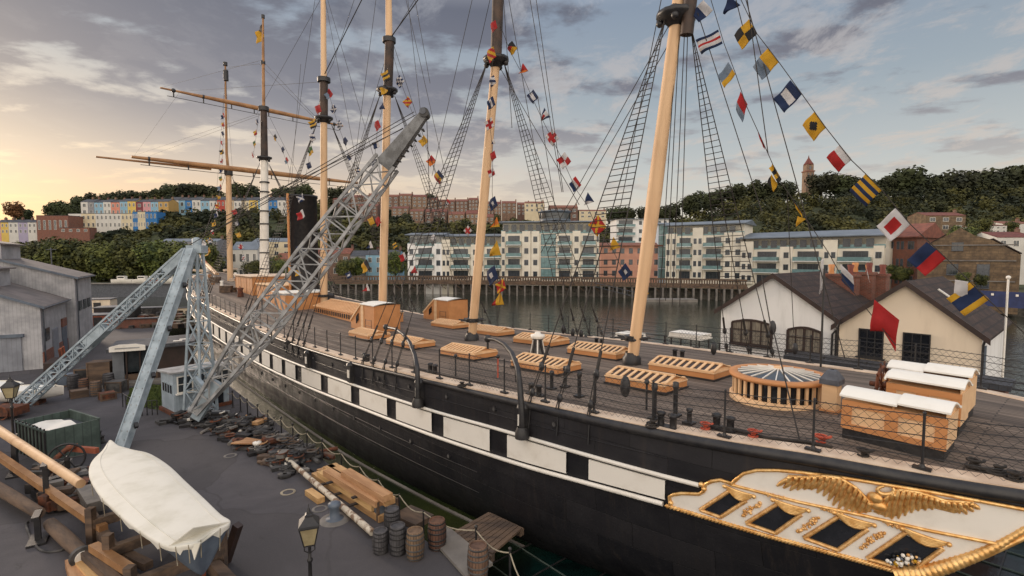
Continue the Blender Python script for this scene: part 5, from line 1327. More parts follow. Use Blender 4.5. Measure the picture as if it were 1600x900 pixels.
# white topped shelters by the far gangway
for i, (px, w_) in enumerate(((985, 1.6), (1078, 2.2))):
    q = W(px, 525, 33 if i else 36.5); zt = q.z+.1; t = thing('white_canopy', ['small white canopy on thin posts left of the aftmost mast foot', 'larger white canopy with dark posts right of the aftmost mast foot'][i], 'canopy', (q.x, q.y, 0), SHIPROT)
    mb = MB(); mb.box((0, 0, zt), (w_, 1.4, .25), 'white'); mb.box((0, 0, zt-.16), (w_+.1, 1.5, .06), 'white'); mb.build('top', t)
    for a in (-1, 1):
        for b in (-1, 1): mb = MB(); mb.tube((a*w_*.45, b*.6, 0), (a*w_*.45, b*.6, zt-.1), .05, 'black', n=6); mb.build('leg', t)
    mb = MB(); mb.box((0, 0, zt-.95), (w_*.92, 1.2, .08), 'white'); mb.build('shelf', t)

# ------------------------------------------------------------------ trees
def crown_mesh(mb, c, r, n, leaf, m, blobs=7, sq=.8, rng=None):
    rng = rng or random; bl = []
    for k in range(blobs):
        a = rng.random()*6.283; rr = r*rng.uniform(.25, .62); h = rng.uniform(-.45, .55)*r*sq
        bl.append((c[0]+rr*math.cos(a), c[1]+rr*math.sin(a), c[2]+h, r*rng.uniform(.34, .58)))
    bl.append((c[0], c[1], c[2]+.1*r, r*.62))
    wsum = [b[3]**2 for b in bl]
    for b in bl:
        k = int(n*b[3]**2/sum(wsum))
        for _ in range(k):
            u = rng.uniform(-1, 1); a = rng.random()*6.283; q = math.sqrt(1-u*u); d = Vector((q*math.cos(a), q*math.sin(a), u))
            p = Vector(b[:3])+Vector((d.x, d.y, d.z*sq))*(b[3]*rng.uniform(.72, 1.08)*(1+.12*math.sin(7*a)))
            nrm = (d+Vector((rng.uniform(-.7, .7), rng.uniform(-.7, .7), rng.uniform(-.4, .9)))).normalized()
            t1 = nrm.cross(Vector((0, 0, 1)))
            if t1.length < .01: t1 = Vector((1, 0, 0))
            t1.normalize(); t2 = nrm.cross(t1); s = leaf*rng.uniform(.6, 1.3)
            i = len(mb.v); mb.v += [tuple(p-t1*s), tuple(p+t2*s*.8), tuple(p+t1*s), tuple(p-t2*s*.8)]
            mb.f.append((i, i+1, i+2, i+3)); mb.m.append(mb.mi(m)); mb.sm.append(False)
def make_tree(name, h, r, n, leaf, m, label, cat='tree', group=None, seed=1, trunk=.35):
    rng = random.Random(seed); t = thing(name, label, cat, (0, 0, 0), 0, group)
    mb = MB(); mb.path([(0, 0, -1.5), (.05, 0, h*.2), (.1, .1, h*.45), (0, .1, h*.75)], [trunk, trunk*.8, trunk*.6, trunk*.2], 'bark', 7)
    for k in range(6):
        a = k*1.1; z0 = h*(.3+.06*k); mb.path([(.05, .05, z0), (r*.3*math.cos(a), r*.3*math.sin(a), z0+h*.12), (r*.62*math.cos(a), r*.62*math.sin(a), z0+h*.24)], [trunk*.4, trunk*.25, .04], 'bark', 5)
    mb.build('trunk', t)
    mb = MB(); crown_mesh(mb, (0, 0, h-r*.85), r, n, leaf, m, rng=rng, blobs=9, sq=.85)
    crown_mesh(mb, (0, 0, h-r*1.35), r*.86, int(n*.5), leaf, m, rng=rng, blobs=7, sq=.85); mb.build('crown', t, fix=False); return t
random.seed(21)
protos = [make_tree('broadleaf_tree', 14.5, 7.2, 3600, .42, 'leaf', 'broad green tree, first from the left in the quayside row', group='quayside trees on the left bank', seed=s) for s in (1, 2, 3)]
row = [(2, 379, 66), (46, 372, 70), (88, 372, 68), (130, 370, 70), (172, 374, 66), (210, 371, 66), (246, 370, 64), (284, 374, 66), (322, 376, 60), (22, 378, 62)]
for i, (px, pyt, hh) in enumerate(row):
    yd = 168 if i < 9 else 176; q = W(px, 442, yd); h = (442-pyt)/800*yd; sc_ = h/14.5
    lab = f'broad green tree, {ords[i]} from the left in the quayside row' if i < 9 else 'green tree half hidden behind the first two quayside trees'
    if i < 3: o = protos[i]; o.location = (q.x, q.y, 1.2); o.scale = (sc_,)*3; o['label'] = lab; o.rotation_euler.z = random.random()*6
    else: o = dup(protos[i % 3], (q.x, q.y, 1.2), random.random()*6, lab, scale=sc_*random.uniform(.96, 1.05))
# mid trees behind the fore part of the ship and beside the flats
mids = [(395, 405, 440, 172, 'small round tree between the two foremost masts'), (440, 402, 440, 170, 'round tree left of the black funnel'), (432, 398, 436, 180, 'tree behind the white second mast'), (556, 400, 434, 165, 'round dark tree left of the waterside flats'), (540, 402, 436, 160, 'low tree right of the third mast'),
        (618, 392, 432, 160, 'leafy tree against the left end of the flats'), (1398, 412, 440, 108, 'bush at the foot of the red brick house'), (1412, 416, 440, 106, 'low bush left of the stone warehouse'), (1532, 428, 448, 88, 'climbing shrub on the stone warehouse wall'), (1505, 424, 446, 89, 'pale green shrub at the warehouse foot'),
        (1468, 372, 390, 150, 'dark tree left of the warehouse gable'), (1500, 352, 392, 140, 'large dark tree behind the warehouse ridge'), (1528, 340, 378, 145, 'dark spreading tree right of the red roofed house'), (1580, 344, 366, 160, 'conical tree in front of the white hillside house'), (1455, 360, 380, 150, 'bushy tree below the red roofed house'), (480, 420, 440, 150, 'low shrub behind the funnel base')]
for i, (px, t0, b0, yd, lb) in enumerate(mids):
    q = W(px, b0, yd); h = (b0-t0)/800*yd; dup(protos[i % 3], tuple(q), random.random()*6, lb, group='single trees between the waterside buildings', scale=h/14.5)
far = [make_tree('hill_tree', 11, 5.6, 1100, .62, 'leafdark', 'dark tree on the skyline', group='trees standing on the skyline', seed=s, trunk=.4) for s in (11, 12, 13)]
sky_t = [(24, 316, 26, 1), (38, 324, 20, 0), (95, 310, 28, 0), (82, 318, 22, 0), (110, 314, 24, 0), (130, 305, 24, 0), (152, 301, 24, 0), (176, 297, 24, 0), (200, 296, 22, 0), (222, 297, 22, 0), (246, 292, 24, 0), (270, 286, 28, 0), (288, 285, 28, 0), (306, 283, 30, 0), (322, 287, 26, 0), (336, 292, 22, 0),
         (372, 282, 30, 0), (392, 287, 26, 0), (440, 290, 24, 0), (458, 288, 24, 0), (476, 286, 26, 0), (527, 290, 26, 0), (620, 306, 16, 0), (672, 302, 20, 0), (960, 322, 24, 0), (980, 320, 24, 0), (1005, 322, 24, 0), (1030, 322, 24, 0), (1050, 314, 26, 0), (1078, 303, 28, 0), (1100, 297, 28, 0), (1122, 292, 28, 0), (1150, 286, 28, 0),
         (1180, 281, 28, 0), (1205, 280, 28, 0), (1230, 282, 26, 0), (1284, 268, 32, 0), (1312, 268, 32, 0), (1334, 274, 28, 0), (1362, 280, 26, 0), (1384, 272, 30, 0), (1414, 260, 40, 0), (1440, 272, 32, 0), (1465, 270, 34, 0), (1495, 264, 40, 0), (1520, 268, 34, 0), (1545, 262, 38, 0), (1568, 258, 40, 0), (1592, 256, 42, 0), (1615, 258, 40, 0)]
used = 0
for i, (px, t0, hh, kind) in enumerate(sky_t):
    if kind == 1:
        o = make_tree('rust_tree', 11, 5.6, 1100, .6, 'autumn', 'rust coloured round tree at the far left skyline', seed=30); yd = 250
        q = W(px, t0+hh, yd); o.location = q; o.scale = ((hh/800*yd)/11,)*3; continue
    yd = 326 if px > 120 else 262; hh *= 1.25; q = W(px, t0+hh, yd); s_ = (hh/800*yd)/11
    side = 'left hill' if px < 500 else ('middle hill' if px < 800 else 'right wooded hill')
    k = sum(1 for a in sky_t[:i] if (a[0] < 500) == (px < 500) and (500 <= a[0] < 800) == (500 <= px < 800) and a[3] == 0)
    lab = f'dark tree on the {side} skyline, {ords[k]} from the left' if k < len(ords) else f'dark skyline tree number {k} from the left on the {side}'
    rr = random.uniform(.9, 1.12)
    if used < 3: o = far[used]; used += 1; o.location = q; o.scale = (s_*rr, s_*rr, s_); o['label'] = lab
    else: dup(far[i % 3], tuple(q), random.random()*6, lab, scale=(s_*rr, s_*rr, s_))
# the wooded slopes: one mass
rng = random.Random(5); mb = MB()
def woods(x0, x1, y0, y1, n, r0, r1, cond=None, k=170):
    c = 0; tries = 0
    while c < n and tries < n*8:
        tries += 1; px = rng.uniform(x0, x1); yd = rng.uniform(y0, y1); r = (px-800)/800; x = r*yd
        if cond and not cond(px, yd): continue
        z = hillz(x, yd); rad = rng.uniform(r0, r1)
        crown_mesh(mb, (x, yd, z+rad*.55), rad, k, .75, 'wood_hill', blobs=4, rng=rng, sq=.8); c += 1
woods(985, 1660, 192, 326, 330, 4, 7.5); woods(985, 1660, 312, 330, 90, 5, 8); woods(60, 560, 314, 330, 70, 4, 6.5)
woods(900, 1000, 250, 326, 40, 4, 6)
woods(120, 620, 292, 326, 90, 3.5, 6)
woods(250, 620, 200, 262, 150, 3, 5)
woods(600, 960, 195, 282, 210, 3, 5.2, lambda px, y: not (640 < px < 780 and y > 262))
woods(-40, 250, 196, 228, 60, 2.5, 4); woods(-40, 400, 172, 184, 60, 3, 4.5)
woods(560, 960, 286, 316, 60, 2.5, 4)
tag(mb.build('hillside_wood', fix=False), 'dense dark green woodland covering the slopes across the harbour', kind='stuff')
# ------------------------------------------------------------------ the crane
crane = thing('derrick_crane', 'pale blue lattice derrick crane with slanting legs, wooden cab and long grey jib', 'crane')
def lattice(P, Q, w0, w1, m, n, th=.09, seg=None, parent=crane, name='lattice_leg', up=(0, 0, 1), wmid=None, brace=.05, tri=True, t0=0, t1=1, d0=None):
    P, Q = Vector(P), Vector(Q); d = (Q-P).normalized(); a = d.cross(Vector(up)).normalized(); b = a.cross(d).normalized(); mb = MB()
    def width(t):
        if wmid is None: return w0+(w1-w0)*t
        return w0+(wmid-w0)*min(1, t/.28) if t < .5 else (w1+(wmid-w1)*min(1, (1-t)/.45))
    def c(i, t):
        s1, s2 = ((1, 1), (1, -1), (-1, -1), (-1, 1))[i]; wv = width(t)/2
        return P+(Q-P)*t+a*(s1*wv)+b*(s2*wv)
    ts = [t0+(t1-t0)*k/n for k in range(n+1)]
    for i in range(4):
        for u, v in zip(ts, ts[1:]): mb.bar(c(i, u), c(i, v), th, th, m)
    for k, (u, v) in enumerate(zip(ts, ts[1:])):
        for i in range(4):
            j = (i+1) % 4
            mb.bar(c(i, u), c(j, u), brace, brace, m)
            if k % 2 == 0 or not tri: mb.bar(c(i, u), c(j, v), brace, brace, m)
            if k % 2 == 1 or not tri: mb.bar(c(j, u), c(i, v), brace, brace, m)
    return mb.build(name, parent), c
mast_b = W(314, 648, 30.8); mast_b.z = .2; apex = W(308, 392, 30.6)
lattice(mast_b, apex, 1.25, .40, 'crane', 7, .12, name='king_post', tri=False, up=(.25, 1, 0), brace=.05)
mb = MB(); mb.box((apex.x, apex.y, apex.z+.1), (.9, .7, .45), 'crane'); mb.lathe((apex.x, apex.y, apex.z+.2), [(.25, 0), (.25, .5), (.1, .6)], 'crane', 10); mb.build('mast_cap', crane)
# boxed near leg
legb = G(190, 702, .0); legt = W(299, 390, 30.2); mb = MB()
d = (legt-legb); mb.bar(legb, legt, .52, .38, 'crane'); lg = mb.build('boxed_leg', crane); mb = MB()
a = d.cross(Vector((0, 0, 1))).normalized(); b_ = a.cross(d).normalized()
for sgn in (-1, 1): mb.bar(legb+a*sgn*.27+b_*.2, legt+a*sgn*.27+b_*.2, .07, .07, 'crane')
for k in range(1, 26): 
    p = legb.lerp(legt, k/26)
    for sgn in (-1, 1): mb.ball(p+a*sgn*.17+b_*.2, .035, 'cranegrey', 6, 3)
mb.build('flange_angles', lg)
for k in (3, 9, 15, 21): mb = MB(); p = legb.lerp(legt, k/26); mb.bar(p+a*.28, p+a*.42-d.normalized()*.2, .16, .2, 'black'); mb.build('leg_bracket', lg)
leg2b = G(24, 640, .1); leg2t = W(294, 393, 30.9)
lattice(leg2b, leg2t, .62, .46, 'crane', 26, .11, name='stay_leg', tri=True)
mb = MB(); P = Vector(leg2b).lerp(Vector(leg2t), .43); Q = Vector(leg2b).lerp(Vector(leg2t), .53); mb.bar(P, Q, .56, .60, 'crane'); P = Vector(leg2b).lerp(Vector(leg2t), .88); Q = Vector(leg2b).lerp(Vector(leg2t), .99); mb.bar(P, Q, .5, .52, 'crane'); mb.build('stiffening_plate', crane)
# jib
M['headgrey'] = mat('worn_jib_plate', (.20, .205, .21), (.10, .10, .10), 1.8, .65, bump=.3, detail=8)
jb = W(306, 643, 28.6); tip = W(664, 178, 29.0)
lattice(jb, tip, .42, .95, 'cranegrey', 16, .16, name='jib', wmid=1.5, brace=.07, up=(0, 0, 1), t1=.84)
d = (tip-jb); Pj = jb+d*.79; a = d.cross(Vector((0, 0, 1))).normalized(); bb = a.cross(d).normalized()
mb = MB(); rws = []
for t_, wv, hv in ((.825, .98, .92), (.83, .96, .9), (.9, .80, .70), (.965, .64, .54), (1.0, .54, .42)):
    c = jb+d*t_; rws.append([c+a*wv/2+bb*hv/2, c+a*wv/2-bb*hv/2, c-a*wv/2-bb*hv/2, c-a*wv/2+bb*hv/2])
mb.grid(rws, 'headgrey', True, sm=False); mb.poly(rws[0][::-1], 'headgrey'); mb.poly(rws[-1], 'headgrey'); jh = mb.build('plated_jib_head', crane)
mb = MB()
for k in range(8):
    c = jb+d*(.845+.017*k); mb.bar(c-bb*.47+a*.3, c-bb*.47-a*.3, .12, .05, 'black')
mb.tube(tip-a*.38, tip+a*.38, .26, 'black', n=14); mb.tube(tip-a*.42+bb*.1, tip+a*.42+bb*.1, .18, 'lead', n=12); mb.build('sheave', jh)
# jib foot: two plates to the mast and hoist gear
mb = MB(); mb.bar(mast_b+Vector((.1, -.5, 2.2)), jb+d*.06, .22, .3, 'crane'); mb.bar(jb+Vector((0, 0, -.4)), jb+d*.10, .34, .55, 'crane'); mb.tube(jb+Vector((-.35, 0, .1)), jb+Vector((.35, 0, .1)), .2, 'cranegrey', n=14); mb.build('jib_foot', crane)
for i, (o0, o1) in enumerate(((-.25, -.3), (.2, .1), (.3, .3), (0, 0))):
    mb = MB(); A = apex+Vector((o0, -.3, .35+.25*i)); B = jb+d*(.985-.05*(i % 2))+a*o1+bb*(.45); mb.tube(A, B, .022, 'rope', n=5); mb.build('luffing_cable', crane)
mb = MB(); mb.tube(tip+Vector((.1, 0, -.3)), W(672, 330, 29.0), .02, 'rope', n=5); mb.build('hoist_rope', crane)
# base frame and cab
p0 = G(250, 640, 0); c0 = G(273, 650, 0); p1 = G(352, 633, 0)
def cab():
    rz = math.atan2(p1.y-c0.y, p1.x-c0.x); L = 3.15; Wd = 2.1
    o = empty('cab', (c0.x, c0.y, .22), rz); o.parent = crane
    mb = MB(); mb.box((L/2, Wd/2, -.1), (L+.3, Wd+.3, .22), 'rust'); mb.build('base_frame', o)
    mb = MB(); H = 2.35; mb.prism([(0, 0, 0), (0, Wd, 0), (0, Wd, H-.1), (0, 0, H)], (L, 0, 0), 'craneboard')
    mb.build('boarded_body', o)
    mb = MB(); mb.prism([(-.2, -.2, H+.02), (-.2, Wd+.2, H-.10), (-.2, Wd+.2, H), (-.2, -.2, H+.12)], (L+.4, 0, 0), 'cranegrey'); mb.build('roof', o)
    for x in (.62, 1.75, 2.75):
        win_on(o, x, 1.15, .82, .98, fr='white', bars=(1, 1))
    mb = MB()
    for k in range(4):
        mb.box((-.012, .35+k*.42, 1.35), (.03, .34, .55), 'glassdark')
        mb.box((-.02, .35+k*.42-.2, 1.35), (.05, .05, .62), 'crane')
    mb.box((-.02, .98, 1.65), (.05, 1.75, .06), 'crane'); mb.box((-.02, .98, 1.05), (.05, 1.75, .06), 'crane'); mb.build('side_window', o)
    mb = MB(); mb.box((2.3, -.02, .45), (1.0, .04, .9), 'glassdark'); mb.build('hatch', o)
cab()
mb = MB(); q = mast_b
for (x, y, s1, s2) in ((0, 0, 3.4, .3), (0, 0, .3, 3.4)): mb.box((q.x+x, q.y+y, .12), (s1, s2, .22), 'cranegrey')
mb.build('sole_plate', crane)

# ------------------------------------------------------------------ left warehouse sheds
U = Vector((-.51, .86, 0)).normalized(); V = Vector((-.86, -.51, 0)).normalized()   # U recedes along the side, V runs left along the front
def shed(name, label, corner, Ls, half, eave, rise, group=None):
    rz = math.atan2(U.y, U.x); t = thing(name, label, 'shed', tuple(corner), rz, group)   # local x = U, local y = left
    mb = MB(); mb.prism([(0, 0, 0), (0, 2*half, 0), (0, 2*half, eave), (0, half, eave+rise), (0, 0, eave)], (Ls, 0, 0), 'corr'); mb.build('wall', t)
    mb = MB(); k = rise/half
    for y0, y1 in ((-.3, half), (2*half+.3, half)):
        z0 = eave-.3*k+.04; mb.prism([(-.25, y0, z0), (-.25, y1, eave+rise+.04), (-.25, y1, eave+rise+.14), (-.25, y0, z0+.1)], (Ls+.5, 0, 0), 'corrroof')
    rf = mb.build('roof', t)
    mb = MB(); mb.path([(-.25, -.38, eave-.08), (Ls+.25, -.38, eave-.08)], .08, 'lead', 6); mb.path([(.3, -.12, 0), (.3, -.12, eave-.3), (.3, -.38, eave-.1)], .06, 'lead', 6)
    for y0, y1 in ((-.34, half),): mb.prism([(-.30, y0, eave-.34*k-.06), (-.30, y1, eave+rise), (-.30, y1, eave+rise+.2), (-.30, y0, eave-.34*k+.16)], (.05, 0, 0), 'greyblue')
    mb.build('gutter', rf); return t
cA = G(68, 576, 0)
tA = shed('corrugated_shed', 'grey corrugated shed with white sign and large sliding door at the left edge', cA, 9, 7.2, 5.35, 3.0)
mb = MB(); mb.box((-.06, 3.6, 1.45), (.12, 4.6, 2.9), 'door'); mb.box((-.14, 3.6, 3.0), (.3, 5.0, .25), 'greyblue'); mb.build('sliding_door', tA)
mb = MB(); mb.box((-.1, 5.0, 4.35), (.06, 3.4, .75), 'white'); mb.box((-.135, 4.6, 4.45), (.01, 2.2, .12), 'teal' if 'teal' in M else 'crane'); mb.box((-.135, 4.7, 4.25), (.01, 1.7, .09), 'crane'); mb.build('sign_board', tA)
mb = MB(); mb.box((4.5, -.03, .7), (9, .1, 1.4), 'brick'); mb.build('brick_plinth', tA)
mb = MB(); mb.box((4.2, -.06, 1.5), (1.8, .12, 3.0), 'door'); mb.build('side_door', tA); mb = MB(); mb.box((7.6, -.09, 3.2), (1.7, .14, .8), 'brick'); mb.box((7.6, -.08, 1.5), (1.5, .12, 2.7), 'greyblue'); mb.build('side_door', tA)
for x in (1.6,): mb = MB(); mb.box((x, -.05, 2.8), (1.2, .1, 1.1), 'glass'); mb.build('side_window', tA)
mb = MB(); mb.prism([(2.5, 3.6, 6.6), (2.5, 9, 6.6), (2.5, 9, 8.9), (2.5, 3.6, 8.5)], (5, 0, 0), 'corr'); mb.prism([(2.2, 3.2, 8.5), (2.2, 9.2, 8.95), (2.2, 9.2, 9.08), (2.2, 3.2, 8.62)], (5.6, 0, 0), 'corrroof'); mb.build('roof_dormer', tA)
cB = cA+U*9.6-V*.7
tB = shed('tall_corrugated_shed', 'taller grey corrugated shed behind the shed with the sign', cB, 8.4, 8.2, 7.5, 2.6)
mb = MB()
for x in (2, 4.2, 6.4): mb.box((x, -.05, 4.5), (1.3, .1, 1.0), 'glass')
mb.build('side_window', tB)
mb = MB(); mb.prism([(1, 5.6, 8.5), (1, 10.8, 8.5), (1, 10.8, 10.9), (1, 8.2, 11.3), (1, 5.6, 10.9)], (6, 0, 0), 'corr'); mb.prism([(.7, 5.2, 10.8), (.7, 8.2, 11.35), (.7, 11.2, 10.8), (.7, 11.2, 10.92), (.7, 8.2, 11.48), (.7, 5.2, 10.92)], (6.6, 0, 0), 'corrroof'); mb.build('ridge_ventilator', tB)
q = W(80, 398, 60); mb = MB(); mb.tube((q.x, q.y, 8), (q.x, q.y, q.z+.8), .06, 'lead'); mb.bar((q.x-.6, q.y, q.z+.6), (q.x+.6, q.y, q.z+.6), .05, .05, 'lead'); tag(mb.build('roof_aerial'), 'thin aerial mast rising over the tall shed roof', 'aerial')

# kiosk with flat roof
ka = G(178, 601, 0); kb = G(298, 590, 0); rz = math.atan2(kb.y-ka.y, kb.x-ka.x); L = (kb-ka).length
t = thing('flat_roofed_kiosk', 'low dark kiosk with grey flat roof and curved white sign behind the crane leg', 'kiosk', tuple(ka), rz)
mb = MB(); mb.prism([(-.2, -.9, 2.55), (L+.4, -.7, 2.75), (L+.2, 3.8, 2.75), (-.4, 3.6, 2.55)], (0, 0, .28), 'slate'); mb.build('flat_roof', t)
mb = MB(); mb.box((L*.78, 1.6, 1.35), (L*.44, 3.0, 2.7), 'frame'); mb.box((.3, 1.6, 1.35), (.7, 3.0, 2.6), 'corrroof2'); mb.box((L/2, 3.1, 1.35), (L, .15, 2.6), 'frame'); mb.build('wall', t)
mb = MB()
for k in range(4): mb.box((.8+k*.85, .2, 1.35), (.1, .1, 2.5), 'frame')
mb.box((2.0, .22, .35), (2.7, .08, .6), 'oldwood'); mb.build('shopfront_posts', t)
mb = MB(); mb.box((2.0, .26, 1.6), (2.6, .02, 1.6), 'glass'); mb.box((2.5, 2.9, 1.7), (1.2, .04, .8), 'balc'); mb.box((1.5, 2.9, 1.2), (1.6, .04, .4), 'lampglass'); mb.build('shop_glass', t)
mb = MB(); mb.prism([(.0, -1.0, 2.62), (2.2, -1.0, 2.62), (2.2, -1.0, 3.0), (1.6, -1.0, 3.14), (.6, -1.0, 3.14), (.0, -1.0, 3.0)], (0, .08, 0), 'white'); mb.box((1.1, -1.02, 2.86), (1.5, .02, .08), 'cranegrey'); mb.build('sign', t)
mb = MB(); mb.box((L*.5, -.6, .12), (L+1, 1.0, .24), 'paving'); mb.build('step', t)
mb = MB(); mb.box((L*.93, .9, 2.97), (.8, .35, .12), 'white'); mb.box((L*.84, .2, 2.97), (.6, .3, .12), 'white'); mb.build('roof_vent', t)
# grass patches
for i, pts in enumerate(([(205, 606), (262, 600), (258, 642), (196, 632)], [(262, 488), (302, 486), (306, 512), (264, 512)])):
    P = [G(x, y, .02) for x, y in pts]; mb = MB(); mb.poly(P, 'grass')
    base = tag(mb.build('lawn'), 'small lawn beside the crane' if i == 0 else 'bright lawn near the bow', kind='structure')
    mb = MB(); rg = random.Random(i)
    for k in range(1400):
        u, v = rg.random(), rg.random(); p = P[0].lerp(P[1], u).lerp(P[3].lerp(P[2], u), v); a = rg.random()*6; s = .05+rg.random()*.05
        mb.poly([p+Vector((math.cos(a)*s, math.sin(a)*s, 0)), p-Vector((math.cos(a)*s, math.sin(a)*s, 0)), p+Vector((rg.uniform(-.05, .05), 0, .10+rg.random()*.1))], 'grass')
    tag(mb.build('grass_blades', fix=False), 'short green grass on the lawns', kind='stuff')
# little fence by the lawn
mb = MB(); P = [G(192, 636), G(214, 650), G(246, 648)]
for a, b in zip(P, P[1:]):
    for k in range(5): p = a.lerp(b, k/4); mb.tube(p, p+Vector((0, 0, .9)), .03, 'black', n=5)
    mb.tube(a+Vector((0, 0, .9)), b+Vector((0, 0, .9)), .025, 'black', n=5); mb.tube(a+Vector((0, 0, .5)), b+Vector((0, 0, .5)), .02, 'black', n=5)
tag(mb.build('lawn_fence'), 'low black railing round the lawn by the crane cab', 'fence')
# clutter beyond: sheds, walls and parked boats between warehouse and bow
for i, (px, py, sx_, sy_, sz_, m, lb, cat) in enumerate(((148, 507, 6, 3, 1.4, 'redbeam', 'low red store behind the tall shed corner', 'store'), (150, 492, 5, 3, 2.6, 'render_buff', 'small pale hut with dark doorway near the water', 'hut'),
        (185, 500, 5, 3, 2.0, 'black', 'black boxed store beside the pale hut', 'store'), (212, 512, 5, .5, 1.2, 'brick', 'short brick wall behind the kiosk', 'wall'), (236, 492, 6, 2, 1.2, 'scrapgrey', 'grey stack of fittings near the lock', 'stack'), (296, 490, 5, .5, 1.0, 'render_buff', 'pale low wall by the bow of the ship', 'wall'))):
    q = G(px, py, 0); t = thing({'store': 'quay_store', 'hut': 'quay_hut', 'wall': 'low_wall', 'stack': 'fittings_stack'}[cat], lb, cat, tuple(q), .35)
    mb = MB(); mb.box((0, 0, sz_/2), (sx_, sy_, sz_), m); mb.build('body', t); mb = MB(); mb.box((0, 0, sz_+.06), (sx_+.3, sy_+.3, .12), 'lead'); mb.build('top', t)
    if cat != 'wall': mb = MB(); mb.box((sx_*.15, -sy_/2-.02, sz_*.42), (1.0, .06, sz_*.8), 'black'); mb.build('door', t)
rngq = random.Random(4); mb = MB()
for k in range(160):
    q = G(rngq.uniform(175, 300), rngq.uniform(486, 514), 0); s = rngq.uniform(.2, .9)
    mb.box((q.x, q.y, s*.4), (s*1.6, s, s*.8), rngq.choice(['oldwood', 'scrapgrey', 'rust', 'black', 'paving', 'leafdark']), rngq.random()*3)
tag(mb.build('yard_clutter', fix=False), 'jumble of dockyard fittings between kiosk and bow', kind='stuff')

# ------------------------------------------------------------------ barrels, crates and bollards on the quay
def make_barrel(h, r, m, hoop, label, group):
    t = thing('barrel', label, 'barrel', (0, 0, 0), 0, group)
    mb = MB(); mb.lathe((0, 0, 0), [(r*.84, 0), (r*.94, h*.2), (r, h*.5), (r*.94, h*.8), (r*.84, h), (r*.78, h), (r*.78, h-.05)], m, 20)
    for k in range(20):
        a = k*math.pi/10; mb.path([(r*f*1.004*math.cos(a), r*f*1.004*math.sin(a), h*z) for f, z in ((.84, 0), (.94, .2), (1, .5), (.94, .8), (.84, 1))], .006, 'black', 3, False)
    mb.build('staves', t)
    mb = MB(); mb.lathe((0, 0, h-.045), [(r*.8, 0), (0, .001)], m, 20); mb.build('lid', t)
    for z, f in ((.06, .885), (.22, .95), (.38, .99), (.62, .99), (.78, .95), (.94, .885)):
        mb = MB(); mb.lathe((0, 0, h*z-.02), [(r*f+.004, -.01), (r*f+.012, 0), (r*f+.012, .035), (r*f+.004, .045)], hoop, 20); mb.build('hoop', t)
    return t
M['barrelgrey'] = mat('weathered_barrel', (.10, .095, .10), (.045, .042, .045), 3, .8, bump=.5, stretch=(1, 1, .3), rnd=.2)
M['barrelbrown'] = mat('brown_barrel', (.20, .12, .075), (.10, .06, .04), 3, .8, bump=.5, stretch=(1, 1, .3), rnd=.2)
M['barrelred'] = mat('reddish_barrel', (.16, .075, .045), (.08, .04, .03), 3, .8, bump=.5, stretch=(1, 1, .3), rnd=.2)
bgrp = 'barrels at the end of the planks'
bg_ = make_barrel(.98, .33, 'barrelgrey', 'black', 'small grey barrel, leftmost of the cluster beside the white spar', bgrp)
bb_ = make_barrel(.92, .30, 'barrelbrown', 'scrapgrey', 'brown barrel with bright hoops at the front of the cluster', bgrp)
br_ = make_barrel(.95, .31, 'barrelred', 'black', 'tall reddish barrel at the right of the cluster', bgrp)
bg_.location = G(595, 862); bg_.scale = (.80, .80, .76); bb_.location = G(649, 871); br_.location = G(683, 855)
dup(bg_, tuple(G(622, 864)), 1, 'dark grey barrel between small barrel and brown barrel', scale=(.86, .86, .97)); dup(bg_, tuple(G(613, 832)), 2, 'grey barrel standing behind the others against the plank stack', scale=(.86, .86, .9))
dup(bb_, tuple(G(747, 899)), 1.4, 'lone brown barrel with grey hoops on the pale slab near the gangway', scale=(1.08, 1.08, 1.05))
# barrels and boxes by the kiosk
kg = 'casks and boxes beside the kiosk'
for i, (px, py, k, s, lb) in enumerate(((115, 608, 0, 1, 'dark barrel at the left of the pile beside the kiosk'), (150, 618, 1, 1, 'brown barrel at the front of the pile beside the kiosk'), (131, 612, 2, .9, 'reddish barrel in the middle of the pile beside the kiosk'), (170, 606, 0, 1.0, 'dark barrel nearest the kiosk corner'))):
    dup((bg_, bb_, br_)[k], tuple(G(px, py)), i, lb, group=kg, scale=s*1.1)
def crate(px, py, s, m, lb, rz, h=None, z=0, grp=kg):
    h = h or s*.8; q = G(px, py, z); t = thing('crate', lb, 'crate', tuple(q), rz, grp); mb = MB(); mb.box((0, 0, h/2), (s, s*.8, h), m); mb.build('box', t)
    mb = MB()
    for x in (-s/2, s/2):
        for y in (-s*.4, s*.4): mb.box((x, y, h/2), (.09, .09, h+.02), 'oldwood')
    for z_ in (.05, h-.05):
        for y in (-s*.41, s*.41): mb.box((0, y, z_), (s, .05, .09), 'oldwood')
    mb.build('battens', t)
crate(106, 602, 1.1, 'greyblue', 'blue grey crate left of the dark barrel by the kiosk', .4); crate(142, 598, 1.5, 'black', 'large black crate behind the barrels by the kiosk', .3); crate(160, 598, 1.4, 'oldwood', 'brown crate against the kiosk wall', .3, 1.7)
crate(124, 620, .9, 'oldwood', 'low brown crate in front of the barrels by the kiosk', .8, .5); crate(183, 612, 1.0, 'scrapgrey', 'grey crate at the kiosk front corner', .1); crate(168, 624, .8, 'rust', 'small rusty crate on the tarmac near the lawn', .9, .5)
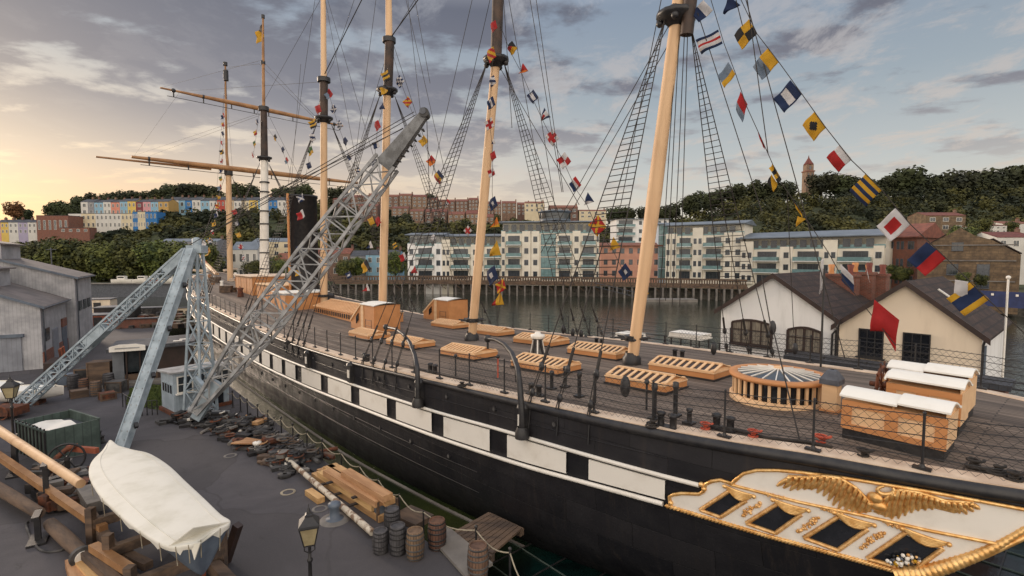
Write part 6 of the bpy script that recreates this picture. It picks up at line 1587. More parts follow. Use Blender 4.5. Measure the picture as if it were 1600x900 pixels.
# mooring bollard and ground covers
q = G(523, 812); t = thing('mooring_bollard', 'squat black bollard on the tarmac between spar and lamp', 'bollard', tuple(q)); mb = MB(); mb.lathe((0, 0, 0), [(.36, 0), (.36, .05), (.18, .08), (.17, .45), (.23, .52), (.23, .62), (.12, .68), (0, .69)], 'greyblue', 18); mb.build('post', t)
mb = MB(); mb.lathe((0, 0, 0), [(.55, .0), (.5, .05), (.2, .06)], 'paving', 20); mb.build('stone_ring', t)
for i, (px, py) in enumerate(((450, 769), (500, 795), (360, 712))):
    q = G(px, py, .006); mb = MB(); mb.lathe((0, 0, 0), [(.20, .004), (.30, .010), (.30, 0)], 'hemp' if i == 0 else 'paving', 20); t = tag(mb.build('ground_cover_plate'), ['pale round cover ring in the open tarmac', 'faint round cover plate left of the bollard', 'small round cover plate near the scrap heap'][i], 'cover plate'); t.location = q
# pale slab, timber platform across to the ledge
P = [G(x, y, .03) for x, y in ((668, 838), (700, 826), (770, 884), (728, 905))]; mb = MB(); mb.prism(P, (0, 0, .10), 'concrete'); tag(mb.build('quay_slab'), 'pale concrete slab at the quay edge under the lone barrel', kind='structure')
t = thing('timber_platform', 'weathered plank platform spanning the gap from quay to hull', 'platform'); A = [G(x, y, -.25) for x, y in ((700, 838), (763, 803), (816, 828), (770, 868))]
for k in range(9):
    u0, u1 = k/9+.008, (k+1)/9-.008; a, b, c_, d_ = A[0].lerp(A[3], u0), A[1].lerp(A[2], u0), A[1].lerp(A[2], u1), A[0].lerp(A[3], u1)
    mb = MB(); mb.prism([a, b, c_, d_], (0, 0, .08), 'oldwood'); mb.build('plank', t)
mb = MB(); mb.bar(A[0]+Vector((0, 0, -.1)), A[3]+Vector((0, 0, -.1)), .2, .25, 'oldwood'); mb.bar(A[1]+Vector((0, 0, -.1)), A[2]+Vector((0, 0, -.1)), .2, .25, 'oldwood'); mb.build('bearer', t)

# rope fence along the dock edge
posts = [(350, 628), (364, 637), (376, 644), (387, 651), (403, 661), (419, 671), (440, 683), (458, 694), (480, 706), (504, 722)]
t0 = None
for i, (px, py) in enumerate(posts):
    q = G(px, py); t = thing('fence_post', f'black iron post at the dock edge, {ords[i]} from the crane end', 'post', tuple(q), 0, 'iron posts along the dock edge')
    mb = MB(); mb.tube((0, 0, 0), (0, 0, 1.05), .035, 'black', n=8); mb.ball((0, 0, 1.07), .06, 'black', 8, 5); mb.lathe((0, 0, 0), [(.1, 0), (.08, .05), (.04, .08)], 'black', 10); mb.build('shaft', t)
more = [(745, 842+48), (797, 925), (700, 812+48)]
for i, (px, py) in enumerate(((744, 876), (797, 915))):
    q = G(px, py); t = thing('fence_post', ['thin black post behind the lone barrel', 'thin black post at the bottom edge by the glass'][i], 'post', tuple(q), 0, 'iron posts by the lone barrel'); mb = MB(); mb.tube((0, 0, 0), (0, 0, 1.1), .035, 'black', n=8); mb.ball((0, 0, 1.12), .06, 'black', 8, 5); mb.build('shaft', t)
hp = [G(x, y)+Vector((0, 0, .95)) for x, y in posts]+[S2W(s, EDGE-.1, .85) for s in (8.2, 6.3, 4.6, 2.9, 1.2)]+[G(744, 876)+Vector((0, 0, 1.0)), G(797, 915)+Vector((0, 0, 1.0)), S2W(-4.2, EDGE, 1.0)]
mb = MB(); pts = []
for a, b in zip(hp, hp[1:]):
    for k in range(6):
        u = k/6; p = a.lerp(b, u); p.z -= .22*math.sin(math.pi*u); pts.append(p)
pts.append(hp[-1]); mb.path(pts, .022, 'hemp', 6); tag(mb.build('barrier_rope'), 'pale green rope drooping along the dock edge posts', 'rope')
for i, s in enumerate((8.2, 6.3, 4.6, 2.9, 1.2)):
    mb = MB(); q = S2W(s, EDGE-.1, 0); mb.tube((0, 0, 0), (0, 0, .9), .03, 'black', n=7); t = tag(mb.build('edge_stake'), f'thin black stake behind the plank stack, {ords[i]} from the fence end', 'stake', 'stakes behind the plank stack'); t.location = q

# ------------------------------------------------------------------ planks, spars and scrap
def ground_beam(a, b, z0, z1, wd, ht, m, name, label, cat, group=None, rnd_=False, r=None, ends=None):
    A, B = Vector((*G(*a, z0).xy, z0)), Vector((*G(*b, z1).xy, z1)); c = (A+B)/2; t = thing(name, label, cat, (c.x, c.y, 0), math.atan2(B.y-A.y, B.x-A.x), group); L = (B.xy-A.xy).length; mb = MB()
    if r: mb.path([(-L/2, 0, A.z), (-L/6, 0, A.z+(B.z-A.z)/3), (L/6, 0, A.z+(B.z-A.z)*2/3), (L/2, 0, B.z)], [r*.9, r, r, r*.85] if not isinstance(r, tuple) else [r[0], r[0]*.8+r[1]*.2, r[0]*.3+r[1]*.7, r[1]], m, 12)
    else: mb.bar((-L/2, 0, A.z), (L/2, 0, B.z), wd, ht, m)
    mb.build('timber' if not r else 'pole', t)
    return t
pl = [((494, 741), (600, 809), .14), ((502, 735), (612, 803), .14), ((512, 731), (604, 789), .42), ((518, 729), (592, 775), .42), ((503, 739), (588, 792), .42), ((525, 733), (610, 784), .70), ((512, 737), (594, 786), .70), ((540, 738), (606, 778), .95)]
for i, (a, b, z) in enumerate(pl):
    ground_beam(a, b, z, z, .42, .24, 'plank', 'sawn_beam', f'long sawn beam in the plank stack, {ords[i]} counting up from the quay', 'beam', 'sawn beams stacked by the dock edge')
for i, (px, py, z) in enumerate(((520, 752, .28), (545, 766, .28), (570, 782, .28), (535, 748, .58), (575, 770, .58))):
    q = G(px, py, z); mb = MB(); mb.box((0, 0, 0), (.16, 1.3, .05), 'black'); t = tag(mb.build('stack_spacer'), f'dark spacer lath between beams, {ords[i]} from the left', 'spacer', 'spacers in the beam stack'); t.location = q; t.rotation_euler.z = SHIPROT
ground_beam((482, 768), (502, 782), .12, .12, .3, .22, 'plank', 'timber_offcut', 'short sawn offcut left of the white spar', 'offcut')
ground_beam((628, 800), (664, 816), .12, .12, .9, .2, 'oldwood', 'timber_pallet', 'brown timbers lying right of the grey blocks', 'timbers')
crate(594, 808, .55, 'greyblue', 'grey slatted block at the end of the beams', SHIPROT, .75, grp='slatted blocks at the end of the beams'); crate(608, 806, .5, 'scrapgrey', 'second grey slatted block right of the first', SHIPROT, .7, grp='slatted blocks at the end of the beams')
ground_beam((436, 706), (582, 832), .30, .2, .2, .2, 'flakywhite', 'long_white_spar', 'long chipped white spar lying beside the beams', 'spar', r=(.10, .12))
ground_beam((434, 680), (498, 722), .2, .2, .2, .2, 'scrapgrey', 'grey_spar', 'thin grey spar behind the white spar near the posts', 'spar', r=(.10, .10))
ground_beam((440, 690), (520, 745), .10, .10, .8, .1, 'black', 'black_rail', 'flat black rail on the ground between white spar and posts', 'rail')
# scrap heap: a continuous jumble
rngs = random.Random(9)
def scrap(px0, py0, px1, py1, n, wd, name, label):
    mb = MB()
    for k in range(n):
        u = rngs.random(); q = G(px0+(px1-px0)*u, py0+(py1-py0)*u, 0)
        off = rngs.uniform(-wd, wd); q = q+Vector((PN.x, PN.y, 0))*off; s = rngs.uniform(.10, .38); h = max(.05, (1-abs(off)/wd)*.55*rngs.random()+.06)
        m = rngs.choice(['rust', 'scrapgrey', 'black', 'oldwood', 'black', 'scrapgrey', 'paving', 'black', 'scrapgrey'] if rngs.random() > .04 else ['plank', 'white'])
        ty = rngs.random(); rz = rngs.random()*6
        if ty < .35: mb.box((q.x, q.y, h), (s*2.2, s, s*.5), m, rz)
        elif ty < .6: mb.tube((q.x, q.y, h), (q.x+math.cos(rz)*s*2.5, q.y+math.sin(rz)*s*2.5, h*.6+.03), s*.28, m, n=8)
        elif ty < .8: mb.lathe((q.x, q.y, h-.05), [(s*.7, 0), (s*.75, s*.4), (s*.3, s*.5), (s*.25, s*.1)], m, 10)
        elif ty < .93: mb.path([(q.x+s*math.cos(a*.6), q.y+s*math.sin(a*.6), h+.02*a) for a in range(12)], .04, m, 5)
        else: mb.ball((q.x, q.y, h), s*.5, m, 7, 5, (1, .7, .8))
    tag(mb.build(name, fix=False), label, kind='stuff')
scrap(285, 655, 400, 668, 210, 1.2, 'scrap_heap', 'rusty ship fittings heaped at the foot of the crane')
scrap(345, 662, 480, 725, 360, 1.1, 'scrap_row', 'row of rusty and grey ship fittings along the dock edge')
scrap(430, 718, 478, 738, 50, .6, 'scrap_edge', 'loose fittings spilling onto the tarmac')
# a few countable pieces on the heap
def ring_block(px, py, z, r, m, label, rz=0):
    q = G(px, py, z); t = thing('pulley_sheave', label, 'pulley', tuple(q), rz, 'pulleys lying on the scrap row'); mb = MB(); mb.lathe((0, 0, 0), [(r*.3, -.06), (r, -.07), (r*.9, 0), (r, .07), (r*.3, .06)], m, 16); mb.build('wheel', t)
ring_block(372, 688, .35, .28, 'rust', 'rusty pulley on the scrap row below the crane jib'); ring_block(408, 704, .3, .24, 'scrapgrey', 'grey pulley near the middle of the scrap row'); ring_block(445, 742, .08, .3, 'scrapgrey', 'flat grey pulley on the tarmac by the white spar')
q = G(388, 690, .35); mb = MB(); mb.prism([(-.7, -.35, 0), (.5, -.4, 0), (.7, .1, 0), (-.3, .45, 0)], (0, 0, .06), 'plank'); t = tag(mb.build('pale_board'), 'pale pointed board lying on the scrap row', 'board'); t.location = q
q = G(402, 706, .0); t = thing('white_pump', 'small white ribbed fitting at the front of the scrap row', 'fitting', tuple(q)); mb = MB(); mb.lathe((0, 0, 0), [(.2, 0), (.2, .1), (.12, .15), (.12, .35), (.2, .4), (.2, .5), (.05, .55)], 'white', 12); mb.build('casting', t)

# ------------------------------------------------------------------ covered boat in the foreground
ZB = 2.45
outl = [(172, 693), (186, 700), (206, 703), (232, 708), (262, 726), (290, 752), (318, 778), (344, 803), (360, 816), (330, 832), (304, 849), (288, 852), (264, 854), (238, 842), (206, 820), (176, 794), (152, 768), (139, 742), (143, 722), (160, 706)]
PB = [G(x, y, ZB) for x, y in outl]; cB_ = sum(PB, Vector())/len(PB); cB_.z = 0
boat = thing('covered_rowing_boat', 'upturned-looking wooden boat under a tight cream canvas cover on a timber cradle', 'boat', tuple(cB_)); LB = [p-cB_ for p in PB]
bow = LB[0]; stern = (LB[8]+LB[12])/2; axd = (stern-bow); 
def axproj(p): t_ = max(.0, min(1, (p-bow).dot(axd)/axd.dot(axd))); return bow+axd*t_
# smooth closed outline
def smooth(P, k=4):
    out = []; n = len(P)
    for i in range(n):
        p0, p1, p2, p3 = P[i-1], P[i], P[(i+1) % n], P[(i+2) % n]
        for j in range(k):
            t_ = j/k; out.append(.5*((2*p1)+(p2-p0)*t_+(2*p0-5*p1+4*p2-p3)*t_**2+(3*p1-p0-3*p2+p3)*t_**3))
    return out
SB = smooth(LB, 5); rows = []
for f in (0, .12, .3, .5, .7, .85, .95, 1.0):
    r_ = []
    for p in SB:
        ax = axproj(p); q = ax+(p-ax)*f; tt = (q-bow).dot(axd)/axd.dot(axd); q.z = ZB+.13*(1-f**3)*math.sin(math.pi*min(1, max(0, .12+tt*.8)))+(.35 if False else 0)+.10*max(0, .18-tt)/.18
        r_.append(q)
    rows.append(r_)
sk = [p+Vector((0, 0, -.06)) for p in rows[-1]]; rows.append([p*1.0 for p in sk])
n = len(SB); sk2 = []
for i, p in enumerate(sk):
    ax = axproj(p); dirv = (p-ax); dirv.z = 0; dirv = dirv.normalized() if dirv.length > .01 else Vector((0, 0, 0))
    sc_ = .08+.12*max(0, math.cos(i*2*math.pi*14/n))**6 ; sk2.append(p-dirv*.03+Vector((0, 0, -sc_)))
rows.append(sk2)
mb = MB(); mb.grid(rows, 'canvas', True); cv = mb.build('canvas_cover', boat)
mb = MB()
for k_ in range(3, 96, 5):
    p_ = rows[-3][k_ % n]; q_ = rows[-1][k_ % n]; mb.tube(p_+Vector((0, 0, .0)), q_+Vector((0, 0, -.35)), .012, 'hemp', n=5)
mb.build('lashing', cv)
for f_ in (4,):
    mb = MB(); mb.path([p_+Vector((0, 0, .006)) for p_ in rows[f_]]+[rows[f_][0]], .009, 'canvas', 5); mb.build('canvas_seam', cv)
# folds: seams across the canvas and gathered flap at the stern
mb = MB(); mid = (LB[10]+LB[11])/2; top = axproj(mid)*.35+mid*.65; top.z = ZB+.34
mb.prism([LB[8]+Vector((0, 0, .02)), top, LB[12]+Vector((0, 0, .02)), LB[10]+Vector((0, 0, -.10))], (0, 0, -.03), 'canvas'); mb.prism([LB[10]+Vector((-.12, 0, 0)), LB[10]+Vector((.14, 0, 0)), LB[10]+Vector((.04, -.1, -.38))], (.0, .05, 0), 'canvas'); mb.build('stern_flap', boat)
hr = []
for f, z in ((.97, ZB-.05), (.80, ZB-.30), (.60, ZB-.55), (.40, ZB-.8), (.2, ZB-1.0), (.05, ZB-1.1)):
    r_ = []
    for p in SB:
        ax = axproj(p); q = ax+(p-ax)*f; q.z = z; r_.append(q)
    hr.append(r_)
mb = MB(); mb.grid(hr, 'greyblue', True); mb.build('boat_hull', boat)
mb = MB()
for t_ in (.3, .55, .8):
    c = bow+axd*t_; side = Vector((-axd.y, axd.x, 0)).normalized()*1.15
    mb.bar(c-side+Vector((0, 0, .75-c.z+0)), c+side+Vector((0, 0, .75-c.z)), .25, .3, 'oldwood'); 
    for s in (-1, 1):
        b0 = c+side*s; b0.z = 0; mb.bar(b0, b0+Vector((0, 0, 1.3)), .22, .22, 'oldwood')
c = bow+axd*.5; 
for s in (-1, 1):
    o = Vector((-axd.y, axd.x, 0)).normalized()*.9*s; a = bow+axd*.12+o; b = bow+axd*.98+o; a.z = b.z = .35; mb.bar(a, b, .3, .35, 'oldwood')
mb.build('timber_cradle', boat)
for a, b, m, lb in (((352, 880), (372, 820), 'frame', 'leaning dark brown post at the boat stern'), ((318, 905), (322, 852), 'redbeam', 'thin red prop under the boat stern flap')):
    P = G(*a, 0); Q = W(b[0], b[1], P.y-.2); mb = MB(); mb.bar((0, 0, 0), Q-P, .22 if m == 'frame' else .08, .22 if m == 'frame' else .08, m); t = tag(mb.build('leaning_prop'), lb, 'prop'); t.location = P
# skip with white sheet, wheel and curved castings
sa = G(24, 690, 0); sbp = G(88, 716, 0); sc2 = G(130, 700, 0)
t = thing('slatted_container', 'open green grey slatted container holding a folded white sheet', 'container', tuple(G(30, 706, 0)), math.atan2(sbp.y-sa.y, sbp.x-sa.x)); Lc, Wc, Hc = 3.1, 2.1, 1.55
for (x, y, a, b) in ((Lc/2, 0, Lc, .06), (Lc/2, Wc, Lc, .06), (0, Wc/2, .06, Wc), (Lc, Wc/2, .06, Wc)): mb = MB(); mb.box((x, y, Hc/2), (a, b, Hc), 'greenpaint'); mb.build('side_panel', t)
mb = MB(); mb.box((Lc/2, Wc/2, Hc*.72), (Lc-.1, Wc-.1, .05), 'lead'); 
for k in range(9): mb.box((Lc*k/8, -.05, Hc/2+.06), (.07, .06, Hc+.12), 'black')
mb.box((Lc/2, -.05, Hc), (Lc+.1, .1, .08), 'greenpaint'); mb.box((Lc/2, Wc, Hc), (Lc+.1, .1, .08), 'greenpaint'); mb.build('ribs', t)
mb = MB(); mb.grid([[(.5+2.1*i/6, .35+1.2*j/4, Hc*.86+.07*math.sin(i*1.3+j)) for i in range(7)] for j in range(5)], 'white'); tt = tag(mb.build('folded_sheet'), 'crumpled white sheet lying in the green slatted container', 'sheet'); tt.location = t.location; tt.rotation_euler = t.rotation_euler
q = G(104, 716, 1.0); t = thing('spoked_hand_wheel', 'dark iron hand wheel with spokes against the green container', 'wheel', tuple(q), .6); mb = MB(); mb.path([(.62*math.cos(k*math.pi/14), 0, .62*math.sin(k*math.pi/14)) for k in range(29)], .045, 'black', 7, False); mb.build('rim', t); mb = MB()
for k in range(6): a = k*math.pi/3; mb.tube((0, 0, 0), (.62*math.cos(a), 0, .62*math.sin(a)), .03, 'black', n=6)
mb.tube((0, -.12, 0), (0, .12, 0), .09, 'black'); mb.box((0, .15, -.5), (.18, .12, 1.0), 'black'); mb.build('spokes', t)
P = [G(x, y, z) for x, y, z in ((82, 738, .1), (88, 716, .5), (104, 702, .8), (122, 695, .9))]; c = P[0].copy(); c.z = 0; mb = MB(); mb.path([p-c for p in P], [.10, .13, .12, .08], 'rust', 8); t = tag(mb.build('curved_casting'), 'curved orange rusty pipe in front of the hand wheel', 'casting'); t.location = c
ground_beam((106, 700), (152, 704), .7, .7, .18, .25, 'redbeam', 'red_beam', 'short red painted beam right of the hand wheel', 'beam')
for i, (px, py) in enumerate(((140, 680), (148, 688), (156, 684), (150, 696), (160, 692), (138, 690))):
    q = G(px, py, 0); mb = MB(); mb.lathe((0, 0, 0), [(.16, 0), (.16, .1), (.07, .16), (.07, .3), (.12, .36)], 'scrapgrey', 10); t = tag(mb.build('deck_fitting'), f'small grey fitting on the tarmac right of the container, {ords[i]} from the left', 'fitting', 'small fittings right of the container'); t.location = q
rngq = random.Random(8); mb = MB()
for k in range(90):
    q = G(rngq.uniform(60, 140), rngq.uniform(738, 800), 0); s = rngq.uniform(.12, .4); mb.box((q.x, q.y, s*.5+rngq.random()*.4), (s*2, s, s), rngq.choice(['oldwood', 'scrapgrey', 'rust', 'black', 'paving']), rngq.random()*3)
tag(mb.build('loose_timber_heap', fix=False), 'dark heap of offcuts and fittings between the spars and the boat', kind='stuff')
# spars in the lower left
ground_beam((-60, 634), (126, 756), 1.75, 1.75, 0, 0, 'spar', 'buff_spar', 'long smooth buff spar on black trestles at the left edge', 'spar', r=(.20, .155))
ground_beam((-60, 672), (162, 826), 1.0, .6, .25, .24, 'sparwood', 'squared_brown_spar', 'squared orange brown spar lying below the buff spar', 'spar')
ground_beam((-40, 740), (62, 802), .45, .45, 0, 0, 'oldwood', 'weathered_log', 'thick grey brown log at the left edge of the yard', 'log', 'old logs in the lower left', r=.215)
ground_beam((78, 818), (132, 868), .40, .40, 0, 0, 'oldwood', 'weathered_log', 'short thick log with iron collar ending near the beams', 'log', 'old logs in the lower left', r=.215)
ground_beam((130, 915), (118, 876), .15, .15, .5, .25, 'plank', 'short_timber', 'pale short timber at the bottom edge left of the boat', 'timber', 'cut timbers at the bottom edge')
for i, (a, b, z, m) in enumerate((((118, 872), (175, 935), .25, 'plank'), ((130, 862), (205, 930), .50, 'oldwood'), ((146, 854), (205, 892), .75, 'sparwood'), ((164, 850), (232, 884), .45, 'oldwood'))):
    ground_beam(a, b, z, z, .26, .22, m, 'cut_timber', f'cut timber baulk in the pile beside the boat, {ords[i]} from the left', 'timber', 'timber baulks piled beside the boat')
for i, (px, py, h) in enumerate(((24, 742, 1.7), (74, 796, 1.75), (60, 845, .9))):
    q = G(px, py, 0); mb = MB(); mb.box((0, 0, h/2), (.16, .16, h), 'black'); mb.box((0, 0, h), (.2, .7, .12), 'black'); mb.box((0, 0, .04), (.5, .9, .08), 'black'); t = tag(mb.build('spar_trestle'), ['black trestle under the buff spar at the left edge', 'black trestle under the lower end of the buff spar', 'low black trestle beside the logs'][i], 'trestle', 'trestles under the spars'); t.location = q; t.rotation_euler.z = .6
q = G(128, 870, .42); t = thing('iron_collar', 'pale iron collar on the end of the short thick log', 'collar', tuple(q), 0); mb = MB(); dd = (G(132, 868, .4)-G(78, 818, .4)).normalized(); mb.tube(-dd*.1, dd*.06, .31, 'scrapgrey', n=16); mb.tube(dd*.04, dd*.10, .2, 'white', n=14); mb.build('band', t)
# hose snaking on the ground
P = [G(x, y, .04) for x, y in ((44, 815), (48, 840), (62, 858), (82, 862), (100, 852))]; mb = MB(); mb.path(smooth(P, 4)[:18], .04, 'scrapgrey', 6); tag(mb.build('grey_hose'), 'grey hose looping on the tarmac beside the logs', 'hose')
ground_beam((140, 764), (158, 790), .5, .5, .8, .4, 'paving', 'stone_block', 'rough pale stone block beside the boat bow', 'stone block'); ground_beam((118, 770), (142, 782), .25, .25, .7, .4, 'oldwood', 'timber_block', 'wide old timber block by the end of the buff spar', 'timber block')
# ------------------------------------------------------------------ lamp posts
def lamp(px, ytop, yd, label, s=1.0):
    q = W(px, ytop, yd); h = q.z; t = thing('street_lamp', label, 'street lamp', (q.x, q.y, 0), .35, 'old style lamp posts on the quay'); zl = h-1.02
    mb = MB(); mb.lathe((0, 0, 0), [(.20, 0), (.20, .25), (.13, .35), (.12, .9), (.08, 1.0), (.055, 1.1), (.045, zl-.5), (.07, zl-.48), (.07, zl-.42), (.04, zl-.38), (.035, zl)], 'black', 14); mb.build('post', t)
    mb = MB()
    for a in (0, math.pi/2, math.pi, -math.pi/2):
        mb.path([(.03*math.cos(a), .03*math.sin(a), zl-.25), (.13*math.cos(a), .13*math.sin(a), zl-.18), (.12*math.cos(a), .12*math.sin(a), zl-.02)], .014, 'black', 5)
    mb.build('scroll_bracket', t)
    lb_ = [(-.13, -.13), (.13, -.13), (.13, .13), (-.13, .13)]; lt = [(x*1.75, y*1.75) for x, y in lb_]
    mb = MB(); mb.grid([[(x*.96, y*.96, zl) for x, y in lb_], [(x*.97, y*.97, zl+.50) for x, y in lt]], 'lampglass', True, sm=False); lan = mb.build('lantern', t)
    mb = MB()
    for i in range(4):
        j = (i+1) % 4; mb.bar((*lb_[i], zl), (*lt[i], zl+.5), .022, .022, 'black'); mb.bar((*lb_[i], zl), (*lb_[j], zl), .03, .03, 'black'); mb.bar((*lt[i], zl+.5), (*lt[j], zl+.5), .035, .035, 'black')
    mb.box((0, 0, zl-.01), (.26, .26, .03), 'black'); mb.build('glazing_bars', lan)
    mb = MB(); rr = [[(x*f, y*f, zl+z) for x, y in lt] for f, z in ((1.12, .51), (1.08, .56), (.42, .73), (.40, .78), (.26, .80), (.22, .86))]; mb.grid(rr, 'black', True, sm=False); mb.poly(rr[-1], 'black')
    mb.lathe((0, 0, zl+.84), [(.06, 0), (.03, .04), (.035, .08), (.012, .11), (.008, .2)], 'black', 8)
    mb.build('lantern_hood', lan)
lamp(482, 789, 12.8, 'black gas style lamp post standing nearest the camera on the tarmac'); lamp(15, 586, 22.5, 'black lamp post at the left edge beside the small white boat')
# small white boats at the left edge
q = G(38, 632, 0); t = thing('dinghy', 'small white dinghy resting upright behind the far lamp post', 'boat', (q.x, q.y, 0), .25, None)
def little_hull(L, B, H, m):
    rows = []
    for k in range(11):
        u = k/10; b = B*math.sin(math.pi*(.10+.86*u))**.7*(1 if u < .8 else (1-u)*4+.2); z0 = .25+.25*(abs(u-.5)*2)**2
        rows.append([(L*(u-.5), b*c_, z0+(H-z0)*h) for c_, h in ((-1, 1), (-.95, .6), (-.6, .15), (0, 0), (.6, .15), (.95, .6), (1, 1))])
    mb = MB(); mb.grid(rows, m); return mb
little_hull(4.4, 1.0, 1.1, 'white').build('boat_hull', t); mb = MB(); mb.prism([(-1.9, -.75, 1.02), (1.3, -.85, 1.02), (1.7, 0, 1.04), (1.3, .85, 1.02), (-1.9, .75, 1.02)], (0, 0, .06), 'whitecover'); mb.build('cover', t)
mb = MB(); mb.box((0, 0, .12), (2.0, .8, .24), 'rust'); mb.build('trailer', t)
q = G(0, 622, 0); t = thing('dinghy', 'white dinghy cut by the left frame edge', 'boat', (q.x, q.y, 0), -.2); little_hull(3.6, .9, 1.0, 'white').build('boat_hull', t); mb = MB(); mb.box((0, 0, .95), (2.6, 1.2, .06), 'whitecover'); mb.build('cover', t)
q = G(14, 652, 0); mb = MB(); mb.box((0, 0, .45), (1.6, 1.0, .5), 'rust'); mb.path([(.5*math.cos(k*.52), -.55, .4+.4*math.sin(k*.52)) for k in range(13)], .05, 'rust', 6, False); t = tag(mb.build('rusty_winch'), 'rusty winch at the foot of the far lamp post', 'winch'); t.location = q
# pale vehicle-like machinery against the shed: red frame
q = G(98, 580, 0); mb = MB()
for k in range(4): mb.bar((k*.5, 0, 0), (k*.5-.8, 0, 2.0), .12, .12, 'redbeam' if k % 2 else 'rust')
mb.box((0, .4, .5), (3, 1, 1), 'frame'); t = tag(mb.build('rusty_framework'), 'rusty frames leaning on the side of the shed with the sign', 'frames'); t.location = q; t.rotation_euler.z = math.atan2(U.y, U.x)
# ------------------------------------------------------------------ signal flags
# a pattern gives the colour letter at (u along the hoist 0..1, v along the fly 0..1)
def pat(k):
    f = {
     'quarter_yk': lambda u, v: 'y' if (u < .5) == (v < .5) else 'k', 'half_yb': lambda u, v: 'y' if v < .5 else 's', 'jack': lambda u, v: 'w' if .36 < v < .64 and .12 < u < .88 else 'b',
     'india': lambda u, v: 'k' if (u-.5)**2+(v-.5)**2 < .058 else 'y', 'hotel': lambda u, v: 'w' if v < .42 else 'r', 'golf': lambda u, v: 'y' if int(v*6) % 2 == 0 else 'b',
     'redbox': lambda u, v: 'r' if .25 < u < .75 and .25 < v < .8 else 'w', 'echo': lambda u, v: 'b' if u < .5 else 'r', 'delta': lambda u, v: 'b' if .22 < u < .78 else 'y',
     'alpha': lambda u, v: 'w' if v < .5 else 'b', 'charlie': lambda u, v: 'r' if .4 < u < .62 else ('b' if u < .2 or u > .8 else 'w'), 'bluey': lambda u, v: 's' if u < .55 else 'y',
     'redblue': lambda u, v: 'r' if v < .55 else 's', 'red': lambda u, v: 'r', 'yellow': lambda u, v: 'y', 'white': lambda u, v: 'w', 'navy': lambda u, v: 'b', 'tri': lambda u, v: 'r' if abs(u-.5) < .14 and v > .3 else ('w' if abs(u-.5) < .28 else 'b'),
     'stripe_yk': lambda u, v: 'y' if int(u*4) % 2 == 0 else 'k', 'ky': lambda u, v: 'k' if v < .5 else 'y', 'quad_kr': lambda u, v: 'k' if v+u < .8 else ('y' if u > .5 else 'r'), 'ro': lambda u, v: 'r' if u+v < 1 else 'o',
     'papa': lambda u, v: 'w' if .3 < u < .7 and .3 < v < .7 else 'b', 'crossred': lambda u, v: 'r' if abs(u-.5) < .13 or abs(v-.5) < .13 else 'w', 'quarter_wr': lambda u, v: 'w' if (u < .5) == (v < .5) else 'r',
     'tango': lambda u, v: 'r' if v < .34 else ('w' if v < .67 else 'b'), 'xyellow': lambda u, v: 'y' if abs(u-v) < .15 or abs(u+v-1) < .15 else 'r', 'check': lambda u, v: 'b' if (int(u*4)+int(v*4)) % 2 == 0 else 'w',
     'oscar': lambda u, v: 'r' if u > v else 'y', 'yk_tri': lambda u, v: 'y' if u+v > .75 else 'k', 'ry': lambda u, v: 'r' if v > .55 else 'y', 'saltire_b': lambda u, v: 'w' if abs(u-v) < .14 or abs(u+v-1) < .14 else 'b', 'green': lambda u, v: 'g' if u < .6 else 'y',
     'stripe_ry': lambda u, v: 'r' if int((u+v)*3) % 2 else 'y', 'byr': lambda u, v: 'b' if v < .34 else ('y' if v < .67 else 'r'), 'wb_diag': lambda u, v: 'w' if u+v > 1 else 'b', 'orange': lambda u, v: 'o' if u < .7 else 'y', 'stripe_wb': lambda u, v: 'w' if int((u+v*.6)*3.2) % 2 else 'b'}
    return f[k]
DESC = {'quarter_yk': 'yellow and black quartered', 'half_yb': 'yellow and slate halved', 'jack': 'navy and white banded', 'india': 'yellow flag with black disc', 'hotel': 'white and red halved', 'golf': 'yellow and navy striped', 'redbox': 'white flag with red block',
        'echo': 'navy over red', 'delta': 'yellow, navy, yellow banded', 'alpha': 'white and navy', 'charlie': 'navy, white and red striped', 'bluey': 'slate and yellow', 'redblue': 'red and slate', 'red': 'plain red', 'yellow': 'plain yellow', 'white': 'plain white', 'navy': 'plain navy', 'tri': 'navy, white and red triangle',
        'stripe_yk': 'yellow and black striped', 'ky': 'black and yellow', 'quad_kr': 'black, red and yellow', 'ro': 'red and orange', 'papa': 'navy flag with white square', 'crossred': 'white flag with red cross', 'quarter_wr': 'white and red quartered', 'tango': 'red, white and navy', 'xyellow': 'red flag with yellow cross',
        'check': 'navy and white chequered', 'oscar': 'red and yellow diagonal', 'yk_tri': 'yellow and black diagonal', 'ry': 'yellow and red', 'saltire_b': 'navy flag with white cross', 'green': 'green and yellow', 'stripe_ry': 'red and yellow striped', 'byr': 'navy, yellow and red banded', 'wb_diag': 'white and navy diagonal', 'orange': 'orange', 'stripe_wb': 'white and navy striped'}
frng = random.Random(17)
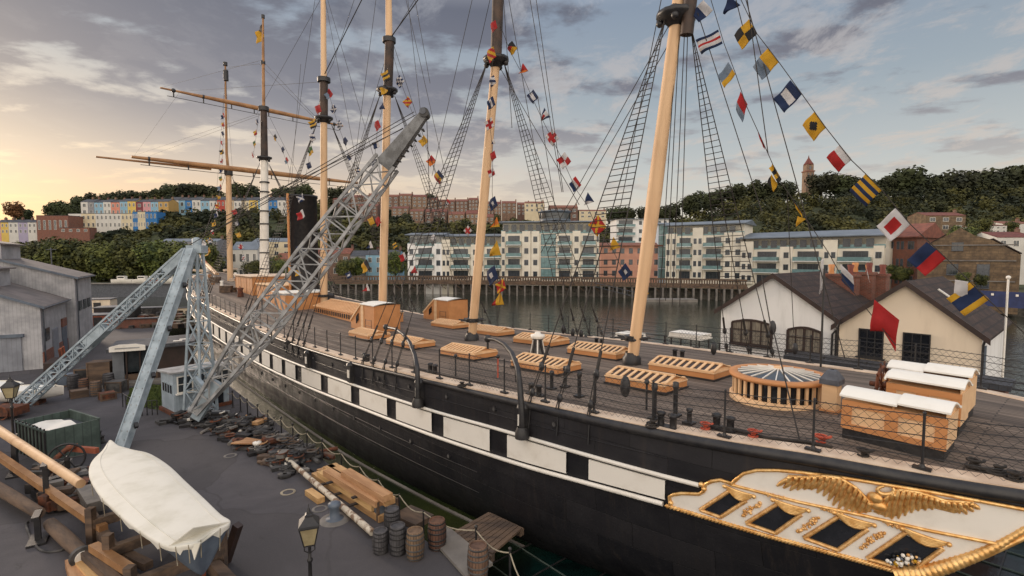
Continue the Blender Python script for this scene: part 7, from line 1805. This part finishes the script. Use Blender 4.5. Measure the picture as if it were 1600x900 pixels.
def flag(h0, h1, fly, k, where, shape='rect', off=0.0, droop=0.0, group='signal flags strung from the mastheads', off1=None, name='signal_flag'):
    # hoist corners and the fly vector, read off the photo and set on the upright plane the line hangs in
    A = AX(*h0, off); B = AX(*h1, off); mid = ((h0[0]+h1[0])/2+fly[0], (h0[1]+h1[1])/2+fly[1]); F = AX(*mid, off)-(A+B)/2
    c = (A+B)/2; n = 12; wl = (B-A).length; ph = frng.random()*6; rows = []; p = pat(k); amp = .11*max(wl, F.length)
    for i in range(n+1):
        u = i/n; r_ = []
        for j in range(n+1):
            v = j/n
            uu = .5+(u-.5)*(1-v) if shape == 'tri' else u
            vv = v if shape != 'swallow' else v*(1-.32*(1-abs(2*u-1)))
            q = A.lerp(B, uu)+F*vv-c; q.z -= droop*v*v*wl
            q += Vector((0, 1, 0))*(amp*v*math.sin(5.5*v+ph+1.5*u)+amp*.4*math.sin(7*u+ph)*v)
            r_.append(q)
        rows.append(r_)
    mb = MB(); mb.grid(rows, FM['w'], sm=True, mf=lambda a, b: FM[p((a+.5)/n, (b+.5)/n)])
    # thickness: a second skin a few millimetres behind
    o = mb.build(name, fix=False); w = S2W(c.x, c.y, c.z); o.location = w; o.rotation_euler = (0, 0, SHIPROT)
    tag(o, f'{DESC[k]} {where}', 'flag', group)
    sol = o.modifiers.new('cloth_thickness', 'SOLIDIFY'); sol.thickness = .008
    return o
def dline(pts, label, off=0.0, r=.014):
    P = [AX(x, y, off) for x, y in pts]; mb = MB(); c = P[0].copy(); mb.path([p-c for p in P], r, 'rope', 5); o = tag(mb.build('flag_line'), label, 'flag line'); o.location = S2W(c.x, c.y, c.z); o.rotation_euler = (0, 0, SHIPROT)
dline([(1130, -20), (1158, 0), (1183, 53), (1217, 97), (1253, 147), (1290, 199), (1330, 250), (1353, 272), (1378, 297), (1422, 350), (1478, 403), (1546, 470), (1600, 520), (1680, 590)], 'outer dressing line running from the aftmost mast to the stern')
L1 = 'on the outer stern line'
flag((1137, -8), (1157, 8), (-16, 22), 'navy', 'pennant at the very top '+L1, 'tri')
flag((1170, 30), (1183, 53), (-25, 24), 'quarter_yk', 'flag high '+L1)
flag((1200, 75), (1217, 97), (-26, 28), 'half_yb', 'flag '+L1)
flag((1235, 125), (1253, 147), (-26, 30), 'jack', 'flag '+L1)
flag((1273, 174), (1291, 199), (-21, 21), 'india', L1)
flag((1312, 226), (1331, 249), (-22, 20), 'hotel', 'flag '+L1)
flag((1352, 272), (1378, 297), (-26, 26), 'golf', 'flag '+L1)
flag((1399, 325), (1423, 350), (-30, 28), 'redbox', L1)
flag((1448, 378), (1479, 403), (-32, 28), 'echo', 'flag '+L1)
flag((1517, 440), (1546, 468), (-38, 26), 'delta', 'flag lowest '+L1)
flag((1492, 437), (1513, 440), (-2, 26), 'white', 'scrap of flag above the lowest one '+L1)
dline([(1100, -20), (1111, 0), (1131, 67), (1149, 114), (1167, 167), (1197, 233), (1219, 283), (1258, 339), (1294, 394), (1320, 440), (1400, 540)], 'inner dressing line falling beside the aftmost mast')
L2 = 'on the inner stern line'
flag((1099, 0), (1114, 16), (-20, 20), 'alpha', 'flag at the top '+L2)
flag((1122, 46), (1129, 68), (-34, 17), 'charlie', 'flag '+L2)
flag((1138, 97), (1149, 116), (-16, 22), 'bluey', 'flag '+L2)
flag((1157, 143), (1168, 163), (-9, 28), 'redblue', 'flag '+L2)
flag((1184, 207), (1189, 215), (6, 19), 'red', 'narrow pennant '+L2)
flag((1207, 255), (1221, 280), (-4, 8), 'stripe_yk', 'flag '+L2); flag((1199, 284), (1209, 300), (6, -12), 'yk_tri', 'flag just under the striped one '+L2)
flag((1237, 308), (1249, 325), (6, 16), 'ky', 'flag '+L2); flag((1246, 338), (1260, 342), (-10, 14), 'yellow', 'lower half flag '+L2, 'tri')
# flags by the cottages
flag((1287, 402), (1285, 452), (-6, 8), 'white', 'limp pennant on the dark post before the cottages', off=-6, group='flags in front of the cottages')
flag((1313, 412), (1333, 432), (2, 26), 'alpha', 'flag before the red brick chimneys', off=-4, group='flags in front of the cottages')
flag((1366, 468), (1405, 500), (-8, 50), 'red', 'swallow-tailed flag before the cream cottage gable', 'swallow', off=0, group='flags in front of the cottages')
flag((1354, 420), (1357, 432), (2, 10), 'white', 'small scrap of bunting beside the chimney stacks', off=-5, group='flags in front of the cottages')
# line from the fifth mast
dline([(782, 40), (797, 80), (815, 114), (833, 156), (849, 190), (864, 220), (882, 256), (900, 296), (917, 320), (935, 362), (957, 390), (977, 430), (1000, 470)], 'dressing line sloping down between the fifth and sixth masts')
L3 = 'between the fifth and sixth masts'
for (x, y), k, s, shp, ex in (((799, 75), 'quad_kr', 10, 'rect', 'flag topmost '), ((816, 110), 'ro', 10, 'tri', 'pennant second '), ((832, 151), 'jack', 10, 'rect', 'flag '), ((849, 182), 'tri', 12, 'tri', 'pennant '), ((862, 215), 'crossred', 12, 'rect', ''),
        ((881, 251), 'quarter_wr', 12, 'rect', 'flag '), ((898, 288), 'tango', 11, 'rect', 'flag '), ((917, 314), 'wb_diag', 12, 'tri', 'pennant '), ((933, 353), 'xyellow', 15, 'rect', ''), ((957, 385), 'yellow', 13, 'tri', 'pennant '), ((976, 425), 'papa', 12, 'rect', 'lowest ')):
    flag((x+s*.1, y-s*1.15), (x+s*.95, y+s*.1), (-s*.95, s*1.05), k, ex+L3, shp)
# flags wound down the fifth mast
L4 = 'close against the fifth mast'
for (x, y), k, s, shp, ex in (((771, 40), 'red', 9, 'rect', 'flag uppermost '), ((767, 84), 'stripe_ry', 12, 'rect', 'flag '), ((769, 126), 'stripe_wb', 9, 'rect', 'flag upper '), ((767, 160), 'jack', 10, 'rect', 'flag '), ((765, 193), 'crossred', 10, 'rect', ''),
        ((770, 222), 'alpha', 6, 'tri', 'pennant '), ((770, 243), 'red', 8, 'rect', 'small flag '), ((768, 269), 'quarter_wr', 8, 'rect', 'flag '), ((770, 317), 'papa', 11, 'rect', 'small '), ((773, 350), 'orange', 11, 'tri', 'pennant '), ((771, 392), 'yellow', 17, 'tri', 'long pennant '),
        ((768, 429), 'papa', 15, 'rect', 'large '), ((783, 446), 'xyellow', 11, 'rect', 'small '), ((777, 470), 'ry', 15, 'tri', 'pennant lowest ')):
    flag((x+s*.3, y-s), (x+s*.7, y+s*.4), (-s*1.0, s*.8), k, ex+L4, shp, off=.8)
dline([(772, 30), (768, 130), (765, 190), (770, 240), (769, 300), (773, 350), (772, 400), (783, 445), (778, 500)], 'flag line hanging close against the fifth mast', off=.8)
# fourth mast lines
dline([(608, 62), (625, 125), (640, 165), (662, 222), (676, 255), (690, 292), (712, 350), (730, 400)], 'dressing line sloping aft from the fourth mast')
L5 = 'on the line aft of the fourth mast'
for (x, y), k, s, shp, ex in (((624, 128), 'check', 10, 'rect', 'flag '), ((637, 160), 'stripe_ry', 9, 'rect', 'flag '), ((662, 221), 'yellow', 9, 'rect', 'flag '), ((674, 252), 'ro', 9, 'rect', 'flag '), ((685, 277), 'byr', 11, 'rect', 'flag '), ((699, 318), 'tango', 7, 'tri', 'pennant '), ((677, 372), 'white', 6, 'rect', 'small flag '), ((731, 361), 'crossred', 8, 'rect', 'small ')):
    flag((x, y-s*1.1), (x+s*.8, y-s*.1), (-s*.8, s*1.1), k, ex+L5, shp)
dline([(604, 100), (603, 145), (596, 175), (590, 200), (586, 240), (580, 290), (585, 345), (577, 400), (572, 450)], 'flag line hanging close against the fourth mast', off=.8)
L6 = 'close against the fourth mast'
for (x, y), k, s, shp, ex in (((603, 120), 'stripe_yk', 11, 'rect', 'flag upper '), ((600, 140), 'yk_tri', 9, 'rect', 'flag '), ((596, 168), 'navy', 8, 'tri', 'pennant '), ((589, 196), 'red', 9, 'rect', 'flag '), ((588, 226), 'alpha', 8, 'rect', 'flag '), ((586, 256), 'jack', 8, 'rect', 'flag '), ((590, 346), 'red', 8, 'rect', 'small low flag '),
        ((580, 346), 'yellow', 8, 'rect', 'small flag '), ((577, 385), 'alpha', 9, 'tri', 'low pennant '), ((571, 416), 'ky', 11, 'rect', 'flag '), ((559, 268), 'stripe_wb', 6, 'rect', 'small flag '), ((572, 452), 'hotel', 9, 'tri', 'lowest pennant '), ((545, 430), 'papa', 7, 'rect', 'tiny '), ((630, 402), 'hotel', 8, 'rect', 'flag right and low '), ((646, 424), 'red', 9, 'tri', 'pennant right and low '), ((617, 385), 'stripe_yk', 7, 'rect', 'small flag right and low ')):
    flag((x+s*.2, y-s), (x+s*.7, y+s*.3), (-s*.9, s*.7), k, ex+L6, shp, off=.9)
# third mast
dline([(508, 125), (515, 150), (522, 175), (530, 200), (538, 222), (546, 245), (557, 270), (572, 300)], 'dressing line sloping aft from the third mast')
L7 = 'on the line aft of the third mast'
for (x, y), k, s, ex in (((514, 148), 'redblue', 9, 'flag '), ((521, 171), 'saltire_b', 8, ''), ((530, 196), 'check', 8, 'flag '), ((539, 221), 'navy', 7, 'flag '), ((546, 244), 'alpha', 8, 'flag '), ((559, 266), 'yk_tri', 6, 'flag ')):
    flag((x, y-s*1.1), (x+s*.7, y-s*.1), (-s*.7, s*1.1), k, ex+L7)
L8 = 'on the line forward of the third mast'
dline([(504, 130), (497, 172), (490, 200), (484, 240), (478, 275), (465, 330), (455, 400)], 'flag line hanging forward of the third mast', off=.9)
for (x, y), k, s, ex in (((497, 171), 'red', 9, 'flag '), ((490, 194), 'stripe_yk', 9, 'flag '), ((488, 215), 'stripe_wb', 9, 'flag '), ((485, 236), 'green', 8, 'flag '), ((483, 259), 'navy', 7, 'flag '), ((471, 310), 'saltire_b', 8, 'low '), ((471, 336), 'hotel', 9, 'low flag '), ((470, 388), 'papa', 8, 'low '), ((467, 460), 'yellow', 8, 'lowest flag '), ((466, 425), 'yk_tri', 7, 'lower flag ')):
    flag((x+s*.2, y-s), (x+s*.6, y+s*.3), (-s*.9, s*.7), k, ex+L8, off=1.6)
# second and first masts
flag((409, 38), (413, 58), (-8, 12), 'yk_tri', 'flag at the head of the white second mast', off=0)
dline([(404, 180), (400, 215), (396, 240)], 'short flag line left of the second mast', off=.9)
dline([(418, 200), (440, 232), (450, 258), (458, 285)], 'short flag line right of the second mast')
for i, ((x, y), k) in enumerate((((401, 190), 'jack'), ((399, 207), 'oscar'), ((397, 224), 'green'), ((395, 240), 'hotel'))): flag((x+1, y-5), (x+3, y+2), (-4, 5), k, 'tiny flag left of the second mast', off=.9)
for i, ((x, y), k) in enumerate((((442, 234), 'navy'), ((448, 251), 'redblue'), ((430, 215), 'ky'))): flag((x, y-6), (x+3, y), (-4, 6), k, 'tiny flag right of the second mast')
dline([(351, 130), (349, 190), (348, 240), (345, 290), (340, 330), (333, 360), (325, 400)], 'flag line from the head of the foremast to the bow', off=1)
seq = ['tango', 'oscar', 'navy', 'hotel', 'quarter_yk', 'crossred', 'jack', 'green', 'redblue', 'yk_tri', 'stripe_ry', 'alpha', 'india', 'quarter_wr', 'saltire_b', 'ry']
for i, k in enumerate(seq):
    y = 180+i*14; x = interp(y, [(130, 351), (190, 349), (240, 348), (290, 345), (330, 340), (360, 333), (400, 325)]); flag((x, y-4), (x+2, y+3), (-4, 4), k, f'tiny flag {ords[i]} from the top left of the foremast', off=1, group='tiny flags left of the foremast')
dline([(353, 130), (362, 250), (368, 330), (380, 400), (395, 440)], 'flag line from the foremast down to the foredeck')
for i, k in enumerate(('red', 'jack', 'yellow', 'crossred', 'charlie')):
    y = 330+i*18; x = interp(y, [(330, 368), (400, 380), (440, 395)]); flag((x, y-4), (x+3, y+3), (-5, 4), k, f'tiny flag {ords[i]} from the top right of the foremast', group='tiny flags right of the foremast')
for i, ((x, y), k) in enumerate((((308, 384), 'yellow'), ((318, 381), 'white'), ((328, 376), 'stripe_yk'), ((322, 396), 'green'), ((319, 410), 'oscar'))): flag((x, y-5), (x+5, y), (-4, 5), k, f'tiny flag {ords[i]} from the left over the bowsprit', group='tiny flags over the bowsprit')
# stray flags low on the stays
for (x, y), k, s, w_ in (((657, 172), 'stripe_ry', 0, ''),): pass
flag((1003, 452), (1014, 458), (-8, 10), 'ry', 'small flag at the foot of the aftmost mast', off=-2)
